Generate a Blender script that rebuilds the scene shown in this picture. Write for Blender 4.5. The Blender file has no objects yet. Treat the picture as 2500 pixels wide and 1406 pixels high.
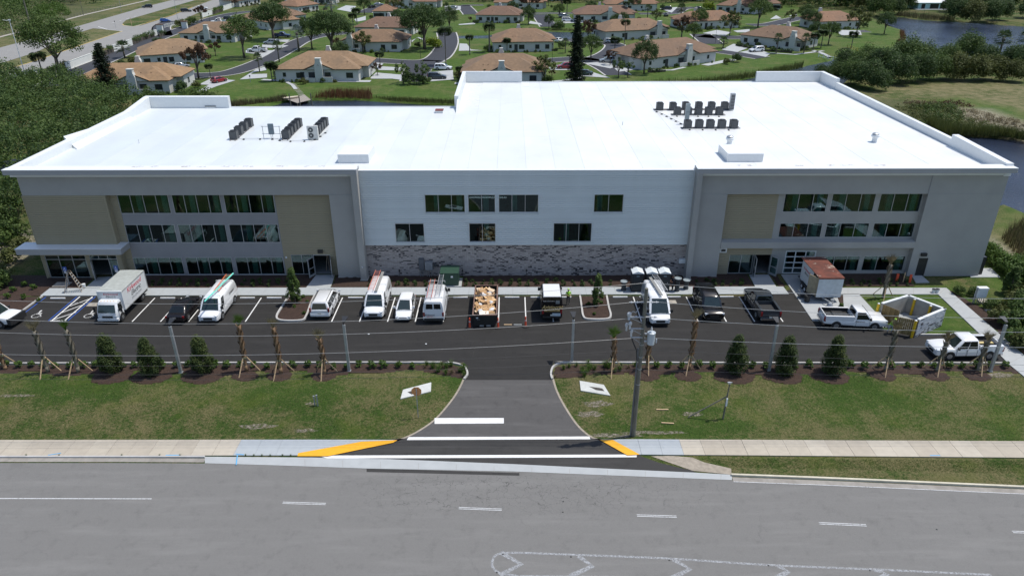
import bpy, math, random
import numpy as np
from mathutils import Vector, Matrix
sc = bpy.context.scene
R = math.radians
# ---------------------------------------------------------------- camera (a drone 34 m up, looking north)
FPX, CX, CY, HC = 1767.5, 1250.0, 703.0, 34.0
def _cam():
    y = np.array([-5.0, -876.0, FPX]); y /= np.linalg.norm(y)
    d = np.array([5.0, 3566.0, FPX]); d -= d.dot(y)*y; d /= np.linalg.norm(d)
    x = np.cross(d, y); x = x if x[0] > 0 else -x
    return np.array([x, y, -d]).T
RC = _cam()
cam = bpy.data.cameras.new('camera'); camo = bpy.data.objects.new('camera', cam)
sc.collection.objects.link(camo); sc.camera = camo
cam.sensor_width = 36.0; cam.lens = FPX/2500*36; cam.clip_start = .5; cam.clip_end = 4000
_m = Matrix.Identity(4)
for i in range(3):
    _m[i][0] = RC[0][i]; _m[i][1] = -RC[1][i]; _m[i][2] = -RC[2][i]
_m[2][3] = HC
camo.matrix_world = _m
# ---------------------------------------------------------------- sky, sun, exposure
SUN = Vector((.385, .10, .925)).normalized()
el = math.asin(SUN.z); az = math.atan2(SUN.x, SUN.y)
w = bpy.data.worlds.new('World'); sc.world = w; w.use_nodes = True
nt = w.node_tree; nt.nodes.clear()
sky = nt.nodes.new('ShaderNodeTexSky'); sky.sky_type = 'NISHITA'; sky.sun_disc = False
sky.sun_elevation = el; sky.sun_rotation = az; sky.air_density = 1.0; sky.dust_density = 1.0; sky.ozone_density = 1.0
bg = nt.nodes.new('ShaderNodeBackground'); bg.inputs[1].default_value = .135
wo = nt.nodes.new('ShaderNodeOutputWorld')
nt.links.new(sky.outputs[0], bg.inputs[0]); nt.links.new(bg.outputs[0], wo.inputs[0])
sl = bpy.data.lights.new('sun', 'SUN'); sl.energy = 3.35; sl.angle = R(.53); sl.color = (1.0, .955, .87)
so = bpy.data.objects.new('sun', sl); sc.collection.objects.link(so)
so.rotation_euler = SUN.to_track_quat('Z', 'Y').to_euler(); so.location = (60, 60, 150)
sc.view_settings.view_transform = 'Standard'; sc.view_settings.look = 'None'
sc.view_settings.exposure = .32; sc.view_settings.gamma = 1.0; sc.view_settings.use_curve_mapping = False
sc.cycles.max_bounces = 6; sc.cycles.diffuse_bounces = 3; sc.cycles.glossy_bounces = 3
sc.cycles.transparent_max_bounces = 12; sc.cycles.transmission_bounces = 4; sc.cycles.caustics_reflective = False; sc.cycles.caustics_refractive = False
# ---------------------------------------------------------------- survey helpers: where a sight line meets the ground
def G(px, py, z=0.0):
    d = RC.T @ np.array([px-CX, py-CY, FPX]); t = (z-HC)/d[2]
    return (float(d[0]*t), float(d[1]*t))
def G3(px, py, z=0.0, dz=0.0):
    a = G(px, py, z); return (a[0], a[1], z+dz)
def GP(pts, z=0.0):
    return [G(a, b, z) for a, b in pts]
rnd = random.Random(7)
COL = sc.collection
# ---------------------------------------------------------------- materials
MATS = {}
def nodes(name):
    m = bpy.data.materials.new(name); m.use_nodes = True; n = m.node_tree
    b = n.nodes.get('Principled BSDF'); MATS[name] = m
    return m, n, b
def _mix(n, a, b, fac, mode='MIX'):
    x = n.nodes.new('ShaderNodeMix'); x.data_type = 'RGBA'; x.blend_type = mode
    for s, v in ((6, a), (7, b), (0, fac)):
        if hasattr(v, 'is_output') or isinstance(v, bpy.types.NodeSocket): n.links.new(v, x.inputs[s])
        else: x.inputs[s].default_value = v if s == 0 else (*v, 1) if len(v) == 3 else v
    return x.outputs[2]
def _coord(n, kind='Object'):
    if kind == 'World':
        return n.nodes.new('ShaderNodeNewGeometry').outputs['Position']
    return n.nodes.new('ShaderNodeTexCoord').outputs[kind]
def _noise(n, co, scale, detail=4, rough=.55, sc3=None):
    if sc3:
        mp = n.nodes.new('ShaderNodeMapping'); mp.inputs['Scale'].default_value = sc3; n.links.new(co, mp.inputs[0]); co = mp.outputs[0]
    t = n.nodes.new('ShaderNodeTexNoise'); t.inputs['Scale'].default_value = scale; t.inputs['Detail'].default_value = detail
    t.inputs['Roughness'].default_value = rough; n.links.new(co, t.inputs['Vector']); return t.outputs['Fac']
def _ramp(n, fac, a, b):
    r = n.nodes.new('ShaderNodeMapRange'); n.links.new(fac, r.inputs[0]); r.inputs[1].default_value = a; r.inputs[2].default_value = b
    r.clamp = True; return r.outputs[0]
def _math(n, op, a, b=0.0, c=None):
    x = n.nodes.new('ShaderNodeMath'); x.operation = op
    for i, v in enumerate((a, b) if c is None else (a, b, c)):
        if isinstance(v, bpy.types.NodeSocket): n.links.new(v, x.inputs[i])
        else: x.inputs[i].default_value = v
    return x.outputs[0]
def _bump(n, b, h, dist, strength=.6):
    x = n.nodes.new('ShaderNodeBump'); x.inputs['Distance'].default_value = dist; x.inputs['Strength'].default_value = strength
    n.links.new(h, x.inputs['Height']); n.links.new(x.outputs[0], b.inputs['Normal'])
def mat(name, col, rough=.7, metal=0.0, var=.12, scale=3.0, bump=0.0, bs=30.0, spec=.5, coat=0.0, dirt=0.0, dcol=(.12, .10, .08), kind='Object', dscale=.6, sc3=None):
    if name in MATS: return MATS[name]
    m, n, b = nodes(name)
    co = _coord(n, kind)
    c1 = tuple(max(0, c*(1-var)) for c in col); c2 = tuple(min(1, c*(1+var)) for c in col)
    f = _ramp(n, _noise(n, co, scale, sc3=sc3), .3, .7)
    out = _mix(n, c1, c2, f)
    if dirt > 0:
        d = _math(n, 'MULTIPLY', _ramp(n, _noise(n, co, dscale, 6, .65), .45, .75), dirt)
        out = _mix(n, out, dcol, d)
    n.links.new(out, b.inputs['Base Color'])
    b.inputs['Roughness'].default_value = rough; b.inputs['Metallic'].default_value = metal
    b.inputs['Specular IOR Level'].default_value = spec; b.inputs['Coat Weight'].default_value = coat; b.inputs['Coat Roughness'].default_value = .08
    if bump > 0: _bump(n, b, _noise(n, co, bs, 3), bump)
    return m
# ---------------------------------------------------------------- mesh builder
class MB:
    def __init__(s, M=None): s.v = []; s.f = []; s.k = []; s.m = 0; s.M = M
    def pt(s, p):
        s.v.append(tuple(s.M @ Vector(p)) if s.M is not None else tuple(p)); return len(s.v)-1
    def face(s, ids): s.f.append(tuple(ids)); s.k.append(s.m)
    def poly(s, pts): s.face([s.pt(p) for p in pts]); return s
    def hexa(s, p):
        i = [s.pt(q) for q in p]
        for a in ((0, 3, 2, 1), (4, 5, 6, 7), (0, 1, 5, 4), (1, 2, 6, 5), (2, 3, 7, 6), (3, 0, 4, 7)): s.face([i[j] for j in a])
        return s
    def bx(s, x0, x1, y0, y1, z0, z1):
        return s.hexa([(x0, y0, z0), (x1, y0, z0), (x1, y1, z0), (x0, y1, z0), (x0, y0, z1), (x1, y0, z1), (x1, y1, z1), (x0, y1, z1)])
    def ob(s, c, d, rz=0.0, rx=0.0, ry=0.0):
        Q = Matrix.Translation(c) @ Matrix.Rotation(rz, 4, 'Z') @ Matrix.Rotation(ry, 4, 'Y') @ Matrix.Rotation(rx, 4, 'X')
        a, b, e = d[0]/2, d[1]/2, d[2]/2
        return s.hexa([tuple(Q @ Vector(p)) for p in ((-a, -b, -e), (a, -b, -e), (a, b, -e), (-a, b, -e), (-a, -b, e), (a, -b, e), (a, b, e), (-a, b, e))])
    def prism(s, poly, z0, z1):
        n = len(poly); area = sum(poly[i][0]*poly[(i+1) % n][1]-poly[(i+1) % n][0]*poly[i][1] for i in range(n))
        if area < 0: poly = poly[::-1]
        a = [s.pt((p[0], p[1], z0)) for p in poly]; b = [s.pt((p[0], p[1], z1)) for p in poly]
        s.face(b); s.face(a[::-1])
        for i in range(n): j = (i+1) % n; s.face((a[i], a[j], b[j], b[i]))
        return s
    def xz(s, poly, y0, y1):  # outline in x,z pushed through y
        n = len(poly); a = [s.pt((p[0], y0, p[1])) for p in poly]; b = [s.pt((p[0], y1, p[1])) for p in poly]
        s.face(a); s.face(b[::-1])
        for i in range(n): j = (i+1) % n; s.face((a[j], a[i], b[i], b[j]))
        return s
    def yz(s, poly, x0, x1):
        n = len(poly); a = [s.pt((x0, p[0], p[1])) for p in poly]; b = [s.pt((x1, p[0], p[1])) for p in poly]
        s.face(b); s.face(a[::-1])
        for i in range(n): j = (i+1) % n; s.face((a[i], a[j], b[j], b[i]))
        return s
    def cyl(s, p0, p1, r0, r1=None, n=8, cap=True):
        r1 = r0 if r1 is None else r1
        p0 = Vector(p0); p1 = Vector(p1); d = (p1-p0)
        if d.length < 1e-6: return s
        d.normalize(); u = d.orthogonal().normalized(); q = d.cross(u)
        A = []; B = []
        for i in range(n):
            t = 2*math.pi*i/n; e = u*math.cos(t)+q*math.sin(t)
            A.append(s.pt(p0+e*r0)); B.append(s.pt(p1+e*r1))
        for i in range(n): j = (i+1) % n; s.face((A[i], A[j], B[j], B[i]))
        if cap: s.face(A[::-1]); s.face(B)
        return s
    def tube(s, path, r, n=6):
        for i in range(len(path)-1): s.cyl(path[i], path[i+1], r, r, n, i == 0 or i == len(path)-2)
        return s
    def lathe(s, c, prof, n=12):
        rings = []
        for r, z in prof:
            rings.append([s.pt((c[0]+r*math.cos(2*math.pi*i/n), c[1]+r*math.sin(2*math.pi*i/n), c[2]+z)) for i in range(n)])
        for a, b in zip(rings[:-1], rings[1:]):
            for i in range(n): j = (i+1) % n; s.face((a[i], a[j], b[j], b[i]))
        s.face(rings[0][::-1]); s.face(rings[-1]); return s
    def loft(s, rings, close=True, cap=True):
        ids = [[s.pt(p) for p in r] for r in rings]; n = len(ids[0])
        for a, b in zip(ids[:-1], ids[1:]):
            for i in range(n if close else n-1): j = (i+1) % n; s.face((a[i], a[j], b[j], b[i]))
        if cap: s.face(ids[0][::-1]); s.face(ids[-1])
        return s
    def ball(s, c, r, n=8, m=5, jit=0, rg=None):
        r = (r, r, r) if not hasattr(r, '__len__') else r; rings = []
        for j in range(m+1):
            ph = math.pi*(j/m-.5); q = max(.02, math.cos(ph))
            ring = []
            for i in range(n):
                k = 1+(rg.uniform(-jit, jit) if rg else 0)
                ring.append((c[0]+r[0]*q*k*math.cos(2*math.pi*i/n), c[1]+r[1]*q*k*math.sin(2*math.pi*i/n), c[2]+r[2]*k*math.sin(ph)))
            rings.append(ring)
        return s.loft(rings)
    def mesh(s, name, mats, smooth=False):
        me = bpy.data.meshes.new(name); me.from_pydata(s.v, [], s.f)
        mats = mats if isinstance(mats, (list, tuple)) else [mats]
        for m in mats: me.materials.append(m)
        if len(mats) > 1: me.polygons.foreach_set('material_index', s.k)
        if smooth: me.polygons.foreach_set('use_smooth', [True]*len(s.f))
        me.update(); return me
    def obj(s, name, mats, parent=None, smooth=False, loc=None, rz=0.0, **kw):
        o = bpy.data.objects.new(name, s.mesh(name, mats, smooth)); COL.objects.link(o)
        if parent is not None: o.parent = parent
        if loc is not None: o.location = loc
        if rz: o.rotation_euler = (0, 0, rz)
        for k, v in kw.items(): o[k] = v
        return o
def smooth_by_angle(o, ang=35):
    try:
        me = o.data; me.polygons.foreach_set('use_smooth', [True]*len(me.polygons)); me.set_sharp_from_angle(angle=R(ang))
    except Exception: pass
    return o
def thing(name, label, cat, loc=(0, 0, 0), rz=0.0, group=None):
    o = bpy.data.objects.new(name, None); COL.objects.link(o); o.location = loc; o.rotation_euler = (0, 0, rz)
    o['label'] = label; o['category'] = cat; o.empty_display_size = .3
    if group: o['group'] = group
    return o
def tag(o, label, cat, group=None):
    o['label'] = label; o['category'] = cat
    if group: o['group'] = group
    return o
ORDW = 'first second third fourth fifth sixth seventh eighth ninth tenth eleventh twelfth thirteenth fourteenth fifteenth sixteenth seventeenth eighteenth nineteenth'.split()
def nth(i): return ORDW[i] if i < 19 else ('twentieth' if i == 19 else ['twenty', 'thirty', 'forty', 'fifty', 'sixty', 'seventy', 'eighty'][(i+1)//10-2]+('-'+ORDW[(i+1) % 10-1] if (i+1) % 10 else 'th'))
def dup(src, loc, rz=0.0, label=None, group=None, scale=None):
    def rec(o, parent):
        c = o.copy(); COL.objects.link(c)
        if parent is not None: c.parent = parent; c.matrix_parent_inverse = o.matrix_parent_inverse.copy()
        for ch in [x for x in o.children]: rec(ch, c)
        return c
    c = rec(src, None); c.location = loc; c.rotation_euler = (0, 0, rz)
    if label: c['label'] = label
    if group: c['group'] = group
    if scale is not None: c.scale = (scale,)*3 if not hasattr(scale, '__len__') else scale
    return c
def flat(poly, z, name, m, parent=None, kind=None, th=0.0, **kw):
    mb = MB()
    if th > 0: mb.prism(poly, z-th, z)
    else:
        n = len(poly); area = sum(poly[i][0]*poly[(i+1) % n][1]-poly[(i+1) % n][0]*poly[i][1] for i in range(n))
        mb.poly([(p[0], p[1], z) for p in (poly if area > 0 else poly[::-1])])
    o = mb.obj(name, m, parent)
    if kind: o['kind'] = kind
    for k, v in kw.items(): o[k] = v
    return o
def strip(path, w, z, name, m, **kw):  # ribbon of width w along a 2D path
    mb = MB(); L = []; Rr = []
    for i, p in enumerate(path):
        a = Vector(path[max(0, i-1)]); b = Vector(path[min(len(path)-1, i+1)]); d = (b-a); d.normalize(); nrm = Vector((-d.y, d.x))*w/2
        L.append(mb.pt((p[0]+nrm.x, p[1]+nrm.y, z))); Rr.append(mb.pt((p[0]-nrm.x, p[1]-nrm.y, z)))
    for i in range(len(path)-1): mb.face((Rr[i], Rr[i+1], L[i+1], L[i]))
    o = mb.obj(name, m)
    for k, v in kw.items(): o[k] = v
    return o
def kerb(path, w, z0, z1):
    mb = MB(); cols = []
    for i, p in enumerate(path):
        a = Vector(path[max(0, i-1)]); b = Vector(path[min(len(path)-1, i+1)]); d = (b-a); d.normalize(); n = Vector((-d.y, d.x))*w/2
        cols.append([(p[0]+n.x, p[1]+n.y, z0), (p[0]+n.x*.9, p[1]+n.y*.9, z1), (p[0]-n.x*.9, p[1]-n.y*.9, z1), (p[0]-n.x, p[1]-n.y, z0)])
    return mb.loft(cols)
def smoothpath(pts, k=6):
    out = []; P = [Vector(p) for p in pts]; P = [P[0]*2-P[1]]+P+[P[-1]*2-P[-2]]
    for i in range(1, len(P)-2):
        a, b, c, d = P[i-1:i+3]
        for j in range(k):
            t = j/k; out.append(.5*((2*b)+(c-a)*t+(2*a-5*b+4*c-d)*t*t+(3*b-a-3*c+d)*t**3))
    out.append(P[-2]); return [tuple(p) for p in out]
def npmesh(name, V, F, m, smooth=False):
    me = bpy.data.meshes.new(name); V = np.asarray(V, np.float32); F = np.asarray(F, np.int32); k = F.shape[1]
    me.vertices.add(len(V)); me.vertices.foreach_set('co', V.ravel())
    me.loops.add(F.size); me.loops.foreach_set('vertex_index', F.ravel())
    me.polygons.add(len(F)); me.polygons.foreach_set('loop_start', np.arange(0, F.size, k, dtype=np.int32))
    try: me.polygons.foreach_set('loop_total', np.full(len(F), k, np.int32))
    except Exception: pass
    if smooth: me.polygons.foreach_set('use_smooth', np.ones(len(F), bool))
    for q in (m if isinstance(m, (list, tuple)) else [m]): me.materials.append(q)
    me.update(calc_edges=True); me.validate(); return me
def npobj(name, V, F, m, parent=None, smooth=False, **kw):
    o = bpy.data.objects.new(name, npmesh(name, V, F, m, smooth)); COL.objects.link(o)
    if parent is not None: o.parent = parent
    for k, v in kw.items(): o[k] = v
    return o
def text(name, s, size, m, parent=None, loc=(0, 0, 0), rot=(0, 0, 0), shear=0.0, ext=.006, align='CENTER', sx=1.0, bold=0.0):
    c = bpy.data.curves.new(name, 'FONT'); c.body = s; c.size = size; c.shear = shear; c.extrude = ext; c.align_x = align; c.align_y = 'CENTER'; c.resolution_u = 2; c.offset = bold
    t = bpy.data.objects.new(name, c); COL.objects.link(t)
    dg = bpy.context.evaluated_depsgraph_get(); me = bpy.data.meshes.new_from_object(t.evaluated_get(dg)); bpy.data.objects.remove(t)
    o = bpy.data.objects.new(name, me); COL.objects.link(o); me.materials.clear(); me.materials.append(m)
    o.location = loc; o.rotation_euler = rot; o.scale = (sx, 1, 1)
    if parent is not None: o.parent = parent
    return o
# ================================================================ the land
def seg_dist(px, py, poly):
    d = np.full(px.shape, 1e9); inside = np.zeros(px.shape, bool); n = len(poly)
    for i in range(n):
        ax, ay = poly[i]; bx, by = poly[(i+1) % n]; ex, ey = bx-ax, by-ay
        t = np.clip(((px-ax)*ex+(py-ay)*ey)/(ex*ex+ey*ey+1e-9), 0, 1)
        d = np.minimum(d, np.hypot(px-ax-t*ex, py-ay-t*ey))
        if abs(by-ay) > 1e-9:
            c = ((ay > py) != (by > py)) & (px < (bx-ax)*(py-ay)/(by-ay)+ax); inside ^= c
    return np.where(inside, -d, d)
WATERS = [
    GP([(470, 297), (560, 268), (650, 256), (700, 243), (760, 240), (870, 239), (960, 245), (1050, 251), (1120, 254), (1300, 216), (1500, 206), (1700, 200), (1790, 196), (1840, 185), (1900, 172), (1990, 152), (2075, 134), (2130, 126), (2110, 150)])
    + [(54, 136), (48, 133), (-4, 130), (-12, 114), (-36, 110), (-60, 108), (-90, 112)],
    GP([(2140, 42), (2200, 38), (2260, 47), (2330, 51), (2420, 56), (2560, 66), (2760, 95), (2720, 190), (2500, 168), (2330, 140), (2200, 135), (2178, 124), (2190, 112), (2212, 95), (2205, 74), (2165, 56)]),
    GP([(2270, 326), (2370, 326), (2440, 331), (2560, 345), (2760, 400), (2760, 560), (2500, 512), (2450, 490)]) + [(57, 88), (56, 98)],
    GP([(1100, 84), (1210, 82), (1330, 74), (1480, 76), (1610, 72), (1620, 82), (1500, 90), (1440, 97), (1330, 92), (1210, 92), (1100, 90)]),
]
def axis(a, b, fa, fb, fine, coarse):
    out = [a]; x = a
    while x < b:
        st = fine if fa <= x <= fb else min(coarse, fine+.12*(fa-x if x < fa else x-fb)); x += st; out.append(x)
    return out
xs = np.array([-1500., -900.]+axis(-560, 560, -100, 110, 1.1, 8)+[900., 1500.])
ys = np.array([-200., -60., 0.]+axis(22, 640, 30, 170, 1.1, 4.5)+[800., 1100., 1700.])
GX, GY = np.meshgrid(xs, ys)
GZ = np.full(GX.shape, -.03); wd = np.full(GX.shape, 1e9)
for wpoly in WATERS: wd = np.minimum(wd, seg_dist(GX, GY, wpoly))
dep = np.clip((-wd+1.2)/3.0, 0, 1); GZ -= dep*dep*(3-2*dep)*1.6
GZ[(GY < 64)] = -.03
tan = np.zeros(GX.shape); sand = np.zeros(GX.shape); lush = np.zeros(GX.shape); wild = np.zeros(GX.shape)
def paint(arr, poly, soft=2.0, amt=1.0):
    d = seg_dist(GX, GY, poly); np.maximum(arr, np.clip(.5-d/soft, 0, 1)*amt, out=arr)
def unpaint(arr, poly, soft=2.0):
    d = seg_dist(GX, GY, poly); arr *= 1-np.clip(.5-d/soft, 0, 1)
paint(lush, GP([(430, 195), (700, 180), (1250, 180), (1900, 120), (2200, 60), (2210, 135), (1850, 195), (1200, 300), (500, 300), (380, 260)]), 3, .85)
paint(lush, GP([(300, 175), (560, 30), (900, 8), (1900, 8), (2180, 60), (2180, 135), (1850, 190), (1200, 215), (700, 190)]), 4, .8)
paint(lush, GP([(1480, 925), (2600, 925), (2600, 1100), (1620, 1080)]), 6, .25)
paint(lush, GP([(-100, 915), (1130, 925), (1080, 975), (-100, 955)]), 3, .3)
paint(lush, GP([(2060, 690), (2330, 690), (2560, 900), (2100, 860)]), 2, .75)
paint(lush, GP([(2400, 700), (2380, 640), (2420, 560), (2460, 500), (2620, 560), (2620, 640), (2440, 560), (2500, 640), (2620, 720), (2620, 900)]), 2, .8)
paint(lush, [(57, 60), (140, 80), (140, 40), (62, 45)], 6, .5)
paint(tan, GP([(0, 118), (75, 100), (160, 76), (350, 20), (420, 2), (400, -20), (-80, 100)]), 2, .35)
paint(tan, GP([(0, 150), (520, -6), (640, -10), (300, 76), (0, 176)]), 2, .75)
paint(tan, GP([(2340, 262), (2440, 280), (2620, 330), (2620, 350), (2450, 318), (2360, 288)]), 3, .9)
paint(tan, GP([(2080, 235), (2180, 216), (2330, 200), (2480, 205), (2760, 230), (2760, 320), (2500, 270), (2350, 238), (2200, 235), (2120, 250)]), 5, .95)
paint(lush, GP([(2220, 262), (2330, 236), (2440, 246), (2700, 300), (2700, 330), (2450, 290), (2330, 262)]), 4, .8)
paint(sand, GP([(2330, 262), (2420, 266), (2500, 300), (2640, 350), (2500, 345), (2400, 310), (2340, 290)]), 4, .65)
paint(sand, GP([(2405, 610), (2415, 575), (2500, 635), (2600, 690), (2600, 715), (2500, 660)]), 1.5, .8)
paint(tan, GP([(2400, 600), (2425, 560), (2600, 650), (2600, 720)]), 4, .9)
paint(sand, GP([(-40, 700), (0, 662), (45, 640), (95, 610), (110, 600), (100, 585), (60, 560), (20, 570), (-60, 640)]), 1.6, .85)
paint(wild, GP([(-300, 700), (0, 650), (90, 590), (50, 470), (0, 400), (-400, 500)]), 4, .8)
paint(wild, GP([(2080, 240), (2230, 245), (2500, 300), (2760, 360), (2760, 400), (2300, 335)]), 4, .8)
paint(wild, GP([(-60, 0), (200, -10), (240, 40), (0, 75), (-200, 100)]), 4, .9)
nx, ny = len(xs), len(ys); idx = np.arange(nx*ny).reshape(ny, nx)
F = np.stack([idx[:-1, :-1], idx[:-1, 1:], idx[1:, 1:], idx[1:, :-1]], -1).reshape(-1, 4)
def grassmat(name, near=False):
    m, n, b = nodes(name); co = _coord(n, 'World')
    big = _noise(n, co, .11, 3, .55); mid = _noise(n, co, .55, 5, .65); fine = _noise(n, co, 3.2, 5, .7); hf = _noise(n, co, 17, 3, .7)
    h2 = _math(n, 'ADD', _math(n, 'MULTIPLY', hf, .5), _math(n, 'MULTIPLY', _noise(n, co, 6.5, 4, .75), .5))
    g1 = _mix(n, (.012, .031, .005), (.058, .098, .018), _ramp(n, h2, .38, .62))
    g2 = _mix(n, (.078, .074, .028), (.195, .160, .085), _ramp(n, h2, .38, .62))
    k = _math(n, 'ADD', _math(n, 'MULTIPLY', big, .85), _math(n, 'ADD', _math(n, 'MULTIPLY', mid, .55), _math(n, 'MULTIPLY', _math(n, 'ADD', fine, _math(n, 'SUBTRACT', h2, .5)), .62)))
    dry = _ramp(n, k, .93, 1.13)
    base = _mix(n, g1, g2, _math(n, 'MULTIPLY', dry, .85))
    yg = _mix(n, (.060, .085, .012), (.095, .115, .022), _ramp(n, fine, .3, .7))
    base = _mix(n, base, yg, _math(n, 'MULTIPLY', _ramp(n, _noise(n, co, .3, 2), .52, .7), .45))
    if not near:
        def attr(a):
            x = n.nodes.new('ShaderNodeAttribute'); x.attribute_name = a; return x.outputs['Fac']
        lv = _mix(n, (.038, .078, .013), (.072, .120, .022), _ramp(n, _math(n, 'ADD', _math(n, 'MULTIPLY', mid, .6), _math(n, 'MULTIPLY', hf, .4)), .35, .62))
        lv = _mix(n, lv, g2, _math(n, 'MULTIPLY', _ramp(n, k, 1.02, 1.22), .5))
        base = _mix(n, base, lv, attr('lush'))
        tn = _mix(n, (.10, .10, .042), (.19, .165, .09), _ramp(n, mid, .35, .65))
        base = _mix(n, base, tn, _math(n, 'MULTIPLY', attr('tan'), _ramp(n, k, .75, 1.0)))
        wd_ = _mix(n, (.04, .055, .018), (.13, .12, .065), _ramp(n, fine, .35, .7))
        base = _mix(n, base, wd_, _math(n, 'MULTIPLY', attr('wild'), _ramp(n, mid, .3, .5)))
        sd = _mix(n, (.20, .17, .13), (.36, .32, .26), _ramp(n, fine, .3, .7))
        base = _mix(n, base, sd, _math(n, 'MULTIPLY', attr('sand'), _ramp(n, fine, .3, .5)))
    n.links.new(base, b.inputs['Base Color']); b.inputs['Roughness'].default_value = .95; b.inputs['Specular IOR Level'].default_value = .15
    _bump(n, b, _math(n, 'ADD', hf, _noise(n, co, 60, 2)), .04, .8); return m
M_ground = grassmat('ground_grass')
go = npobj('ground', np.stack([GX, GY, GZ], -1).reshape(-1, 3), F, M_ground, smooth=True, kind='structure')
for nm, ar in (('tan', tan), ('sand', sand), ('lush', lush), ('wild', wild)):
    at = go.data.attributes.new(nm, 'FLOAT', 'POINT'); at.data.foreach_set('value', ar.astype(np.float32).ravel())
# ---- water
m, n, b = nodes('water'); co = _coord(n, 'World')
n.links.new(_mix(n, (.018, .025, .045), (.032, .044, .078), _ramp(n, _noise(n, co, .05, 2), .4, .6)), b.inputs['Base Color'])
b.inputs['Roughness'].default_value = .12; b.inputs['IOR'].default_value = 1.33; b.inputs['Specular IOR Level'].default_value = .3
_bump(n, b, _math(n, 'ADD', _noise(n, co, 1.6, 3, .6, (1, .6, 1)), _noise(n, co, 5, 3)), .16, .8)
for wpoly in WATERS:
    c = np.mean(wpoly, 0); big = []
    d = flat(wpoly, -.62, 'water', m, kind='structure')
# ---------------------------------------------------------------- paving materials
def asphalt(name, c0, c1, crack=False, patches=.3, track=0.0):
    m, n, b = nodes(name); co = _coord(n, 'World')
    agg = _noise(n, co, 22, 5, .9); mid = _noise(n, co, 1.1, 5, .65); st = _noise(n, co, .5, 4, .6, (.25, 2.2, 1))
    col = _mix(n, c0, c1, _ramp(n, agg, .25, .75))
    col = _mix(n, col, tuple(c*.62 for c in c0), _math(n, 'MULTIPLY', _ramp(n, mid, .52, .75), patches))
    col = _mix(n, col, tuple(min(1, c*1.22) for c in c1), _math(n, 'MULTIPLY', _ramp(n, st, .5, .72), patches*1.1))
    if crack:
        vt = n.nodes.new('ShaderNodeTexVoronoi'); vt.feature = 'DISTANCE_TO_EDGE'; vt.inputs['Scale'].default_value = 1.5
        wv = n.nodes.new('ShaderNodeVectorMath'); wv.operation = 'MULTIPLY_ADD'; nn = n.nodes.new('ShaderNodeTexNoise'); nn.inputs['Scale'].default_value = 2.2; nn.inputs['Detail'].default_value = 4
        n.links.new(co, nn.inputs['Vector']); n.links.new(nn.outputs['Color'], wv.inputs[0]); wv.inputs[1].default_value = (.9, .9, 0); n.links.new(co, wv.inputs[2])
        n.links.new(wv.outputs[0], vt.inputs['Vector'])
        line = _math(n, 'SUBTRACT', 1.0, _ramp(n, vt.outputs['Distance'], .004, .016))
        sp = n.nodes.new('ShaderNodeSeparateXYZ'); n.links.new(co, sp.inputs[0])
        mk = _math(n, 'MULTIPLY', _ramp(n, _noise(n, co, .16, 3), .46, .58), 1.0)
        dx = _math(n, 'ABSOLUTE', _math(n, 'SUBTRACT', sp.outputs[0], 1.0)); dy = _math(n, 'ABSOLUTE', _math(n, 'SUBTRACT', sp.outputs[1], 37.6))
        zone = _math(n, 'MULTIPLY', _math(n, 'SUBTRACT', 1.0, _ramp(n, dx, 6, 15)), _math(n, 'SUBTRACT', 1.0, _ramp(n, dy, .9, 2.6)))
        fac = _math(n, 'MULTIPLY', line, _math(n, 'ADD', _math(n, 'MULTIPLY', zone, .6), _math(n, 'MULTIPLY', mk, .06)))
        col = _mix(n, col, (.035, .034, .034), fac)
        # long wheel-path cracks running with the lanes
        lc = n.nodes.new('ShaderNodeTexVoronoi'); lc.feature = 'DISTANCE_TO_EDGE'; lc.inputs['Scale'].default_value = .33
        mp = n.nodes.new('ShaderNodeMapping'); mp.inputs['Scale'].default_value = (.18, 1.0, 1); n.links.new(wv.outputs[0], mp.inputs[0]); n.links.new(mp.outputs[0], lc.inputs['Vector'])
        col = _mix(n, col, (.05, .05, .05), _math(n, 'MULTIPLY', _math(n, 'SUBTRACT', 1.0, _ramp(n, lc.outputs['Distance'], .001, .004)), _math(n, 'MULTIPLY', _ramp(n, _noise(n, co, .22, 2), .54, .64), .14)))
    n.links.new(col, b.inputs['Base Color']); b.inputs['Roughness'].default_value = .82; b.inputs['Specular IOR Level'].default_value = .3
    _bump(n, b, _math(n, 'ADD', agg, _noise(n, co, 70, 2)), .012, .7); return m
M_road = asphalt('road_asphalt', (.122, .119, .114), (.200, .195, .187), True, .28)
M_lot = asphalt('lot_asphalt', (.015, .0145, .0140), (.030, .0285, .0275), False, .55)
M_drive = asphalt('driveway_asphalt', (.060, .058, .057), (.100, .096, .094), False, .5)
M_drive2 = asphalt('driveway_dark', (.030, .029, .028), (.052, .050, .048), False, .5)
M_street = asphalt('street_asphalt', (.028, .030, .037), (.050, .052, .062), False, .15)
M_hwy = asphalt('highway_asphalt', (.20, .195, .185), (.27, .262, .25), False, .35)
M_conc = mat('concrete_new', (.36, .375, .38), .85, var=.07, scale=1.2, bump=.004, kind='World', dirt=.12, dcol=(.22, .21, .2))
M_conct = mat('concrete_tan', (.33, .305, .265), .88, var=.08, scale=1.6, bump=.004, kind='World', dirt=.3, dcol=(.24, .21, .17))
M_kerb = mat('kerb_concrete', (.42, .41, .395), .85, var=.08, scale=2, bump=.004, kind='World', dirt=.25)
M_gut = mat('gutter_concrete', (.27, .25, .225), .9, var=.14, scale=2.2, bump=.004, kind='World', dirt=.4)
M_white = mat('white_paint', (.70, .70, .69), .6, var=.08, scale=4, kind='World', dirt=.32, dcol=(.33, .33, .33), dscale=1.5)
M_yellow = mat('yellow_paint', (.74, .36, .012), .6, var=.05, scale=4, kind='World', dirt=.15, dcol=(.4, .25, .05))
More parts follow.
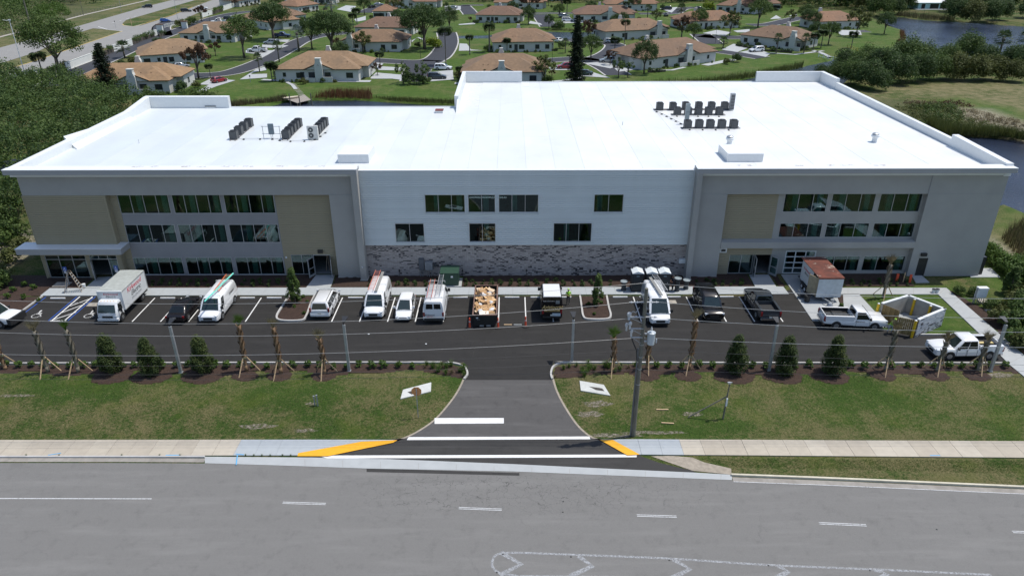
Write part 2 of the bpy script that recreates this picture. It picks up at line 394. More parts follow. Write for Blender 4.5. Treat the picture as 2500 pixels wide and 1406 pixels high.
M_blue = mat('blue_paint', (.02, .075, .33), .6, var=.08, kind='World')
M_mulch = mat('mulch', (.034, .018, .012), .95, var=.5, scale=9, bump=.06, bs=14, kind='World', dirt=.4, dcol=(.075, .045, .03), dscale=3)
M_sand = mat('bare_sand', (.30, .26, .21), .95, var=.2, scale=3, bump=.02, kind='World', dirt=.3, dcol=(.14, .12, .08))
def worn(name, col, lo, hi, sc_=6.0):
    m, n, b = nodes(name); co = _coord(n, 'World')
    t = n.nodes.new('ShaderNodeBsdfTransparent'); mx = n.nodes.new('ShaderNodeMixShader'); o = n.nodes['Material Output']
    b.inputs['Base Color'].default_value = (*col, 1); b.inputs['Roughness'].default_value = .8
    f = _ramp(n, _noise(n, co, sc_, 5, .75), lo, hi)
    n.links.new(f, mx.inputs[0]); n.links.new(t.outputs[0], mx.inputs[1]); n.links.new(b.outputs[0], mx.inputs[2]); n.links.new(mx.outputs[0], o.inputs[0]); return m
M_scuff = worn('scuff', (.06, .057, .054), .52, .72, 3)
M_bare = worn('bare_patch', (.22, .19, .15), .40, .62, 4)
M_ghost = worn('worn_road_paint', (.36, .37, .385), .30, .66)
M_wornw = worn('worn_white_paint', (.55, .56, .57), .22, .50)
# ---------------------------------------------------------------- front road
yk = G(600, 887)[1]; ystop = G(600, 723)[1]
edgeL = [G(-700, 1127), G(0, 1129), G(300, 1129), G(500, 1130), G(700, 1136)]
edgeR = [G(900, 1143), G(1250, 1150), G(1500, 1160), G(1785, 1171), G(2140, 1184), G(2500, 1199), G(3200, 1232)]
flat([(-400, -40), (400, -40), (400, G(3200, 1232)[1]-9)]+[(200, G(3200, 1232)[1]-4)]+edgeR[::-1]+edgeL[::-1]+[(-400, G(0, 1129)[1]+1)], -.018, 'road', M_road, kind='structure')
def line(a, b, w, z, name, m, **kw):
    return strip([a, b], w, z, name, m, kind='structure', **kw)
line(G(-300, 1215), G(370, 1216.5), .07, -.010, 'lane_line', M_wornw)
for a, b_ in (((690, 1226), (795, 1229)), ((1120, 1239), (1225, 1243)), ((1555, 1257), (1652, 1260)), ((2000, 1276), (2115, 1281)), ((2472, 1297), (2600, 1301))):
    A = G(*a); Bp = G(*b_)
    for o_ in (-.065, .065): line((A[0], A[1]+o_), (Bp[0], Bp[1]+o_), .05, -.010, 'lane_line', M_wornw)
hat = [G(*p) for p in ((1260, 1404), (1222, 1398), (1204, 1385), (1202, 1368), (1215, 1352), (1260, 1348), (1400, 1353), (1630, 1362), (1880, 1378), (2140, 1389), (2420, 1402))]
strip(smoothpath(hat, 4), .16, -.010, 'median_outline', M_ghost, kind='structure')
strip([G(1260, 1405), G(1500, 1407), G(1900, 1416), (40, 28.5)], .14, -.010, 'median_outline', M_ghost, kind='structure')
for a, b_, c in (((1222, 1347), (1272, 1376), (1220, 1403)), ((1412, 1356), (1446, 1381), (1392, 1405)), ((1644, 1364), (1684, 1388), (1640, 1410)), ((1900, 1380), (1924, 1394), (1890, 1412)), ((2135, 1389), (2165, 1400), (2140, 1415))):
    strip([G(*a), G(*b_), G(*c)], .34, -.0095, 'chevron', M_ghost, kind='structure')
for p in ((1228, 1352), (1213, 1396), (1394, 1358), (1634, 1366), (1876, 1379), (2124, 1391), (1375, 1223), (1374, 1249), (2287, 1291)):
    a = G(*p); MB().cyl((a[0], a[1], -.018), (a[0], a[1], .006), .06, .045, 8).obj('road_stud', mat('dark_plastic', (.03, .03, .03), .5), kind='structure')
# kerb and gutter, left and right
gut = [G(*p) for p in ((-700, 1120), (0, 1122), (300, 1122), (500, 1123))]
strip(gut, .42, -.006, 'gutter', M_gut, kind='structure')
newg = [G(*p) for p in ((500, 1114), (760, 1116), (950, 1120), (1250, 1132), (1500, 1144), (1700, 1153), (1787, 1158))]+[G(*p) for p in ((1787, 1171), (1500, 1160), (1250, 1150), (900, 1143), (700, 1136), (500, 1130))]
flat(newg, -.002, 'gutter', M_conc, kind='structure')
for i in range(14):
    t = i/13; a = G(560+t*1200, 1112+t*44); b_ = G(560+t*1200, 1131+t*39)
    if 1 < i: line((a[0], a[1]-.05), b_, .018, .0015, 'joint', M_gut)
kl = [G(*p) for p in ((-700, 1114), (0, 1115.5), (500, 1115.5))]; mb = kerb(kl, .16, -.03, .10); mb.obj('kerb', M_kerb, kind='structure')
kr = [G(*p) for p in ((1785, 1160), (2000, 1168), (2140, 1174), (2500, 1190), (3200, 1222))]; kerb(kr, .17, -.03, .13).obj('kerb', mat('kerb_tan', (.52, .48, .38), .85, kind='World', dirt=.25), kind='structure')
strip([(a, b-.38) for a, b in kr], .45, -.006, 'gutter', M_gut, kind='structure')
strip([(a, b-.62) for a, b in kr], .05, -.004, 'gutter_edge', M_wornw, kind='structure')
flat(GP([(895, 1142), (1268, 1153.5), (1268, 1160), (895, 1151)]), -.011, 'asphalt_patch', M_drive2, kind='structure')
flat(GP([(1590, 1113), (1640, 1112), (1690, 1116), (1720, 1128), (1785, 1143), (1786, 1158), (1690, 1148)]), -.014+.012, 'bare_sand', M_sand, kind='structure')
# blue utility paint strokes
for pts in ([(150, 1107), (118, 1112)], [(1152/2, 1109), (1192/2, 1111)], [(580, 1112), (577, 1136)], [(405, 1112), (440, 1112)], [(2270, 1113), (2295, 1113)]):
    strip([G(*p) for p in pts], .07, .064, 'utility_mark', mat('blue_marking', (.08, .35, .62), .7, kind='World'), kind='structure')
# ---------------------------------------------------------------- driveway
dl = smoothpath(GP([(1136, 915), (1131, 927), (1120, 950), (1100, 980), (1060, 1025), (1010, 1058), (968, 1075)]), 4)
dr = smoothpath(GP([(1349, 915), (1351, 927), (1360, 955), (1378, 990), (1408, 1035), (1440, 1064), (1466, 1073)]), 4)
flat(dl[::-1][:0]+dl+dr[::-1], -.008, 'driveway', M_drive, kind='structure')
flat(GP([(968, 1070), (1466, 1070), (1560, 1111), (1610, 1129), (1690, 1148), (1700, 1153), (1500, 1144), (1250, 1132), (950, 1120), (760, 1116), (728, 1113)]), -.004, 'driveway_apron', M_drive2, kind='structure')
flat(GP([(1061, 1020), (1230, 1020), (1230, 1033), (1061, 1034)]), .002, 'stop_line', M_white, kind='structure')
flat(GP([(998, 1066.5), (1439, 1065), (1441, 1071.5), (993, 1073.5)]), .002, 'crosswalk_line', M_white, kind='structure')
flat(GP([(775, 1111.5), (1555, 1109), (1554, 1115.5), (800, 1118.5)]), .004, 'crosswalk_line', M_white, kind='structure')
# grass edge soil along the driveway flare
for pth in (dl, dr): strip(pth, .16, -.004, 'driveway_edge', M_sand, kind='structure')
# ---------------------------------------------------------------- front sidewalk: every slab its own piece
M_slabt = [mat('slab_tan_%d' % i, c, .88, var=.06, scale=2, bump=.003, kind='World', dirt=.28, dcol=(.26, .23, .19)) for i, c in enumerate(((.41, .365, .295), (.435, .39, .32), (.385, .34, .275)))]
M_slabn = mat('slab_new', (.35, .375, .39), .85, var=.04, scale=2, bump=.003, kind='World')
def slab_run(x0, x1, ylo, yhi, group):
    mb = MB().hexa([(x, f(x)+d, z) for z in (-.05, .008) for x, f, d in ((x0, ylo, .03), (x1, ylo, .03), (x1, yhi, -.03), (x0, yhi, -.03))]); base = mb.obj('sidewalk', M_gut, kind='structure')
    n_ = int(round((x1-x0)/1.52)); st = (x1-x0)/n_
    for i in range(n_):
        g = .016 if i % 5 == 0 else .007; a = x0+i*st+g; e = x0+(i+1)*st-.007; zz = .05+rnd.uniform(-.004, .004)
        q = MB().hexa([(a, ylo(a), .0), (e, ylo(e), .0), (e, yhi(e), .0), (a, yhi(a), .0), (a, ylo(a), zz), (e, ylo(e), zz), (e, yhi(e), zz), (a, yhi(a), zz)])
        new = group(a)
        q.obj('slab', M_slabn if new else rnd.choice(M_slabt), base)
yf = lambda x: 43.30+x*(-.0065); 
def fit(p, q): (a, b), (c, d) = G(*p), G(*q); return lambda x: b+(d-b)*(x-a)/(c-a)
slo = fit((0, 1113), (720, 1112)); shi = fit((0, 1074.5), (960, 1073.5))
xa = G(727, 1112)[0]; slab_run(-60, xa-.05, slo, shi, lambda a: a > G(565, 1100)[0])
slo2 = fit((1565, 1110), (2500, 1117.5)); shi2 = fit((1500, 1072.5), (2500, 1077.5))
xb = G(1564, 1109)[0]; slab_run(xb+.05, 60, slo2, shi2, lambda a: a < G(1640, 1090)[0])
q = GP([(731, 1106), (727, 1111.5), (762, 1111.5)])
flat([(xa-.05, slo(xa)), (xa-.05, shi(xa)), G(965, 1074.2), G(790, 1112)], .05, 'sidewalk_flare', M_slabn, th=.06, kind='structure')
flat([(xb+.05, slo2(xb)), (xb+.05, shi2(xb)), G(1468, 1073.2), G(1540, 1110)], .05, 'sidewalk_flare', M_slabn, th=.06, kind='structure')
flat(GP([(726, 1113), (728, 1105.5), (885, 1077), (970, 1074), (960, 1080), (800, 1113)], .05), .056, 'yellow_ramp_stripe', M_yellow, kind='structure')
flat(GP([(1464, 1073), (1496, 1073), (1562, 1109), (1532, 1111)], .05), .056, 'yellow_ramp_stripe', M_yellow, kind='structure')
# ---------------------------------------------------------------- parking lot
xl = -75.0
lot = [(xl, yk)]+GP([(1136, 887), (1136, 927), (1350, 927), (1350, 887), (2463, 887), (2392, 817), (2234, 818), (2060, 784), (1984, 785), (1931, 706), (1880, 722), (107, 723), (38, 772)])+[(xl, G(38, 772)[1]-3)]
flat(lot, -.006, 'parking_lot', M_lot, kind='structure')
S = []
for bx_, in [(323.5,), (392.6,), (461,), (599.5,), (810,), (878,), (946.5,), (1014,), (1082,), (1217,), (1284,), (1351,), (1566,), (1635,), (1704,), (1773,), (1842,), (1911,)]:
    a = G(bx_, 784)[0]; S.append(a); y0 = G(bx_, 785)[1]
    flat([(a-.055, y0), (a+.055, y0), (a+.055, ystop-.35), (a-.055, ystop-.35)], .0, 'stall_line', M_white, kind='structure')
y0 = G(100, 783)[1]
def ln(p, q, w, m, nm='stall_line', z=.0): return line(G(*p), G(*q), w, z, nm, m)
ln((118, 783), (188, 724), .12, M_blue); ln((126, 783), (195, 724), .13, M_white); ln((157, 783), (226, 724), .13, M_white); ln((165, 783), (233, 724), .12, M_blue)
ln((122, 783), (162, 783), .12, M_white, z=.004)
for p, q in (((131, 780), (186, 762)), ((151, 763), (206, 743)), ((171, 747), (226, 727))): ln(p, q, .11, M_white, z=.004)
ln((50, 771), (112, 725), .12, M_blue)
def isa(px_, py_):
    a = G(px_, py_); mb = MB(); pts = []
    def rib(P_, w_):
        for (x0, y0_), (x1, y1_) in zip(P_[:-1], P_[1:]):
            d = Vector((x1-x0, y1_-y0_)).normalized(); nn = Vector((-d.y, d.x))*w_/2
            mb.poly([(x0-nn.x-d.x*w_/3, y0_-nn.y-d.y*w_/3, 0), (x1-nn.x+d.x*w_/3, y1_-nn.y+d.y*w_/3, 0), (x1+nn.x+d.x*w_/3, y1_+nn.y+d.y*w_/3, 0), (x0+nn.x-d.x*w_/3, y0_+nn.y-d.y*w_/3, 0)])
    arc = [(.34*math.cos(R(t)), .34*math.sin(R(t))-.18) for t in range(110, 371, 20)]
    rib(arc, .075); rib([(-.08, .52), (-.04, .12), (.26, .10)], .095); rib([(-.06, .30), (.2, .30)], .08); rib([(.26, .12), (.36, -.30), (.48, -.26)], .09)
    mb.poly([(-.08+.09*math.cos(R(t)), .66+.09*math.sin(R(t)), 0) for t in range(0, 360, 30)])
    mb.obj('accessible_symbol', M_white, loc=(a[0], a[1], .001), kind='structure').scale = (1.15, 1.2, 1)
for P_ in ([(1120, 852), (1160, 836), (1200, 838), (1240, 850)], [(1020, 802), (1080, 796), (1140, 804)], [(1290, 820), (1240, 850), (1225, 890)], [(1110, 800), (1150, 840), (1160, 900)], [(1560, 770), (1600, 800), (1680, 812)], [(640, 800), (700, 815), (800, 812)]): strip(smoothpath([G(*p) for p in P_], 4), .22, -.003, 'tyre_scuff', M_scuff, kind='structure')
isa(91, 768); isa(219, 768)
# wheel stops
wsm = MB().xz([(-.08, 0), (.08, 0), (.065, .1), (-.065, .1)], -.75, .75); wsp = None
XS = [G(145, 726)[0], (G(240, 726)[0]+S[0])/2-.3]+[(S[0]+S[1])/2, (S[1]+S[2])/2, (S[2]+S[3])/2-1.35, (S[2]+S[3])/2+1.35, S[3]+1.35, S[4]-1.37, (S[4]+S[5])/2, (S[5]+S[6])/2, (S[6]+S[7])/2, (S[7]+S[8])/2, S[8]+1.37, S[9]-1.37, (S[9]+S[10])/2, (S[10]+S[11])/2, S[11]+1.37, S[12]-1.37, (S[12]+S[13])/2, (S[13]+S[14])/2, (S[14]+S[15])/2, (S[15]+S[16])/2, (S[16]+S[17])/2]
WSD = ['in the accessible stall nearest the lot edge', 'behind the white box truck', 'in the empty stall right of the box truck', 'in front of the dark sedan', 'at the nose of the white ladder van by the entrance', 'in the empty stall right of the ladder van', 'left of the first planted island', 'at the white minivan', 'right of the white minivan', 'at the white van with the red ladder', 'at the small white hatchback', 'at the white van parked tail out', 'in the empty stall left of the dumpster', 'at the open dumpster', 'in the empty stall right of the dumpster', 'at the black lettered truck', 'beside the person by the black truck', 'left of the white high-roof van', 'by the portable toilets', 'in the stall left of the black pickup', 'at the black utility vehicle', 'at the grey capped pickup', 'in the last stall by the trailer pad']
for i, x in enumerate(XS):
    if wsp is None:
        wsp = wsm.obj('wheel_stop', mat('wheel_stop_white', (.72, .73, .74), .8, var=.05, dirt=.15)); o = wsp
    else: o = wsp.copy(); COL.objects.link(o)
    o.location = (x, ystop-.45, -.004); o.rotation_euler = (0, 0, R(90)+R(rnd.uniform(-.6, .6)))
    tag(o, 'white concrete wheel stop '+WSD[i], 'wheel stop', 'wheel stops along the walk')
# lot kerb along the planting strip
flat([], 0, 'x', M_kerb) if False else None
kp = [(xl, yk)]+[G(900, 886), G(1080, 886)]+GP([(1110, 888), (1130, 894), (1139, 904), (1141, 915), (1133, 926)])
kerb(smoothpath(kp, 5), .17, -.03, .13).obj('kerb', M_kerb, kind='structure')
kp = GP([(1348, 926), (1345, 915), (1347, 903), (1353, 894), (1368, 888), (1395, 886)])+[G(1800, 887), G(2463, 887.5)]
kerb(smoothpath(kp, 5), .17, -.03, .13).obj('kerb', M_kerb, kind='structure')
for p, q in (((1342, 890), (1342, 926)),): pass
kerb(GP([(2236, 818), (2391, 818)]), .17, -.03, .13).obj('kerb', M_kerb, kind='structure')
kerb(GP([(38, 772), (104, 724)]), .17, -.03, .12).obj('kerb', M_kerb, kind='structure')
# ---------------------------------------------------------------- mulch beds (lumpy sheets) and lawn edges
def lumpy(poly, name, m, h=.05, st=.35, z0=.0, seed=1):
    P_ = np.array(poly); x0, y0_ = P_.min(0)-.3; x1, y1_ = P_.max(0)+.3
    X = np.arange(x0, x1, st); Y = np.arange(y0_, y1_, st); A, B = np.meshgrid(X, Y); rg = np.random.RandomState(seed)
    d = seg_dist(A, B, poly); Z = z0+np.where(d < 0, h*rg.rand(*A.shape)*np.clip(-d*3, 0, 1)+.012, -.06)
    A = A+rg.uniform(-.1, .1, A.shape)*st; id_ = np.arange(A.size).reshape(A.shape)
    Fq = np.stack([id_[:-1, :-1], id_[:-1, 1:], id_[1:, 1:], id_[1:, :-1]], -1).reshape(-1, 4)
    keep = (d[:-1, :-1] < st*.6) & (d[1:, 1:] < st*.6); Fq = Fq[keep.ravel()]
    V_ = np.stack([A, B, Z], -1).reshape(-1, 3); used = np.unique(Fq); rm = np.zeros(len(V_), int); rm[used] = np.arange(len(used))
    return npobj(name, V_[used], rm[Fq], m, kind='structure')
wavy = lambda x: .55*math.sin(x*.55)+.35*math.sin(x*1.37+1)
botL = [(x, G(600, 908)[1]+wavy(x)*.55-.15) for x in np.arange(-60, G(1040, 905)[0], 1.0)]
lumpy(botL+GP([(1080, 916), (1128, 924), (1139, 912), (1130, 896), (1105, 889)])+[(-60, yk-.1)], 'mulch_bed', M_mulch, .06, .4, 0, 2)
botR = [(x, G(1800, 908)[1]+wavy(x+9)*.55-.15) for x in np.arange(G(1465, 905)[0], 47, 1.0)]
lumpy(GP([(1352, 924), (1400, 922), (1460, 908)])+botR+[G(2500, 915), G(2463, 889.5), G(1395, 889), G(1360, 893), G(1349, 908)], 'mulch_bed', M_mulch, .06, .4, 0, 3)
ysw0 = G(600, 721.5)[1]; ysw1 = G(600, 703.5)[1]; YW = 71.3
for (a, b_) in ((-57, G(216, 690)[0]), (G(306, 690)[0], G(758, 690)[0]), (G(812, 690)[0], G(1088, 690)[0]), (G(1127, 690)[0], G(1838, 690)[0]), (G(1893, 690)[0], G(1913, 690)[0]), (G(2002, 690)[0], G(2226, 690)[0])):
    lumpy([(a, ysw1), (b_, ysw1), (b_, 72.0), (a, 72.0)], 'mulch_bed', M_mulch, .06, .4, 0, int(a)+99)
lumpy([(-62, ysw0+1)]+[G(104, 724), G(121, 703)]+[(-50, ysw1+1.5), (-62, ysw1-1)], 'mulch_bed', M_mulch, .05, .4, 0, 5)
lumpy([(-62, 62.5)]+[G(36, 773), G(103, 724)]+[(-62, ysw0+1)], 'mulch_bed', M_mulch, .05, .4, 0, 6)
for i, x in enumerate((275, 371, 498, 603, 686, 793, 1580, 1681, 1793, 1914, 2030, 2160, 2287, 2387)):
    a = G(x-3, 917); r_ = 1.5 if i in (0, 1, 2, 8, 9, 10) else 1.0; lumpy([(a[0]+r_*1.15*math.cos(t*.5)*(1+.12*math.sin(t*1.7+i)), a[1]+r_*.85*math.sin(t*.5)) for t in range(13)], 'mulch_bed', M_mulch, .06, .22, 0, 50+i)
for i, (x, y, w_, h_) in enumerate(((630, 1040, 1.5, .3), (745, 1050, .9, .22), (40, 965, 1.4, .2), (1690, 1010, .8, .3), (1500, 1062, 2.2, .25), (880, 905, .8, .15), (2440, 915, 1.3, .35), (1460, 985, 1.2, .4), (1440, 1010, 1.0, .4), (1120, 1040, .6, .3), (1600, 1055, 2.4, .2), (760, 985, .45, .2))):
    a = G(x, y); flat([(a[0]+w_*math.cos(t*.45)*(1+.2*math.sin(t*2.3+i)), a[1]+h_*math.sin(t*.45)*(1+.3*math.cos(t*1.9+i))) for t in range(14)], -.012, 'bare_patch', M_bare, kind='structure')
# building walk and paths
walk = MB(); walk.bx(G(120, 712)[0], G(1921, 712)[0], ysw0, ysw1, -.05, .03)
wk = walk.obj('footpath', M_gut, kind='structure')
x = G(112, 712)[0]
while x < G(1921, 712)[0]-.2:
    e = min(x+1.53, G(1921, 712)[0]); MB().bx(x+.006, e-.006, ysw0-.01, ysw1+.01, 0, .055+rnd.uniform(-.003, .003)).obj('slab', M_slabn, wk); x = e
for poly in ([(239, 678), (297, 674), (305, 690), (296, 703.5), (208, 703.5)], [(772, 672), (817, 672), (812, 690), (806, 703.5), (747, 703.5)], [(1829, 671), (1876, 671), (1897, 703.5), (1845, 703.5)], [(1907, 671), (1984, 671), (2010, 703.5), (2040, 716), (2066, 784), (1984, 784), (1931, 706)],
             [(2002, 703.5), (2310, 703.5), (2500, 868), (2600, 955), (2600, 1000), (2463, 890), (2392, 816), (2290, 719), (2040, 719)], [(2058, 718), (2096, 718), (2142, 768), (2175, 800), (2120, 800), (2068, 784), (2060, 760)], [(2150, 752), (2222, 732), (2296, 770), (2240, 806), (2205, 806)], [(2225, 673), (2250, 673), (2269, 690), (2236, 691)]):
    flat(GP(poly), .052, 'footpath', M_conc, th=.09, kind='structure')
for p, q in (((2310, 703.5), (2292, 719)), ((2345, 732), (2322, 750)), ((2382, 765), (2356, 781)), ((2420, 797), (2393, 816)), ((2460, 832), (2430, 850)), ((2500, 868), (2463, 888)), ((2150, 703.5), (2150, 719)), ((2230, 703.5), (2230, 719)), ((2070, 703.5), (2070, 719)), ((1945, 728), (2044, 728)), ((1965, 756), (2053, 756)), ((1925, 703.5), (2012, 703.5)), ((778, 688), (810, 688)), ((1838, 688), (1888, 688))):
    ln(p, q, .02, M_gut, 'joint', .054)
lumpy(GP([(2040, 719), (2058, 719), (2084, 757), (2056, 762)]), 'mulch_bed', M_mulch, .05, .3, 0, 31)
lumpy(GP([(2312, 704), (2345, 722), (2372, 738), (2440, 770), (2520, 850), (2560, 900), (2500, 866)]), 'mulch_bed', M_mulch, .07, .4, 0, 32)
# islands
def island(pts, seed):
    P_ = smoothpath(GP(pts), 5); lumpy(P_, 'mulch_bed', M_mulch, .09, .3, .03, seed); kerb(P_, .2, -.03, .14).obj('kerb', M_kerb, kind='structure')
island([(706, 723), (692, 745), (676, 772), (686, 783), (735, 783), (748, 772), (758, 745), (768, 723)], 41)
island([(1416, 723), (1420, 750), (1424, 773), (1436, 780), (1480, 780), (1491, 772), (1486, 750), (1481, 723)], 42)
# storm water pads in the lawn
def pad(pts, hole, nm, label):
    o = flat(GP(pts), .05, nm, mat('pad_concrete', (.50, .51, .49), .9, var=.08, kind='World', dirt=.3), th=.1)
    tag(o, label, 'culvert end'); h = flat(GP(hole), .056, 'opening', mat('culvert_dark', (.05, .045, .04), .9), o); return o
pad([(984, 952), (1053, 934), (1052, 956), (978, 974)], [(995, 958), (1022, 950), (1026, 960), (1005, 964)], 'culvert_headwall', 'pale concrete culvert end slab in grass left of driveway, behind the stop sign')
pad([(1415, 930), (1474, 940), (1490, 966), (1418, 954)], [(1437, 944), (1470, 949), (1476, 956), (1455, 953)], 'culvert_headwall', 'pale concrete culvert end slab in grass right of driveway')
# ================================================================ the three storey building
def Vx(px, py, Y):
    d = RC.T @ np.array([px-CX, py-CY, FPX]); t = Y/d[1]; return float(d[0]*t)
YF, YS, YR, YB = 70.45, 71.30, 71.95, 71.62
M_stucco = mat('stucco_grey', (.335, .328, .310), .92, var=.045, scale=.5, bump=.012, bs=22, dirt=.10, dcol=(.16, .16, .16))
M_stuccod = mat('stucco_blue_grey', (.245, .243, .250), .92, var=.05, scale=.6, bump=.012, bs=22)
M_fascia = mat('fascia_grey', (.325, .325, .328), .75, var=.04, scale=.6)
M_tan = mat('siding_tan', (.30, .262, .18), .62, var=.035, scale=.8)
M_wsid = [mat('siding_white_%d' % i, c, .5, var=.03, scale=.5) for i, c in enumerate(((.57, .61, .62), (.59, .63, .64), (.555, .595, .605)))]
M_roof = [mat('roof_membrane_%d' % i, c, .34, var=.035, scale=.35, kind='World', dirt=.30, dcol=(.50, .50, .48), dscale=.16, spec=.6, sc3=(1, .35, 1)) for i, c in enumerate(((.66, .68, .68), (.64, .665, .67), (.68, .70, .70)))]
M_roof_sheen = [mat('roof_membrane_sheen_%d' % i, (.56+.024*i, .60+.018*i, .615+.015*i), .4, var=.035, scale=.35, kind='World', dirt=.35, dcol=(.46, .47, .46), dscale=.16, sc3=(1, .35, 1)) for i in range(6)]  # roof sheen painted into the sheet colours, cooler and darker to whiter
M_coping = mat('coping_white', (.66, .68, .69), .45, var=.03)
M_alu = mat('aluminium_frame', (.40, .42, .43), .42, .4, var=.04)
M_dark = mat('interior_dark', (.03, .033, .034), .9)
M_floorc = mat('interior_floor', (.22, .23, .23), .7, var=.15)
M_intw = mat('interior_white', (.72, .78, .76), .9)
M_black = mat('black_metal', (.022, .023, .025), .45)
M_steel = mat('galvanised_steel', (.36, .38, .40), .45, .5, var=.12, scale=6)
def glassmat(name, tint, refl, rough=.015):
    m, n, b = nodes(name); n.nodes.remove(b); o = n.nodes['Material Output']
    t = n.nodes.new('ShaderNodeBsdfTransparent'); t.inputs[0].default_value = (*tint, 1)
    g = n.nodes.new('ShaderNodeBsdfGlossy'); g.inputs['Roughness'].default_value = rough; g.inputs[0].default_value = (.5, .62, .68, 1)
    f = n.nodes.new('ShaderNodeFresnel'); f.inputs[0].default_value = 1.5
    fac = _math(n, 'ADD', f.outputs[0], refl); x = n.nodes.new('ShaderNodeMixShader')
    n.links.new(fac, x.inputs[0]); n.links.new(t.outputs[0], x.inputs[1]); n.links.new(g.outputs[0], x.inputs[2]); n.links.new(x.outputs[0], o.inputs[0]); return m
M_glass = glassmat('window_glass', (.46, .64, .61), .08)
B = thing('storage_building', 'long three-storey grey building with flat white roof and pale ribbed middle section', 'building', (0, 71, 0))
B.matrix_basis = Matrix.Identity(4)
def wallgrid(x0, x1, z0, z1, y0, y1, holes, name, m, parent=B):
    X = sorted({x0, x1}|{min(max(h[i], x0), x1) for h in holes for i in (0, 1)}); Z = sorted({z0, z1}|{min(max(h[i], z0), z1) for h in holes for i in (2, 3)})
    mb = MB()
    for i in range(len(X)-1):
        run = None
        for j in range(len(Z)-1):
            cx_, cz = (X[i]+X[i+1])/2, (Z[j]+Z[j+1])/2
            solid = not any(h[0] < cx_ < h[1] and h[2] < cz < h[3] for h in holes)
            if solid: run = [run[0] if run else Z[j], Z[j+1]]
            if (not solid or j == len(Z)-2) and run: mb.bx(X[i], X[i+1], y0, y1, run[0], run[1]); run = None
    return mb.obj(name, m, parent)
SID = {}
def siding(x0, x1, z0, z1, Y, holes, pitch, ms, name='siding_panel', parent=B):
    n_ = int(round((z1-z0)/pitch)); p = (z1-z0)/n_
    back = wallgrid(x0, x1, z0, z1, Y+.10, Y+.3, holes, 'sheathing', ms[0], parent)
    for i in range(n_):
        za = z0+i*p; zc = za+p/2; cuts = sorted([(h[0], h[1]) for h in holes if h[2]-.001 < zc < h[3]+.001]); segs = []; a = x0
        for h0, h1 in cuts:
            if h0 > a: segs.append((a, min(h0, x1)))
            a = max(a, h1)
        if a < x1: segs.append((a, x1))
        for s0, s1 in segs:
            L = round(s1-s0, 3)
            if L < .02: continue
            key = (L, round(p, 4), name)
            if key not in SID:
                SID[key] = MB().yz([(0, 0), (0, p*.64), (.04, p*.72), (.04, p*.995), (.10, p*.995), (.10, 0)], 0, L).mesh(name, ms[0])
            o = bpy.data.objects.new(name, SID[key]); COL.objects.link(o); o.parent = parent; o.location = (s0, Y, za)
            if len(ms) > 1: o.material_slots[0].link = 'OBJECT'; o.material_slots[0].material = ms[(i*7+3) % 5 % len(ms)]
def window(x0, x1, z0, z1, Y, nx_, label=None, rows=None, fr=.055, name='window', parent=B, glass=True, mf=None):
    mf = mf or M_alu; mb = MB(); d0, d1 = Y-.02, Y+.10
    mb.bx(x0, x1, d0, d1, z0, z0+fr*1.3); mb.bx(x0, x1, d0, d1, z1-fr, z1)
    xs_ = [x0+(x1-x0)*i/nx_ for i in range(nx_+1)]; zs = [z0+fr*1.3, z1-fr]; rz_ = rows or []
    for i, x in enumerate(xs_):
        a = x-(0 if i == 0 else fr/2 if i < nx_ else fr); mb.bx(a, a+fr, d0, d1, z0+fr*1.3, z1-fr)
    for rr in rz_:
        for i in range(nx_): mb.bx(xs_[i]+fr/2+(fr/2 if i == 0 else 0), xs_[i+1]-fr/2-(fr/2 if i == nx_-1 else 0), d0, d1, rr-fr/2, rr+fr/2)
    f = mb.obj(name, mf, parent)
    if glass:
        lv = [z0+fr*1.3]+list(rz_)+[z1-fr]
        for i in range(nx_):
            for a, b_ in zip(lv[:-1], lv[1:]):
                yy = Y+.03; e = rnd.uniform(-.006, .006)
                MB().hexa([(xs_[i]+.01, yy+e, a), (xs_[i+1]-.01, yy-e, a), (xs_[i+1]-.01, yy-e+.012, a), (xs_[i]+.01, yy+e+.012, a), (xs_[i]+.01, yy+e*.5, b_), (xs_[i+1]-.01, yy-e, b_), (xs_[i+1]-.01, yy-e+.012, b_), (xs_[i]+.01, yy+e*.5+.012, b_)]).obj('pane', M_glass, f)
    return f
# -- left wing
LG = [(-41.03, -35.72), (-35.37, -30.31), (-29.96, -24.72)]
LR = [(.06, 2.14), (3.83, 5.95), (7.16, 9.40)]
holesL = [(a, b_, c, d) for a, b_ in LG for c, d in LR]
wallgrid(-50.4, -16.16, 9.42, 11.85, YS, YS+.35, [], 'stucco_band', M_stucco)
MB().bx(-18.75, -16.16, YS-.05, YR+.3, 0, 9.42).obj('stucco_wall', M_stucco, B)
wallgrid(-41.03, -24.6, 0, 9.42, YR, YR+.25, holesL, 'window_wall', M_stuccod)
for a, b_ in LG:
    for c, d in LR: window(a, b_, c, d, YR, 4)
MB().bx(-41.03, -24.6, YR-.06, YR+.01, -.02, .055).obj('plinth', M_kerb, B)
sL = (Vx(713.6, 648, YR), Vx(765, 648, YR)); dL = (Vx(767, 648, YR)+.02, Vx(809, 648, YR))
siding(-24.6, -18.75, 0, 9.42, YR-.06, [(sL[0], dL[1], 0, 2.45)], .205, [M_tan])
siding(-41.9, -41.03, 0, 9.42, YR-.06, [], .205, [M_tan])
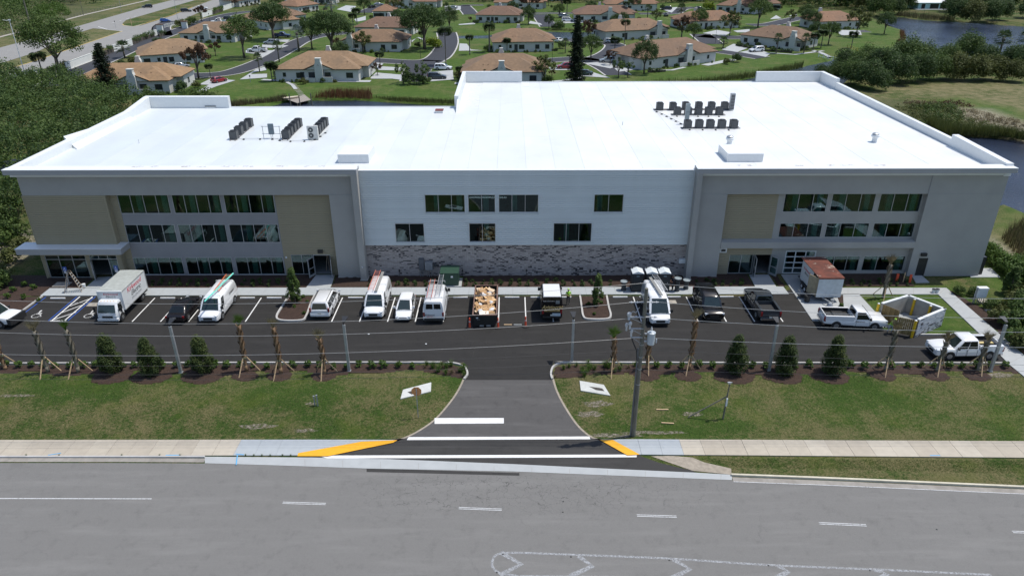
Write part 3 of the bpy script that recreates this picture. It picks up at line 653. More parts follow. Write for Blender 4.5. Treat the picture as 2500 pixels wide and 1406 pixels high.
# entrance bay, left
zc0, zc1 = 3.30, 3.98
eg = (Vx(113, 640, YS), Vx(212, 640, YS)); ed = (Vx(222, 640, YS), Vx(288, 640, YS))
siding(-50.4, -41.9, 0, 9.42, YS-.06, [(eg[0], eg[1], .05, 2.75), (ed[0], ed[1], .0, 2.75), (-60, -40, 3.4, 3.9)], .205, [M_tan])
MB().bx(-41.9+.0, -41.84, YS+.0, YR-.06, 0, 9.42).obj('return_wall', M_tan, B)
MB().bx(-42.02, -41.86, YS-.085, YS-.01, 3.98, 9.42).obj('corner_trim', M_tan, B); MB().bx(-50.46, -50.38, YS-.085, YS+.05, 0, 9.42).obj('corner_trim', M_tan, B)
cn = MB(); cn.bx(-52.0, -40.95, 69.95, YR-.1, 3.32, 3.95).obj('entrance_canopy', M_fascia, B)
MB().bx(-52.05, -40.9, 69.9, YR-.1, 3.952, 3.99).obj('canopy_cap', M_coping, B)
window(eg[0], eg[1], .05, 2.75, YS, 3, rows=[2.2]); window(ed[0], ed[1], 2.2, 2.75, YS, 3, name='transom_window')
def doorleaf(hx, hy, w_, h_, ang, name='glass_door', parent=B):
    mb = MB(Matrix.Translation((hx, hy, .05)) @ Matrix.Rotation(ang, 4, 'Z')); t = .11
    mb.bx(0, w_, -.03, .03, 0, .25); mb.bx(0, w_, -.03, .03, h_-t, h_); mb.bx(0, t, -.03, .03, .25, h_-t); mb.bx(w_-t, w_, -.03, .03, .25, h_-t); mb.bx(t, w_-t, -.04, .04, .95, 1.03)
    f = mb.obj(name, M_alu, parent)
    MB(Matrix.Translation((hx, hy, .05)) @ Matrix.Rotation(ang, 4, 'Z')).bx(t, w_-t, -.006, .006, .25, h_-t).obj('pane', M_glass, f)
    MB(Matrix.Translation((hx, hy, .05)) @ Matrix.Rotation(ang, 4, 'Z')).cyl((w_-.14, -.09, .8), (w_-.14, -.09, 1.3), .015).obj('handle', M_steel, f)
doorleaf(ed[0]+.05, YS-.03, 1.02, 2.15, R(-62)); 
mb = MB(); 
for x in (ed[0], ed[0]+1.95, ed[1]-.06): mb.bx(x, x+.06, YS-.02, YS+.1, 0, 2.2)
mb.obj('door_frame', M_alu, B)
MB().bx(ed[0]+2.01, ed[1]-.06, YS+.03, YS+.042, .05, 2.2).obj('pane', M_glass, B)
# centre-left entrance
window(sL[0], sL[1], .06, 2.42, YR, 2); MB().bx(dL[0]-.02, dL[0]+.05, YR-.03, YR+.1, 0, 2.42).bx(dL[1]-.06, dL[1], YR-.03, YR+.1, 0, 2.42).bx(dL[0]+.05, dL[1]-.06, YR-.03, YR+.1, 2.34, 2.42).obj('door_frame', M_alu, B)
doorleaf(dL[0]+.03, YR-.05, .98, 2.2, R(-118)); doorleaf(dL[1]-.03, YR-.05, .98, 2.2, R(-75))
MB().bx(Vx(777, 614, YR), Vx(789, 614, YR), YR-.3, YR-.08, 2.70, 3.02).obj('light_fixture', M_black, B)
MB().ob((Vx(700, 630, YR), YR-.13, 2.15), (.16, .12, .16)).obj('security_camera', M_coping, B)
# frames and fascia
def fascia(x0, x1, label=None):
    MB().bx(x0, x1, YF, YS+.6, 11.85, 12.33).obj('fascia', M_fascia, B); MB().bx(x0-.02, x1+.02, YF-.03, YF+.8, 12.333, 12.39).obj('coping', M_coping, B)
    MB().bx(x0+.1, x1-.1, YF+.2, YS, 11.80, 11.848).obj('soffit', M_stucco, B)
fascia(-51.1, -15.52); fascia(18.86, 51.1)
MB().bx(-16.158, -15.52, YF, YB+.3, 0, 11.848).obj('frame_column', M_stucco, B); MB().bx(18.86, 19.43, YF, YB+.3, 0, 11.848).obj('frame_column', M_stucco, B)
MB().ob((-15.85, YF-.08, 1.62), (.10, .16, .07), rz=.4).obj('security_camera', M_coping, B)
MB().bx(-16.25, -15.43, YF-.09, YB, -.03, .06).obj('plinth', M_kerb, B); MB().bx(18.77, 19.52, YF-.09, YB, -.03, .06).obj('plinth', M_kerb, B)
MB().bx(-18.8, -16.26, YS-.12, YR, -.03, .05).obj('plinth', M_kerb, B); MB().bx(19.53, 22.45, YS-.12, YR, -.03, .05).obj('plinth', M_kerb, B)
# -- middle: ribbed pale siding over split-face base
XA, XB_ = -15.52, 18.86
mw = []
for (xa, ya, xb2, yb2, k) in ((1035.5, 475, 1133, 521, 3), (1141, 475, 1207, 521, 2), (1215.5, 475, 1312.5, 521, 3), (1451, 472, 1522.5, 520, 2), (963.5, 546, 1034, 593, 2), (1143.6, 546, 1208, 593, 2), (1352, 547, 1445, 592, 3)):
    Yw = YB-.22; x0, x1 = Vx(xa+(2 if xa < 1245 else -1), (ya+yb2)/2, Yw), Vx(xb2+(2 if xa < 1245 else -1), (ya+yb2)/2, Yw)
    top = 9.46 if ya < 500 else 6.26; bot = 7.37 if ya < 500 else 4.04
    mw.append((x0, x1, bot, top, k))
siding(XA, XB_, 3.80, 11.90, YB-.24, [(a-.05, b_+.05, c, d) for a, b_, c, d, k in mw], .2315, M_wsid)
for a, b_, c, d, k in mw:
    window(a, b_, c+.05, d-.03, YB-.20, k)
    MB().bx(a-.07, a, YB-.29, YB-.1, c-.02, d+.04).bx(b_, b_+.07, YB-.29, YB-.1, c-.02, d+.04).bx(a, b_, YB-.29, YB-.1, d-.03, d+.04).bx(a, b_, YB-.31, YB-.1, c-.02, c+.05).obj('window_trim', M_wsid[1], B)
MB().bx(XA+.002, XB_-.002, YB-.27, YB+.2, 11.90, 12.0).obj('coping', M_coping, B)
MB().bx(XA+.002, XB_-.002, YB-.26, YB+.1, 3.745, 3.80).obj('flashing', M_wsid[1], B)
# split-face units
M_bd = [mat('unit_dark_%d' % i, c, .85, var=.15, scale=6) for i, c in enumerate(((.055, .050, .055), (.085, .078, .082)))]
M_bl = [mat('unit_grey_%d' % i, c, .88, var=.1, scale=5) for i, c in enumerate(((.375, .335, .315), (.325, .288, .272), (.42, .375, .35)))]
nu, nc = 160, 38; uw = (XB_-XA)/nu; ch = 3.74/nc; darkm = np.zeros((nc, nu), int); rg = random.Random(11)
for _ in range(430):
    c = rg.randrange(nc); u = rg.randrange(nu); k = rg.choice((1, 1, 1, 2))
    while True:
        darkm[c, u:min(nu, u+k)] = 1
        if rg.random() < .55: break
        c += rg.choice((-1, 1)); u += k if rg.random() < .5 else -k; k = rg.choice((1, 1, 2))
        if not (0 <= c < nc and 0 <= u < nu): break
wallback = MB().bx(XA+.001, XB_-.001, YB, YB+.3, 0, 3.744).obj('base_wall', mat('mortar', (.10, .095, .10), .95), B)
nparts = 0; lm = [MB(), MB()]; bricks = {}
for c in range(nc):
    u = 0; off = rg.random()*uw
    while u < nu:
        dk = darkm[c, u]; k = 1
        mx = rg.choice((1, 2, 2)) if not dk else rg.choice((2, 3))
        while u+k < nu and darkm[c, u+k] == dk and k < mx: k += 1
        x0 = XA+u*uw+.004; x1 = XA+(u+k)*uw-.004; z0 = c*ch+.006; z1 = (c+1)*ch-.004; pr = rg.uniform(.015, .04)+(.012 if dk else 0)
        if dk and nparts < 300:
            key = (k, rg.randrange(3))
            if key not in bricks: bricks[key] = MB().hexa([(0, .01, 0), (k*uw-.008, 0, 0), (k*uw-.008, .06, 0), (0, .06, 0), (0, .0, ch-.01), (k*uw-.008, .01, ch-.01), (k*uw-.008, .06, ch-.01), (0, .06, ch-.01)]).mesh('brick', M_bd[rg.randrange(2)])
            o = bpy.data.objects.new('brick', bricks[key]); COL.objects.link(o); o.parent = wallback; o.location = (x0, YB-pr-.01, z0); nparts += 1
        else:
            q = lm[1] if dk else lm[0]; q.m = rg.randrange(2 if dk else 3); q.bx(x0, x1, YB-pr, YB+.01, z0, z1)
        u += k
lm[0].obj('brickwork', M_bl, wallback, kind='stuff'); lm[1].obj('brickwork', M_bd, wallback, kind='stuff')
# -- right wing
RG = [(28.66, 33.22), (33.62, 38.20), (38.66, 43.08)]; RRw = [(4.30, 5.95), (7.18, 9.38)]
wallgrid(19.43, 51.0, 9.4, 11.85, YS, YS+.35, [], 'stucco_band', M_stucco)
MB().bx(19.432, 22.43, YS-.05, YR+.3, 0, 9.4).obj('stucco_wall', M_stucco, B)
dR = (Vx(2237, 655, YS), Vx(2260, 655, YS))
wallgrid(43.2, 51.0, 0, 9.4, YS-.02, YS+.3, [(dR[0], dR[1], 0, 2.15)], 'stucco_wall', M_stucco)
MB().bx(43.2, 43.35, YS+.28, YR+.2, 0, 9.4).obj('return_wall', M_stucco, B)
MB().bx(43.14, 43.22, YS-.035, YS+.1, 9.4, 11.84).obj('expansion_joint', M_stuccod, B)
MB().bx(dR[0]+.02, dR[1]-.02, YS+.05, YS+.1, .05, 2.15).obj('steel_door', M_black, B)
MB().bx(Vx(2249, 615, YS), Vx(2262, 615, YS), YS-.28, YS-.03, 2.45, 2.78).obj('light_fixture', M_black, B)
wallgrid(28.0, 43.2, 3.9, 9.4, YR, YR+.25, [(a, b_, c, d) for a, b_ in RG for c, d in RRw], 'window_wall', M_stucco)
for a, b_ in RG:
    for c, d in RRw: window(a, b_, c, d, YR, 3)
siding(22.43, 28.0, 4.2, 9.4, YR-.06, [], .205, [M_tan])
MB().hexa([(22.44, YS-.12, 3.38), (43.19, YS-.12, 3.38), (43.19, YR-.002, 3.38), (22.44, YR-.002, 3.38), (22.44, YS-.12, 4.05), (43.19, YS-.12, 4.05), (43.19, YR-.002, 4.19), (22.44, YR-.002, 4.19)]).obj('ledge', M_stucco, B)
gx = (Vx(1914, 640, YR), Vx(1988, 640, YR)); RW1 = [(Vx(2004, 640, YR), Vx(2097, 640, YR)), (Vx(2106, 640, YR), Vx(2208, 640, YR))]
wallgrid(28.3, 43.2, 0, 3.38, YR, YR+.25, [(gx[0], gx[1], 0, 2.75)]+[(a, b_, .34, 2.12) for a, b_ in RW1], 'window_wall', M_stucco)
for a, b_ in RW1: window(a, b_, .34, 2.12, YR, 3)
window(gx[0], gx[1], .02, 2.75, YR, 3, rows=[.72, 1.36, 2.05], fr=.11, name='garage_door', mf=M_wsid[1])
sR = (Vx(1778, 645, YR), Vx(1836, 645, YR)); eR = (Vx(1840, 645, YR), Vx(1880, 645, YR))
siding(22.43, 28.3, 0, 3.38, YR-.06, [(sR[0], eR[1], 0, 2.42)], .205, [M_tan])
window(sR[0], sR[1], .06, 2.4, YR, 2); MB().bx(eR[0]-.04, eR[0]+.03, YR-.03, YR+.1, 0, 2.42).bx(eR[1]-.06, eR[1], YR-.03, YR+.1, 0, 2.42).bx(eR[0]+.03, eR[1]-.06, YR-.03, YR+.1, 2.34, 2.42).obj('door_frame', M_alu, B)
doorleaf(eR[0]+.03, YR-.05, .98, 2.2, R(-97)); doorleaf(eR[1]-.03, YR-.05, .98, 2.2, R(-55))
MB().bx(22.6, 23.35, YS-.02+.5, YR-.08, 2.62, 3.18).obj('light_fixture', M_coping, B); MB().bx(22.75, 23.2, YS+.44, YS+.48, 2.76, 3.02).obj('lamp_face', M_black, B)
# side and back walls, floors, interiors
MB().bx(-50.4, -50.25, YS+.35, 102.0, 0, 11.3).obj('side_wall', M_stucco, B); MB().bx(50.7, 51.0, YS+.35, 120.8, 0, 11.9).obj('side_wall', M_stucco, B)
MB().bx(-50.1, -7.4, 102.1, 102.4, 0, 11.55).obj('rear_wall', M_stucco, B); MB().bx(-7.4, 50.7, 120.5, 120.8, 0, 11.55).obj('rear_wall', M_stucco, B); MB().bx(-7.7, -7.4, 102.4, 120.8, 0, 11.6).obj('side_wall', M_stucco, B)
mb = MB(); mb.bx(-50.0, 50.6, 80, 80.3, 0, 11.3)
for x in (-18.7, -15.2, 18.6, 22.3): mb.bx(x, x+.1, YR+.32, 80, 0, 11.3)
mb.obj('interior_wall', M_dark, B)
mb = MB()
for z in (-.02, 3.15, 6.75): mb.bx(-50.0, 50.6, YR+.30, 80, z, z+.06+.0 if z < 0 else z+.35)
mb.obj('floor_slab', M_floorc, B)
mb = MB()
cols = [a+(b_-a)*f for a, b_ in LG for f in (.36, .86)]+[a+(b_-a)*f for a, b_ in RG for f in (.3, .88)]+[-7.8, -5.4, -2.6, .4, 6.0, 9.4, 13.5]
for i, x in enumerate(cols):
    for z0, z1 in ((.05, 3.15), (3.5, 6.75), (7.1, 11.3)):
        if i < 12 or z0 > 3: mb.bx(x-.28, x+.28, 72.45, 72.8, z0, z1)
mb.obj('interior_column', M_intw, B)
# -- roof: every membrane sheet its own strip
deck = MB().bx(-50.2, -7.4, YS+.55, 102.35, 11.3, 11.57).bx(-7.4, 50.35, YS+.55, 120.5, 11.3, 11.57).obj('roof_deck', mat('seam_grey', (.58, .60, .60), .6), B)
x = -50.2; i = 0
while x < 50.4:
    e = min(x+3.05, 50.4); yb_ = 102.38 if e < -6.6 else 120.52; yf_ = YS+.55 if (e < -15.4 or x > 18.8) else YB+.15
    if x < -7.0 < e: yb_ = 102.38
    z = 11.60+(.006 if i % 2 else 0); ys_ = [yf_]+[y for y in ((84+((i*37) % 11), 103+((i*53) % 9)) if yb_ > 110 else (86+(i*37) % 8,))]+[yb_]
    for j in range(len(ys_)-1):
        MB().hexa([(x, ys_[j], 11.56), (e-.012, ys_[j], 11.56), (e-.012, ys_[j+1]-.01, 11.56), (x, ys_[j+1]-.01, 11.56), (x, ys_[j], z), (e-.012, ys_[j], z-.004), (e-.012, ys_[j+1]-.01, z-.004), (x, ys_[j+1]-.01, z)]).obj('membrane_sheet', M_roof_sheen[max(0, min(5, int((x+52)/15+((i*7+j*3) % 3)*.5)))], deck)  # tone picked by x, so the painted sheen brightens to the right
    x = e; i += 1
MB().bx(-7.4, -6.95, 102.38, 120.5, 11.5, 11.60).obj('membrane_sheet', M_roof[0], deck)
mp_ = M_coping
def par(name, x0, x1, y0, y1, z0, za, zb=None, ax='y'):
    zb = za if zb is None else zb; mb = MB()
    z = (za, za, zb, zb) if ax == 'y' else (za, zb, zb, za)
    mb.hexa([(x0, y0, z0), (x1, y0, z0), (x1, y1, z0), (x0, y1, z0), (x0, y0, z[0]), (x1, y0, z[1]), (x1, y1, z[2]), (x0, y1, z[3])]); return mb.obj(name, mp_, B)
par('parapet', -51.0, -15.6, YF+.8, YS+.54, 11.4, 12.385); par('parapet', 18.9, 50.45, YF+.8, YS+.54, 11.4, 12.385)
par('parapet', -51.0, -50.2, YS+.54, 96.0, 11.3, 12.385, 12.50); par('parapet', -51.0, -50.2, 96.0, 102.0, 11.3, 12.5, 13.15); par('parapet', -51.0, -39.3, 102.0, 102.8, 11.3, 13.15)
par('parapet', -39.3, -7.6, 102.38, 102.62, 11.3, 11.68)
par('parapet', -7.75, -7.2, 101.6, 120.5, 11.3, 13.3); par('parapet', -7.75, 1.9, 120.5, 121.0, 11.3, 13.3); par('parapet', 1.9, 40.0, 120.53, 120.8, 11.3, 11.68)
par('parapet', 40.0, 51.0, 120.5, 121.0, 11.3, 13.2); par('parapet', 50.4, 51.0, 114.5, 120.5, 11.3, 13.2); par('parapet', 50.45, 50.95, 81.6, 114.5, 11.3, 12.42, 12.62); par('parapet', 50.4, 51.1, YF+.8, 81.6, 11.3, 12.62, 12.95)
par('parapet', 1.95, 3.0, 117.0, 120.4, 11.3, 11.62)
MB().yz([(101.6, 11.6), (98.6, 11.6), (101.6, 12.9)], -7.4, -7.1).obj('buttress', mp_, B)
cr = [G(160, 352, 11.6), G(190, 366, 11.6), G(335, 290, 11.6), G(313, 290, 11.6)]
mb = MB(); i0 = [mb.pt((a, b_, 11.6)) for a, b_ in cr]; j0 = [mb.pt((cr[0][0], cr[0][1], 12.5)), mb.pt((cr[3][0], cr[3][1], 11.9))]
mb.face((i0[1], i0[2], j0[1], j0[0])); mb.face((i0[0], i0[1], j0[0])); mb.face((i0[2], i0[3], j0[1])); mb.face((i0[3], i0[0], j0[0], j0[1])); mb.obj('cricket', mp_, B)
M_stain = worn('roof_stain', (.33, .24, .22), .46, .70, 1.3); M_staing = worn('roof_grime', (.42, .40, .38), .50, .80, 1.2)
for px_, py_, w_, h_ in ((330, 411, 1.5, .5), (371, 411.5, 1.2, .5), (450, 411.5, 1.6, .6), (486, 411.5, 1.2, .5), (554, 412, 2.2, .6), (600, 412, 1.5, .6), (678, 412, 1.8, .6), (746, 412, 1.3, .5), (780, 412, 1, .5), (1805, 410, 1.5, .5), (1840, 410, 1.4, .5), (1955, 408, 1.4, .5), (2035, 408, 1.6, .5), (2075, 408, 1.8, .5), (2150, 407, 1.8, .5)):
    a = G(px_, py_, 12.39); yy = min(max(a[1], YF+.9), YS+.45)
    flat([(a[0]+w_*.42*math.cos(t*.524)*(1+.15*math.sin(t*2+a[0])), YF+1.08+.24*math.sin(t*.524)) for t in range(12)], 12.392, 'stain', M_stain, B)
# ---------------------------------------------------------------- on the roof
M_cond = mat('condenser_grey', (.055, .06, .065), .6, var=.15); M_condl = mat('condenser_slats', (.12, .125, .13), .5, var=.1); M_beige = mat('unit_beige', (.48, .48, .46), .55)
def condenser():
    t = thing('air_conditioner', 'x', 'air conditioner', (0, 0, 0)); b_ = MB().bx(-.40, .40, -.40, .40, .02, .98).obj('casing', M_cond, t)
    mb = MB()
    for k in range(9): z = .10+k*.095; mb.bx(-.425, .425, -.425, -.40, z, z+.045); mb.bx(-.425, .425, .40, .425, z, z+.045); mb.bx(-.425, -.40, -.4, .4, z, z+.045); mb.bx(.40, .425, -.4, .4, z, z+.045)
    mb.obj('louvre', M_condl, t)
    for sx in (-1, 1):
        for sy in (-1, 1): MB().bx(sx*.40-.035, sx*.40+.035, sy*.40-.035, sy*.40+.035, 0, 1.0).obj('corner_post', M_cond, t)
    mb = MB(); mb.lathe((0, 0, .98), [(.42, 0), (.42, .05), (.36, .07), (.34, .03), (.05, .0)], 16)
    for k in range(8): a = k*math.pi/8; mb.ob((0, 0, 1.055), (.74, .012, .012), rz=a)
    mb.obj('fan_guard', M_black, t); return t
c0 = condenser(); first = True
ORD = ['nearest', 'second', 'third', 'fourth', 'fifth', 'sixth']
def place(px_, py_, label, rz=0):
    global first
    a = G(px_, py_, 11.6)
    if first: o = c0; o.location = (a[0], a[1], 11.62); o['label'] = label; o['group'] = 'rooftop air conditioners'; first = False; return o
    return dup(c0, (a[0], a[1], 11.62), rz, label, 'rooftop air conditioners')
M_sleeper = mat('timber_sleeper', (.16, .15, .15), .8)
def row(pts, names, desc):
    P0 = G(*pts[0], 11.6); P1 = G(*pts[-1], 11.6); d = Vector((P1[0]-P0[0], P1[1]-P0[1])); L = d.length+1.6; c = ((P0[0]+P1[0])/2, (P0[1]+P1[1])/2)
    mb = MB()
    for s in (-.3, .3): mb.ob((c[0]+s*(-d.y/d.length), c[1]+s*d.x/d.length, 11.65), (L, .12, .09), rz=math.atan2(d.y, d.x))
    tag(mb.obj('equipment_rail', M_sleeper), 'long low rail base under '+desc, 'equipment rail')
    for p, nme in zip(pts, names): place(p[0], p[1], nme+' dark unit in '+desc)
row([(573, 340), (585, 329), (597, 319), (609, 310)], ['nearest', 'second nearest', 'third', 'farthest'], 'the leftmost diagonal rooftop row')
row([(700, 339), (707, 331), (715, 323), (722, 316), (729, 310)], ['nearest', 'second nearest', 'middle', 'fourth', 'farthest'], 'the rooftop row left of the beige unit')
row([(769, 334), (775, 327), (781, 320), (787, 314), (793, 308)], ['nearest', 'second nearest', 'middle', 'fourth', 'farthest'], 'the rooftop row right of the beige unit')
nm6 = ['leftmost', 'second from left', 'third from left', 'third from right', 'second from right', 'rightmost']; nm5 = ['leftmost', 'second from left', 'middle', 'second from right', 'rightmost']
row([(1610, 269), (1642, 269), (1673, 268), (1705, 268), (1736, 268), (1768, 268)], nm6, 'the back row on the roof, right side')
row([(1653, 281), (1679, 281), (1704, 281), (1729, 281), (1755, 281)], nm5, 'the middle row on the roof, right side')
row([(1678, 314), (1706, 313), (1733, 313), (1761, 313), (1790, 313)], nm5, 'the front row on the roof, right side')
# twin fan heat pump
a = G(765, 342, 11.6); t = thing('heat_pump', 'beige upright rooftop unit with two round fans facing the car park', 'air conditioner', (a[0], a[1], 11.62))
MB().bx(-.62, .62, -.05, .35, .08, 1.62).obj('casing', M_beige, t)
for z in (.52, 1.18): f = MB().cyl((-.18, -.07, z), (-.18, -.05, z), .30, .30, 20).obj('fan_grille', M_cond, t); MB().cyl((-.18, -.09, z), (-.18, -.07, z), .09, .09, 12).obj('fan_hub', M_beige, f)
MB().bx(-.5, -.4, 0, .3, 0, .08).bx(.4, .5, 0, .3, 0, .08).obj('foot', M_black, t)
# electrical cabinets with strut stands
def cabinet(px_, py_, h_, w_, label, stand=True, mm=None):
    a = G(px_, py_, 11.6); t = thing('electrical_cabinet', label, 'electrical cabinet', (a[0], a[1], 11.6))
    MB().bx(-w_/2, w_/2, 0, .25, .5 if stand else .1, .5+h_).obj('cabinet', mm or mat('cabinet_blue_grey', (.13, .17, .20), .5, .2), t)
    if stand:
        mb = MB()
        for x in (-1.0, 1.0): mb.cyl((x, .15, 0), (x, .15, 1.5), .035)
        for z in (.55, 1.42): mb.cyl((-1.15, .15, z), (1.15, .15, z), .03)
        mb.obj('strut_frame', M_steel, t)
    MB().bx(-w_/2+.05, w_/2-.05, -.02, 0, .5+h_*.5, .5+h_*.5+.03).obj('seam', M_black, t)
    MB().cyl((-.1, .1, 0), (-.1, .1, .5), .03).cyl((.1, .1, 0), (.1, .1, .5), .03).obj('conduit', M_steel, t)
cabinet(664, 339, 1.25, .62, 'blue-grey electrical cabinet on a strut frame between the left rooftop rows')
cabinet(1676, 304, 2.1, .55, 'tall narrow electrical cabinet behind the front row of five rooftop units', False, mat('cabinet_pale', (.28, .33, .35), .45, .3))
a = G(1785, 270, 11.6); t = thing('lattice_cabinet', 'tall narrow louvred tower unit at the right end of the back row on the roof', 'air conditioner', (a[0], a[1], 11.6)); MB().bx(-.3, .3, -.2, .3, .1, 2.3).obj('casing', M_steel, t)
mb = MB()
for k in range(10): mb.bx(-.26, .26, -.23, -.2, .2+k*.2, .33+k*.2)
mb.obj('louvre', M_cond, t)
# pipe runs on blocks
def run(pts, label, r=.025, z=11.75):
    P_ = [(*G(*p, 11.6), z) for p in pts]; t = thing('pipe_run', label, 'pipe', (0, 0, 0))
    MB().tube(P_, r, 6).obj('pipe', M_steel, t)
    for i in range(len(P_)-1):
        a, b_ = Vector(P_[i]), Vector(P_[i+1]); L = (b_-a).length; n_ = max(1, int(L/1.3)); ang = math.atan2(b_.y-a.y, b_.x-a.x)
        for k in range(n_): c = a.lerp(b_, (k+.5)/n_); MB(Matrix.Translation((c.x, c.y, 11.605)) @ Matrix.Rotation(ang, 4, 'Z')).xz([(-.11, 0), (.11, 0), (.05, .12), (-.05, .12)], -.14, .14).obj('support_block', M_black, t)
run([(575, 342), (655, 341), (675, 342), (692, 347), (760, 346), (776, 339), (800, 322)], 'grey conduit run on black blocks joining the left rooftop rows')
run([(1597, 272), (1622, 283), (1668, 307)], 'diagonal conduit run on black blocks between the right rooftop rows')
run([(1668, 318), (1795, 319)], 'straight conduit run on black blocks before the front row of five rooftop units')
run([(1640, 285), (1768, 286)], 'straight conduit run on black blocks before the middle row of five rooftop units')
# vents, curbs, hatch
def vent(px_, py_, label):
    a = G(px_, py_, 11.6); t = thing('roof_vent', label, 'roof vent', (a[0], a[1], 11.6)); t.scale = (.78, .78, .8); MB().lathe((0, 0, 0), [(.42, 0), (.42, .1), (.36, .12), (.36, .75)], 16).obj('stack', M_coping, t)
    MB().lathe((0, 0, .7), [(.48, 0), (.58, .12), (.58, .3), (.48, .42)], 16).obj('storm_band', M_coping, t); MB().lathe((0, 0, 1.12), [(.33, 0), (.33, .08)], 16).obj('neck', M_steel, t); MB().lathe((0, 0, 1.2), [(.5, 0), (.5, .03), (.3, .16), (.05, .2)], 16).obj('cap', M_steel, t)
vent(1780, 354, 'round white roof vent with steel cap behind the white box curb'); vent(2134, 347, 'round white roof vent with steel cap standing alone near the right parapet')
def curb(p0, p1, p2, h_, nm, label):
    A, Bq, Cq = G(*p0, 11.6+0), G(*p1, 11.6), G(*p2, 11.6); o = MB().bx(A[0], Bq[0], A[1], Cq[1], 11.58, 11.6+h_).obj(nm, M_coping); tag(o, label, 'roof curb'); return o
curb((826, 399), (901, 399), (838, 375), .95, 'roof_curb', 'white membrane-covered box curb on the left half of the roof'); curb((1775, 396), (1862, 396), (1800, 372), .9, 'roof_curb', 'white membrane-covered box curb on the right half of the roof')
a = G(1073, 275, 11.6); t = thing('roof_hatch', 'small square roof hatch with dark red lid at the rear edge', 'roof hatch', (a[0], a[1], 11.6)); MB().bx(-.5, .5, -.5, .5, 0, .32).obj('curb', M_coping, t); MB().bx(-.55, .55, -.55, .55, .32, .40).obj('lid', mat('oxide_red', (.16, .035, .03), .7), t)
a = G(517, 263, 11.6); t = thing('roof_hatch', 'low square roof hatch with grey lid by the left rear parapet', 'roof hatch', (a[0], a[1], 11.6)); MB().bx(-.7, .7, -.5, .5, 0, .22).obj('curb', M_coping, t); MB().bx(-.74, .74, -.54, .54, .22, .30).obj('lid', M_cond, t)
for i, (a_, b_) in enumerate(((340, 350), (1520, 306))):
    a = G(a_, b_, 11.6); tag(MB().cyl((a[0], a[1], 11.6), (a[0], a[1], 12.05), .05).obj('vent_pipe', M_coping), 'thin white vent pipe on the '+('left' if i == 0 else 'middle')+' of the roof', 'vent pipe')
# ---------------------------------------------------------------- on the walls
def wbox(px0, py0, px1, py1, Y, dep, nm, m, label, cat, pipes=0):
    d0 = G  # height from the wall plane
    x0, x1 = Vx(px0, (py0+py1)/2, Y), Vx(px1, (py0+py1)/2, Y)
    def zz(px, py): d = RC.T @ np.array([px-CX, py-CY, FPX]); return HC+float(d[2]*Y/d[1])
    z1, z0 = zz(px0, py0), zz(px0, py1); t = thing(nm, label, cat, (x0, Y, 0)); MB().bx(0, x1-x0, -dep, 0, z0, z1).obj('cabinet', m, t)
    MB().bx(.03, x1-x0-.03, -dep-.015, -dep, z0+.04, z1-.04).obj('door', m, t)
    if pipes:
        mb = MB()
        for k in range(pipes): x = (x1-x0)*(k+.7)/(pipes+.4); mb.cyl((x, -dep/2, 0), (x, -dep/2, z0), .035)
        mb.obj('conduit', M_steel, t)
wbox(1023, 630, 1036, 657, YB-.06, .3, 'meter_cabinet', mat('cabinet_dark_grey', (.09, .10, .115), .5), 'tall dark grey electrical cabinet on the stone-pattern wall', 'electrical cabinet', 3)
wbox(1038, 637, 1057, 657, YB-.06, .35, 'meter_cabinet', mat('cabinet_grey', (.20, .215, .23), .5), 'wide light grey electrical cabinet right of the tall dark one', 'electrical cabinet', 3)
wbox(1059, 641, 1066, 650, YB-.06, .15, 'meter_cabinet', M_cond, 'small grey box right of the wide electrical cabinet', 'electrical box')
wbox(1657, 631, 1674, 641, YB-.06, .25, 'wall_box', M_coping, 'white utility box at the right end of the stone-pattern wall', 'utility box')
for i, px_ in enumerate((975, 1129, 1285, 1441, 1599)):
    x = Vx(px_, 655, YB); tag(MB().bx(x-.06, x+.06, YB-.14, YB-.03, .55, .8).cyl((x, YB-.1, 0), (x, YB-.1, .55), .02).obj('hose_bib', M_black), 'small black hose bib on the stone-pattern wall, '+['leftmost of five', 'just right of the green transformer', 'middle of five, above the dumpster walk', 'fourth from the left behind the island tree', 'rightmost, behind the portable toilets'][i], 'hose bib')
# electrical fixtures on corner
tag(MB().bx(50.2, 51.6, 71.6, 72.6, 0, 2.1).obj('side_cabinet', M_black), 'black cabinet at the right front corner of the building', 'cabinet')
flat([(50.0, 70.9), (53.2, 70.9), (53.6, 73.2), (50.9, 73.2)], .05, 'equipment_pad', M_conc, th=.1, kind='structure')
# ================================================================ vehicles (x forward, origin on the ground)
def paint(name, col, rough=.28, metal=0.0, coat=1.0): return mat(name, col, rough, metal, var=.015, coat=coat, scale=2)
P_white = paint('paint_white', (.72, .73, .74)); P_black = paint('paint_black', (.004, .004, .005), .2, 0, .35); P_grey = paint('paint_grey', (.05, .058, .068), .3, .3)
P_red = paint('paint_red', (.26, .012, .02)); P_blue = paint('paint_blue', (.02, .10, .38)); P_navy = paint('paint_navy', (.015, .03, .10)); P_silver = paint('paint_silver', (.38, .40, .41), .3, .5)
P_dbrown = paint('paint_dark_brown', (.012, .010, .011), .25, 0, .4); P_green = paint('paint_green_grey', (.03, .055, .05)); P_boxw = mat('box_white', (.62, .64, .65), .5, var=.03); P_boxroof = mat('box_roof_grey', (.34, .36, .34), .7, var=.12, dirt=.35, dcol=(.2, .2, .18))
M_cglass = mat('car_glass', (.008, .011, .012), .06, spec=.6); M_wsg = mat('windscreen_glass', (.015, .026, .026), .05, spec=.7, coat=.15)
M_tyre = mat('tyre', (.018, .018, .018), .9); M_rim = mat('wheel_rim', (.35, .36, .37), .35, .7); M_head = mat('headlight', (.62, .66, .70), .12, coat=1); M_tail = mat('taillight', (.22, .01, .012), .2, coat=1)
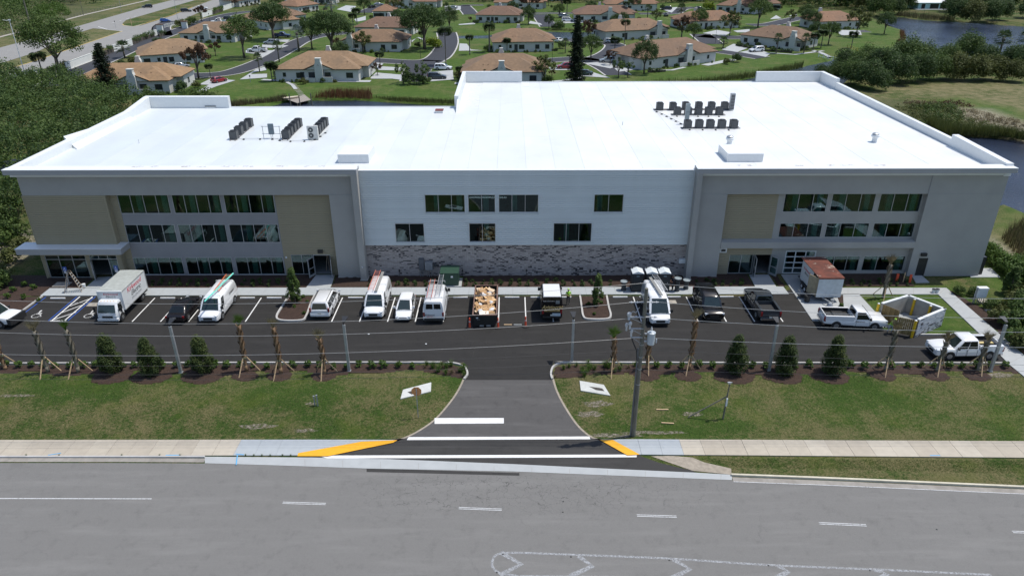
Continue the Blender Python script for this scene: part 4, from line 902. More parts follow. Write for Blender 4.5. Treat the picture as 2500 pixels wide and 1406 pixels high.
M_trim = mat('black_trim', (.018, .018, .019), .6); M_chrome = mat('chrome', (.5, .5, .52), .15, 1.0); M_plate = mat('licence_plate', (.5, .52, .5), .5)
def pane(q, u0, u1, v0, v1, name, m, parent, off=.012):
    q = [Vector(p) for p in q]
    def at(u, v): return q[0].lerp(q[1], u).lerp(q[3].lerp(q[2], u), v)
    n = (q[1]-q[0]).cross(q[3]-q[0]).normalized()*off; c = [at(u0, v0), at(u1, v0), at(u1, v1), at(u0, v1)]
    mb = MB(); mb.hexa([p-n for p in c]+[p+n for p in c]); return mb.obj(name, m, parent)
def bodyloft(st):
    rings = []
    for x, hw, zb, zt in st:
        h = zt-zb; r = min(.16, h*.3)
        half = [(hw*.88, zb), (hw*.985, zb+h*.12), (hw, zb+h*.45), (hw*.985, zt-r), (hw*.92, zt-r*.25), (hw*.72, zt)]
        rings.append([(x, y, z) for y, z in half]+[(x, 0, zt+.015)]+[(x, -y, z) for y, z in half[::-1]])
    return rings
SPEC = {  # L, W, stations(x/L from rear 0..1, hwfactor, zb, zt), cabin (xb0,xb1,xt0,xt1,zbelt,zroof,hw bottom,hw top), wheel x's, radius, side panes, rear pane
 'sedan': dict(L=4.85, W=1.84, st=[(0, .86, .38, .82), (.03, .94, .30, .98), (.2, 1, .22, 1.0), (.45, 1, .22, .95), (.62, 1, .22, .93), (.80, .98, .22, .84), (.95, .90, .25, .70), (1, .76, .32, .58)], cab=(.10, .72, .25, .55, .93, 1.45, .90, .70), wh=(.19, .81), r=.33, side=[(.16, .5), (.53, .88)]),
 'hatch': dict(L=4.05, W=1.70, st=[(0, .84, .38, .95), (.04, .95, .30, 1.02), (.25, 1, .22, 1.0), (.6, 1, .22, .95), (.80, .97, .22, .84), (.95, .86, .26, .66), (1, .66, .34, .55)], cab=(.02, .80, .10, .50, .95, 1.46, .92, .70), wh=(.17, .80), r=.31, side=[(.08, .36), (.39, .62), (.65, .90)]),
 'suv': dict(L=4.75, W=1.90, st=[(0, .90, .42, 1.0), (.03, .97, .34, 1.06), (.3, 1, .28, 1.04), (.66, 1, .28, 1.02), (.82, .98, .28, .98), (.96, .92, .32, .86), (1, .80, .38, .70)], cab=(.015, .76, .07, .58, 1.02, 1.68, .95, .76), wh=(.19, .80), r=.37, side=[(.04, .30), (.33, .60), (.63, .92)]),
 'bigsuv': dict(L=5.2, W=2.04, st=[(0, .94, .45, 1.1), (.02, .98, .36, 1.14), (.3, 1, .30, 1.12), (.72, 1, .30, 1.10), (.84, .99, .30, 1.08), (.97, .95, .34, 1.0), (1, .88, .42, .86)], cab=(.01, .77, .05, .65, 1.10, 1.88, .96, .80), wh=(.20, .80), r=.40, side=[(.03, .30), (.33, .60), (.63, .93)]),
 'minivan': dict(L=5.15, W=2.0, st=[(0, .90, .36, 1.0), (.02, .97, .28, 1.08), (.3, 1, .22, 1.05), (.7, 1, .22, 1.0), (.84, .97, .22, .92), (.96, .88, .26, .72), (1, .72, .32, .58)], cab=(.01, .85, .05, .60, 1.02, 1.74, .95, .74), wh=(.20, .80), r=.35, side=[(.04, .30), (.33, .60), (.63, .92)]),
 'van': dict(L=5.7, W=2.02, st=[(0, .97, .42, 1.15), (.01, 1, .34, 1.2), (.5, 1, .28, 1.18), (.78, 1, .28, 1.14), (.86, .98, .28, 1.10), (.97, .92, .32, .98), (1, .84, .40, .82)], cab=(.003, .86, .01, .72, 1.15, 2.12, .99, .82), wh=(.20, .80), r=.38, side=[(.80, .955)]),
 'transit': dict(L=5.6, W=2.06, st=[(0, .97, .42, 1.2), (.01, 1, .34, 1.25), (.5, 1, .28, 1.2), (.8, 1, .28, 1.18), (.89, .97, .28, 1.10), (.97, .90, .32, .95), (1, .82, .40, .8)], cab=(.003, .90, .008, .70, 1.18, 2.35, .99, .84), wh=(.20, .82), r=.36, side=[(.78, .94)]),
 'tallvan': dict(L=5.3, W=2.0, st=[(0, .98, .42, 1.25), (.01, 1, .34, 1.3), (.5, 1, .28, 1.2), (.8, 1, .28, 1.18), (.89, .97, .28, 1.10), (.97, .90, .32, .95), (1, .82, .40, .8)], cab=(.003, .88, .006, .56, 1.2, 2.62, .995, .95), wh=(.20, .82), r=.38, side=[(.80, .94)]),
 'pickup': dict(L=5.85, W=2.03, st=[(0, .96, .62, .98), (.02, .98, .55, 1.0), (.36, 1, .42, 1.0), (.37, 1, .36, 1.10), (.66, 1, .36, 1.10), (.82, 1, .36, 1.12), (.96, .97, .40, 1.06), (1, .90, .46, .90)], cab=(.375, .75, .40, .63, 1.08, 1.90, .95, .77), wh=(.20, .80), r=.41, side=[(.04, .47), (.51, .93)], bed=(.015, .365)),
 'pickup2': dict(L=5.85, W=2.03, st=[(0, .96, .62, .98), (.02, .98, .55, 1.0), (.46, 1, .42, 1.0), (.47, 1, .36, 1.10), (.66, 1, .36, 1.10), (.82, 1, .36, 1.12), (.96, .97, .40, 1.06), (1, .90, .46, .90)], cab=(.475, .76, .49, .65, 1.08, 1.88, .95, .77), wh=(.20, .80), r=.40, side=[(.06, .90)], bed=(.015, .465)),
}
def vehicle(kind, P, px_, py_, yaw, label, cat='car', group=None, lite=False, roofm=None, name=None, loc=None, scale=None):
    s = SPEC[kind]; L, W = s['L'], s['W']; hw = W/2
    a = loc or G(px_, py_); t = thing(name or {'sedan': 'parked_car', 'hatch': 'parked_car', 'suv': 'parked_car', 'bigsuv': 'parked_car', 'minivan': 'minivan', 'van': 'work_van', 'transit': 'work_van', 'tallvan': 'work_van', 'pickup': 'pickup_truck', 'pickup2': 'pickup_truck'}[kind], label, cat, (a[0], a[1], 0), R(yaw), group)
    X = lambda f: (f-.5)*L
    b_ = MB().loft(bodyloft([(X(f), hw*w_, zb, zt) for f, w_, zb, zt in s['st']])).obj('body', P, t); smooth_by_angle(b_, 38)
    xb0, xb1, xt0, xt1, zb, zr, wb, wt = s['cab']; xb0, xb1, xt0, xt1 = map(X, (xb0, xb1, xt0, xt1)); wb *= hw; wt *= hw; zb -= .03
    q = .10 if zr < 2 else .06
    rings = []
    for f in (0, .5, .86, .96, 1.0):
        c = 1-(.0 if f < .8 else (.02 if f < .9 else .06 if f < .98 else .14)); x0 = xb0+(xt0-xb0)*f; x1 = xb1+(xt1-xb1)*f; w_ = (wb+(wt-wb)*f)*c+math.sin(f*3.14)*.03; z = zb+(zr-zb)*f
        if f > .95: x0 += .04; x1 -= .06
        rings.append([(x0, -w_*.93, z), (x0+.08, -w_, z), (x1-.12, -w_, z), (x1, -w_*.86, z), (x1+.03, 0, z), (x1, w_*.86, z), (x1-.12, w_, z), (x0+.08, w_, z), (x0, w_*.93, z), (x0-.02, 0, z)])
    cb = MB().loft(rings).obj('cabin', P, t); smooth_by_angle(cb, 40)
    if roofm: MB().loft([[(xt0+.06, -wt*.9, zr-.02), (xt1-.10, -wt*.88, zr-.02), (xt1-.10, wt*.88, zr-.02), (xt0+.06, wt*.9, zr-.02)], [(xt0+.1, -wt*.84, zr+.05), (xt1-.18, -wt*.82, zr+.05), (xt1-.18, wt*.82, zr+.05), (xt0+.1, wt*.84, zr+.05)]]).obj('roof', roofm, t)
    bl, br, tl, tr = (xb1+.012, wb*.84, zb), (xb1+.012, -wb*.84, zb), (xt1+.012, wt*.82, zr), (xt1+.012, -wt*.82, zr)
    pane([br, bl, tl, tr], .01, .99, .03, .93, 'windshield', M_wsg, t, .016)
    bl, br, tl, tr = (xb0-.008, -wb*.9, zb), (xb0-.008, wb*.9, zb), (xt0-.008, -wt*.88, zr), (xt0-.008, wt*.88, zr)
    if zr > 2: [pane([br, bl, tl, tr], u0, u1, .38, .82, 'rear_window', M_cglass, t, .014) for u0, u1 in ((.08, .47), (.53, .92))] if roofm is None else None
    else: pane([br, bl, tl, tr], .05, .95, .14, .90, 'rear_window', M_cglass, t, .016)
    for sgn in (1, -1):
        y0, y1 = sgn*(wb+.012), sgn*(wt+.012+.02); A = (xb0+.06, y0, zb); Bq = (xb1-.12, y0, zb); Cq = (xt1-.10, y1, zr); D = (xt0+.08, y1, zr)
        qd = [A, Bq, Cq, D] if sgn < 0 else [A, Bq, Cq, D]
        for u0, u1 in s['side']: pane(qd, u0, u1, .10, .88, 'side_window', M_cglass, t, .018)
        for wx in s['wh']:
            arch = MB().cyl((X(wx), sgn*(hw-.12), s['r']*1.02), (X(wx), sgn*(hw+.006), s['r']*1.02), s['r']*1.19, s['r']*1.17, 18).obj('wheel_arch', M_trim, t)
            wl = bpy.data.objects.new('wheel', None); COL.objects.link(wl); wl.parent = t; wl.location = (X(wx), sgn*(hw-.10), s['r'])
            wm = WHEELS.get(s['r'])
            if wm is None:
                r = s['r']; tm = MB().loft([[(rr*math.cos(k*math.pi/9), yy, rr*math.sin(k*math.pi/9)) for k in range(18)] for rr, yy in ((r*.62, -.11), (r*.96, -.11), (r, -.07), (r, .07), (r*.96, .125), (r*.62, .13))]).mesh('tyre', M_tyre)
                rmb = MB().cyl((0, .10, 0), (0, .135, 0), r*.60, r*.57, 18)
                for k in range(5): rmb.ob((0, .14, 0), (r*1.1, .02, .05), ry=k*math.pi/5)
                wm = WHEELS[r] = (tm, rmb.mesh('rim', M_rim))
            for nm, me in (('tyre', wm[0]), ('rim', wm[1])):
                o = bpy.data.objects.new(nm, me); COL.objects.link(o); o.parent = wl
            if sgn < 0: wl.rotation_euler = (0, 0, math.pi)
        # lamps
        f1 = s['st'][-2]; f0 = s['st'][0]; zt_ = f1[3]
        h = MB().ob((X(.975), sgn*hw*f1[1]*.80, zt_-.14), (.22, hw*.30, .16), rz=-sgn*.28).obj('headlight', M_head, t)
        tall = zr > 1.6; zc = 1.02 if not tall else 1.12
        MB().bx(X(0)-.02, X(.022), *sorted((sgn*hw*.80, sgn*hw*.97)), zc-.28 if tall else .70, zc+.12 if tall else .90).obj('taillight', M_tail, t)
        xm = xb1-.28; MB().ob((xm, sgn*(hw+.10), zb+.16), (.12, .22 if zr < 2 else .24, .18 if zr < 2 else .32)).bx(xm-.03, xm+.03, *sorted((sgn*(hw-.14), sgn*(hw+.03))), zb+.06, zb+.12).obj('mirror', P if zr < 2.0 and P is not P_white else (P if zr < 1.8 else M_trim), t)
        if not lite:
            for f in [u for pr in s['side'] for u in pr][1:]+[s['side'][0][0]]:
                x = A[0]+(Bq[0]-A[0])*f; MB().bx(x-.008, x+.008, *sorted((sgn*(hw-.03), sgn*(hw+.005))), .42, zb).obj('door_seam', M_trim, t)
            MB().bx(X(.24), X(.76), *sorted((sgn*(hw-.05), sgn*(hw+.012))), s['st'][3][2]+.02, s['st'][3][2]+.10).obj('sill_trim', M_trim, t)
    MB().bx(X(.992), X(1)+.02, -hw*.42, hw*.42, .52 if zr > 1.6 else .42, .74 if zr > 1.6 else .54).obj('grille', M_trim, t)
    MB().loft([[(X(1)-.18, -hw*.90, .30), (X(1)+.04, -hw*.66, .30), (X(1)+.04, hw*.66, .30), (X(1)-.18, hw*.90, .30)], [(X(1)-.18, -hw*.90, .47), (X(1)+.05, -hw*.66, .47), (X(1)+.05, hw*.66, .47), (X(1)-.18, hw*.90, .47)]]).obj('front_bumper', M_trim if zr > 1.6 else P, t)
    MB().bx(X(0)-.07, X(.02), -hw*.90, hw*.90, .42, .62).obj('rear_bumper', M_trim if kind in ('van', 'tallvan', 'transit') else (M_chrome if 'pickup' in kind else P), t)
    MB().bx(X(0)-.085, X(0)-.07, -.16, .16, .66, .82).obj('licence_plate', M_plate, t)
    if 'bed' in s:
        x0, x1 = X(s['bed'][0]), X(s['bed'][1])
        MB().bx(x0+.03, x1-.02, -hw*.80, hw*.80, 1.005, 1.02).obj('bed_floor', M_trim, t)
        for sgn in (1, -1): MB().bx(x0, x1, *sorted((sgn*hw*.80, sgn*hw*.985)), .95, 1.40).obj('bed_side', P, t); MB().bx(x0+.03, x1, *sorted((sgn*hw*.785, sgn*hw*.80)), 1.02, 1.395).obj('bed_liner', M_trim, t)
        MB().bx(x0-.02, x0+.05, -hw*.80, hw*.80, .70, 1.38).obj('tailgate', P, t); MB().bx(x1-.04, x1, -hw*.8, hw*.8, 1.02, 1.4).obj('bed_front', P, t)
    t['L'] = 0; del t['L']
    return t
WHEELS = {}
def ladder(L, w_, m, label, loc, rot, rung=.30, cat='ladder', name='ladder', mr=None, rail=.035):
    t = thing(name, label, cat, loc); t.rotation_euler = rot
    for s in (-1, 1): MB().bx(-L/2, L/2, s*w_/2-rail/2, s*w_/2+rail/2, -.04, .04).obj('rail', m, t)
    n_ = int(L/rung)
    for k in range(n_): x = -L/2+(k+.5)*L/n_; MB().cyl((x, -w_/2, 0), (x, w_/2, 0), .018, n=6).obj('rung', mr or M_steel, t)
    return t
M_redlad = mat('fibreglass_red', (.52, .17, .12), .6); M_orlad = mat('fibreglass_orange', (.75, .16, .06), .6); M_aluw = mat('aluminium_bright', (.52, .53, .53), .4, .5); M_ylad = mat('fibreglass_tan', (.42, .33, .24), .6)
M_teal = mat('pipe_teal', (.16, .62, .52), .5); M_red = mat('lettering_red', (.50, .02, .05), .5); M_lblack = mat('lettering_black', (.02, .02, .022), .5); M_gold = mat('lettering_gold', (.55, .38, .16), .5); M_lgrey = mat('lettering_grey', (.30, .31, .33), .5)
def rack(t, x0, x1, w_, z, n_=3):
    for k in range(n_):
        x = x0+(x1-x0)*k/(n_-1); o = MB().cyl((x, -w_, z+.14), (x, w_, z+.14), .022, n=6).cyl((x, -w_, z-.08), (x, -w_, z+.14), .02, n=6).cyl((x, w_, z-.08), (x, w_, z+.14), .02, n=6).obj('roof_rack_bar', P_white, t)
# ---- box truck
def boxtruck():
    a = G(266, 783); t = thing('box_truck', 'white box truck with red and black lettering, nose to the lot', 'truck', (-38.62, 64.65, 0), R(-90))
    hw = 1.2; x0, x1 = -2.35, 2.45; zb, zt = .90, 2.90
    bxm = MB(); r = .18
    bxm.hexa([(x0, -hw, zb), (x1, -hw, zb), (x1, hw, zb), (x0, hw, zb), (x0, -hw, zt-.03), (x1-.02, -hw, zt-.03), (x1-.02, hw, zt-.03), (x0, hw, zt-.03)]).obj('cargo_box', P_boxw, t)
    MB().loft([[(x0-.01, y, z) for y, z in ((-hw-.01, zt-.03), (-hw*.97, zt+.02), (0, zt+.05), (hw*.97, zt+.02), (hw+.01, zt-.03))], [(x1-.25, y, z) for y, z in ((-hw-.01, zt-.03), (-hw*.97, zt+.02), (0, zt+.05), (hw*.97, zt+.02), (hw+.01, zt-.03))], [(x1-.02, y, z-.12) for y, z in ((-hw-.01, zt-.03), (-hw*.97, zt), (0, zt+.02), (hw*.97, zt), (hw+.01, zt-.03))]]).obj('box_roof', P_boxroof, t)
    for sgn in (-1, 1):
        MB().bx(x0-.03, x1, *sorted((sgn*hw, sgn*(hw+.025))), zb, zb+.10).obj('box_rail', M_aluw, t); MB().bx(x0-.03, x1-.1, *sorted((sgn*hw, sgn*(hw+.02))), zt-.12, zt-.02).obj('box_rail', M_aluw, t)
        MB().bx(x0-.035, x0+.06, *sorted((sgn*(hw-.08), sgn*(hw+.03))), zb, zt-.02).obj('box_corner', M_aluw, t)
    MB().bx(x0-.4, x0+.3, -.9, .9, .45, .55).bx(x0-.1, x1+.8, -.45, -.33, .6, .85).bx(x0-.1, x1+.8, .33, .45, .6, .85).obj('chassis', M_trim, t)
    # cab-over
    rings = []
    for z, xf, w_ in ((.42, 3.62, 1.0), (.75, 3.66, 1.03), (1.12, 3.62, 1.03), (1.95, 3.30, .95), (2.12, 3.12, .88)):
        rings.append([(2.47, -w_, z), (xf-.2, -w_, z), (xf, -w_*.82, z), (xf+.03, 0, z), (xf, w_*.82, z), (xf-.2, w_, z), (2.47, w_, z)])
    smooth_by_angle(MB().loft(rings).obj('cab', P_white, t), 35)
    pane([(3.64, -.86, 1.10), (3.64, .86, 1.10), (3.32, .80, 1.97), (3.32, -.80, 1.97)], .02, .98, .08, .92, 'windshield', M_wsg, t, .03)
    for sgn in (-1, 1):
        pane([(2.5, sgn*1.03, 1.15), (3.42, sgn*1.03, 1.15), (3.16, sgn*.965, 1.95), (2.5, sgn*.965, 1.95)], .10, .96, .05, .93, 'side_window', M_cglass, t, .02)
        MB().ob((3.65, sgn*.74, .80), (.06, .32, .16)).obj('headlight', M_head, t); MB().bx(3.3, 3.36, *sorted((sgn*1.05, sgn*1.30)), 1.55, 1.60).bx(3.28, 3.38, *sorted((sgn*1.2, sgn*1.38)), 1.15, 1.65).obj('mirror', M_trim, t)
        for wx, rr in ((2.95, .40), (-1.3, .42)):
            MB().cyl((wx, sgn*(.85), .42), (wx, sgn*1.045, .42), .48, .47, 18).obj('wheel_arch', M_trim, t); MB().cyl((wx, sgn*.78, rr), (wx, sgn*1.07, rr), rr, rr, 18).obj('wheel', M_tyre, t); MB().cyl((wx, sgn*1.0, rr), (wx, sgn*1.085, rr), rr*.5, rr*.45, 14).obj('rim', M_rim, t)
    MB().bx(3.5, 3.72, -1.0, 1.0, .36, .58).obj('front_bumper', P_white, t); MB().bx(3.66, 3.70, -.5, .5, .66, .86).obj('grille', M_trim, t)
    for k in range(5): MB().ball((3.02, -.6+.3*k, 2.13), (.05, .06, .03), 6, 4).obj('marker_lamp', mat('amber_lamp', (.6, .3, .05), .3), t)
    MB().ob((2.9, -1.55, 2.0), (.1, .7, .02), rz=.2).obj('open_side_panel', M_aluw, t) if False else None
    # lettering: on the box front above the cab, and on the side facing right of the picture (truck's left, +y)
    rf = (R(90), 0, R(90)); text('lettering', 'Kirkwood', .30, M_red, t, (x1-.005, .1, 2.58), rf, .15, .006, sx=1.15); text('lettering', 'Electric', .30, M_lblack, t, (x1-.005, .05, 2.32), rf, .5, .006, sx=1.1)
    rs = (R(90), 0, R(180)); text('lettering', 'Kirkwood', .72, M_red, t, (-.0, hw+.006, 2.42), rs, .15, .006, sx=.98); text('lettering', 'Electric', .66, M_lblack, t, (-.1, hw+.006, 1.86), rs, .55, .006); text('lettering', '239-574-3448', .36, M_lgrey, t, (-.1, hw+.006, 1.38), rs, 0, .006)
    return t
boxtruck()
# ---- vans and cars in the stalls, left to right
def park(kind, P, pxl, pxr, py_, away, label, cat, **kw):
    s = SPEC[kind]; a = G((pxl+pxr)/2, py_)
    return vehicle(kind, P, 0, 0, 90 if away else -90, label, cat, loc=(a[0], a[1]+s['L']/2-.80), **kw)
park('sedan', P_dbrown, 413, 463, 783, True, 'dark brown sedan parked between the box truck and the white ladder van', 'car')
v = park('van', P_white, 492, 543, 783, False, 'white work van with open side door, orange ladder and teal pipe on its roof', 'van')
rack(v, -2.3, 1.0, .78, 2.12)
dr_ = MB(Matrix.Translation((1.45, -1.02, 0)) @ Matrix.Rotation(R(-62), 4, 'Z')).bx(-1.15, 0, -.04, .04, .45, 1.18).bx(-1.15, -1.07, -.03, .03, 1.18, 1.9).bx(-.25, -.15, -.03, .03, 1.18, 1.5).bx(-1.15, -.45, -.03, .03, 1.82, 1.9).obj('open_door', P_white, v)
MB(Matrix.Translation((1.45, -1.02, 0)) @ Matrix.Rotation(R(-62), 4, 'Z')).hexa([(-1.07, -.01, 1.18), (-.2, -.01, 1.18), (-.2, .01, 1.18), (-1.07, .01, 1.18), (-1.07, -.01, 1.82), (-.48, -.01, 1.82), (-.48, .01, 1.82), (-1.07, .01, 1.82)]).obj('door_window', M_cglass, v)
text('lettering', 'Kirkwood', .30, M_lblack, v, (-1.2, 1.02, 1.55), (R(80), 0, R(180)), .4, .006)
vl = v.location
ladder(3.6, .48, M_orlad, 'orange fibreglass ladder on the roof of the van with the open door', (vl.x+.15, vl.y+1.6, 2.36), (0, R(-2), R(90)), mr=mat('rung_yellow', (.5, .42, .25), .5))
tp = MB().cyl((0, -2.9, -.12), (0, 2.9, .12), .075, n=12).obj('teal_pipe', M_teal); tp.location = (vl.x+.36, vl.y+.2, 2.55); tp.rotation_euler = (0, 0, R(-8)); tag(tp, 'long pale teal plastic pipe lying on a van roof', 'pipe')
park('minivan', P_white, 762, 812, 771, True, 'white minivan with roof rails parked tail out beside the left planted island', 'minivan')
for s_ in (-.62, .62):
    vv = bpy.data.objects['minivan']; MB().bx(-2.0, .4, s_-.02, s_+.02, 1.76, 1.80).obj('roof_rail', M_trim, vv)
v = park('van', P_white, 888, 943, 773, False, 'white work van with a red extension ladder on its roof, nose out', 'van'); rack(v, -2.3, 1.0, .78, 2.12); vl = v.location
text('lettering', 'Kirkwood', .30, M_lblack, v, (-1.2, 1.02, 1.55), (R(80), 0, R(180)), .4, .006)
ladder(4.6, .52, M_redlad, 'red fibreglass extension ladder on the roof rack of the second van', (vl.x-.42, vl.y+1.35, 2.36), (0, 0, R(90)), mr=M_redlad)
pl = MB().bx(-.14, .14, -2.2, 2.2, 0, .05).obj('plank', mat('grey_plank', (.22, .22, .21), .7)); pl.location = (vl.x+.12, vl.y+1.1, 2.31); tag(pl, 'long narrow grey plank beside a red ladder on a van roof', 'plank')
park('hatch', P_white, 965, 1009, 777, False, 'small white hatchback parked nose out between two white vans', 'car')
v = park('transit', P_white, 1036, 1087, 781, True, 'white high-roof van parked tail out with two ladders on top', 'van'); rack(v, -2.0, 1.6, .8, 2.35); vl = v.location
text('lettering', 'Kirkwood', .22, M_lblack, v, (-2.83, -.45+.8, .98), (R(90), 0, R(-90)), 0, .006); text('lettering', 'ELECTRIC', .14, M_red, v, (-2.83, .33, .80), (R(90), 0, R(-90)), 0, .006)
ladder(4.0, .45, M_redlad, 'red ladder with orange rails on the left of the tail-out van roof', (vl.x-.40, vl.y-.3, 2.60), (0, 0, R(90)), mr=M_aluw)
ladder(4.6, .42, M_aluw, 'aluminium ladder on the right of the tail-out van roof', (vl.x+.38, vl.y+.5, 2.60), (0, 0, R(90)))
# black lettered van
v = park('tallvan', P_black, 1321, 1371, 775, True, 'tall black work van with white roof and gold script on its rear doors', 'van', roofm=P_white)
rr = (R(90-2), 0, R(-90)); xr = -2.66
text('lettering', 'Aristocrat', .56, M_gold, v, (xr-.03, .0, 1.56), rr, .35, .01, sx=.84, bold=.012); MB().ob((xr-.02, 0, 1.22), (.03, 1.5, .19)).obj('ribbon', M_gold, v); text('lettering', 'RESTORATION', .15, M_lblack, v, (xr-.045, 0, 1.22), rr, 0, .004)
text('lettering', 'Restore. Refresh. Renew.', .11, M_coping, v, (xr-.03, .32, 2.22), rr, 0, .004)
MB().ob((xr-.03, -.52, 2.12), (.01, .38, .36)).obj('emblem', mat('emblem_grey', (.25, .27, .28), .4, .3), v); MB().ob((xr-.03, -.42, .72), (.03, .78, .42)).obj('pale_sticker', mat('sticker_blue_grey', (.42, .50, .56), .6), v)
v = park('transit', P_white, 1584, 1632, 789, False, 'white high-roof van parked nose out right behind the utility pole', 'van'); rack(v, -2.2, 1.2, .8, 2.35); vl = v.location
ladder(3.6, .5, M_aluw, 'grey metal ladder on the roof of the van behind the utility pole', (vl.x+.55, vl.y+1.6, 2.60), (0, 0, R(96)))
pl = MB().bx(-.14, .14, -2.0, 2.0, 0, .05).obj('plank', mat('grey_plank', (.22, .22, .21), .7)); pl.location = (vl.x+.02, vl.y+.9, 2.54); pl.rotation_euler = (0, 0, R(6)); tag(pl, 'long grey plank beside a grey ladder on a van roof', 'plank')
park('bigsuv', P_black, 1712, 1764, 777, False, 'large black utility vehicle parked nose out right of the white high-roof van', 'car')
v = park('pickup', P_grey, 1845, 1900, 781, True, 'dark grey pickup truck with black bed parked tail out', 'pickup truck')
# two white pickups on the right, one nosing in on the left edge
v = vehicle('pickup2', P_white, 0, 0, -4, 'white single-cab pickup standing across the lot by the bin enclosure', 'pickup truck', loc=((G(2041, 806)[0]+G(2132, 803)[0])/2, (G(2041, 806)[1]+G(2132, 803)[1])/2+.9))
MB().bx(-1.9, -.9, -.55, .55, 1.02, 1.18).obj('bed_tank', M_trim, v); text('lettering', 'KIRKWOOD', .16, M_lblack, v, (.35, -1.03, .92), (R(90), 0, 0), 0, .006)
v = vehicle('pickup', P_white, 0, 0, 181, 'white crew-cab pickup at the right edge behind two staked palms', 'pickup truck', loc=((G(2310, 878)[0]+G(2414, 879)[0])/2, (G(2310, 878)[1]+G(2414, 879)[1])/2+.95))
MB().bx(-2.6, -1.0, -.3, .0, 1.02, 1.12).obj('lumber', mat('timber_yellow', (.5, .40, .18), .7), v)
v = vehicle('pickup', P_white, 0, 0, -8, 'white pickup with black nose entering at the left edge of the lot', 'pickup truck', loc=(G(52, 793)[0]-3.1, G(52, 793)[1]+.55))
MB().bx(2.6, 2.98, -1.0, 1.0, .40, 1.02).obj('grille_guard', M_trim, v)
# ---- trailer with rusty roof
def trailer():
    zt = 2.75; A = G(2047, 738); C0 = G(1990, 740); x0, x1 = C0[0], A[0]; y0 = G(2015, 739)[1]; y1 = y0+5.1; z0 = .62
    t = thing('cargo_trailer', 'white box trailer with a rusty red roof and open side door', 'trailer', ((x0+x1)/2, (y0+y1)/2, 0)); hx = (x1-x0)/2+.02; hy = (y1-y0)/2
    T = mat('trailer_side', (.50, .56, .60), .45, .2, var=.08, dirt=.2); m, n, b_ = nodes('trailer_roof'); co = _coord(n)
    cc = _mix(n, (.16, .045, .028), (.085, .028, .02), _ramp(n, _noise(n, co, 1.2, 5), .35, .65)); cc = _mix(n, cc, (.55, .48, .40), _ramp(n, _noise(n, co, .9, 5, .7), .58, .64)); n.links.new(cc, b_.inputs['Base Color']); b_.inputs['Roughness'].default_value = .85
    MB().bx(-hx, hx, -hy, -hy+.05, z0, zt).obj('front_wall', T, t); MB().bx(hx-.05, hx, -hy+.05, hy, z0, zt).obj('side_wall', T, t)
    MB().bx(-hx, -hx+.05, -hy+1.5, hy-.6, z0, zt).obj('side_wall', P_boxw, t); MB().bx(-hx, -hx+.05, -hy+.05, -hy+.45, z0, zt).obj('side_wall', mat('plywood', (.36, .30, .20), .8), t)
    MB().bx(-hx, hx, -hy, hy, z0-.06, z0).obj('floor', M_trim, t); MB().bx(-hx-.03, hx+.03, -hy-.03, hy+.03, zt, zt+.05).obj('roof', m, t)
    MB(Matrix.Translation((-hx, -hy+.45, 0)) @ Matrix.Rotation(R(118), 4, 'Z')).bx(0, 1.0, -.03, .03, z0, zt-.15).obj('side_door', mat('plywood', (.36, .30, .20), .8), t)
    MB().bx(-hx-.02, hx+.02, -hy-.04, -hy+.02, zt-.1, zt+.04).obj('roof_rail', mat('rust', (.16, .05, .03), .8), t)
    for y in (-.2, .65): MB().cyl((-hx-.02, y, .34), (-hx-.24, y, .34), .34, n=16).obj('wheel', M_tyre, t); MB().cyl((-hx-.2, y, .34), (-hx-.26, y, .34), .18, n=12).obj('rim', P_white, t)
    MB().bx(-hx-.28, -hx, -.65, 1.1, .66, .72).obj('mudguard', M_trim, t)
    MB().hexa([(-.6, -hy, .5), (-.5, -hy, .5), (.05, -hy-1.2, .5), (-.05, -hy-1.2, .5), (-.6, -hy, .6), (-.5, -hy, .6), (.05, -hy-1.2, .6), (-.05, -hy-1.2, .6)]).hexa([(.5, -hy, .5), (.6, -hy, .5), (.05, -hy-1.2, .5), (-.05, -hy-1.2, .5), (.5, -hy, .6), (.6, -hy, .6), (.05, -hy-1.2, .6), (-.05, -hy-1.2, .6)]).obj('drawbar', M_steel, t)
    MB().cyl((.12, -hy-.9, 0), (.12, -hy-.9, .85), .035).bx(.0, .3, -hy-.9, -hy-.6, .6, .75).obj('jack', M_steel, t)
    text('lettering', 'Kirkwood', .42, M_red, t, (-hx-.008, .5, 2.15), (R(90), 0, R(-90)), .1, .006); text('lettering', 'Electric', .36, M_lblack, t, (-hx-.008, .5, 1.75), (R(90), 0, R(-90)), .4, .006)
trailer()
a = G(2012, 765); t = thing('mixer', 'small grey concrete mixer by the trailer drawbar', 'mixer', (a[0]+.5, a[1]+.2, 0)); MB().lathe((0, 0, .35), [(.12, 0), (.3, .15), (.32, .4), (.2, .65), (.17, .7)], 14).obj('drum', M_steel, t); MB().tube([(-.3, -.25, 0), (-.1, 0, .6), (.1, 0, .6), (.3, -.25, 0)], .025).obj('frame', M_black, t)
a = G(1969, 737); t = thing('bin', 'small black bin on the pad left of the trailer', 'bin', (a[0], a[1], .05)); MB().lathe((0, 0, 0), [(.25, 0), (.3, .7), (.33, .72), (.29, .74)], 14).obj('bucket', M_black, t)
a = G(1958, 727); t = thing('hand_truck', 'folded grey cart beside the black bin left of the trailer', 'cart', (a[0], a[1], .05)); MB().bx(-.4, .4, -.3, .3, .18, .22).obj('deck', M_black, t); MB().tube([(-.4, -.28, .2), (-.4, -.28, .8), (-.4, .28, .8), (-.4, .28, .2)], .02).obj('handle', M_steel, t)
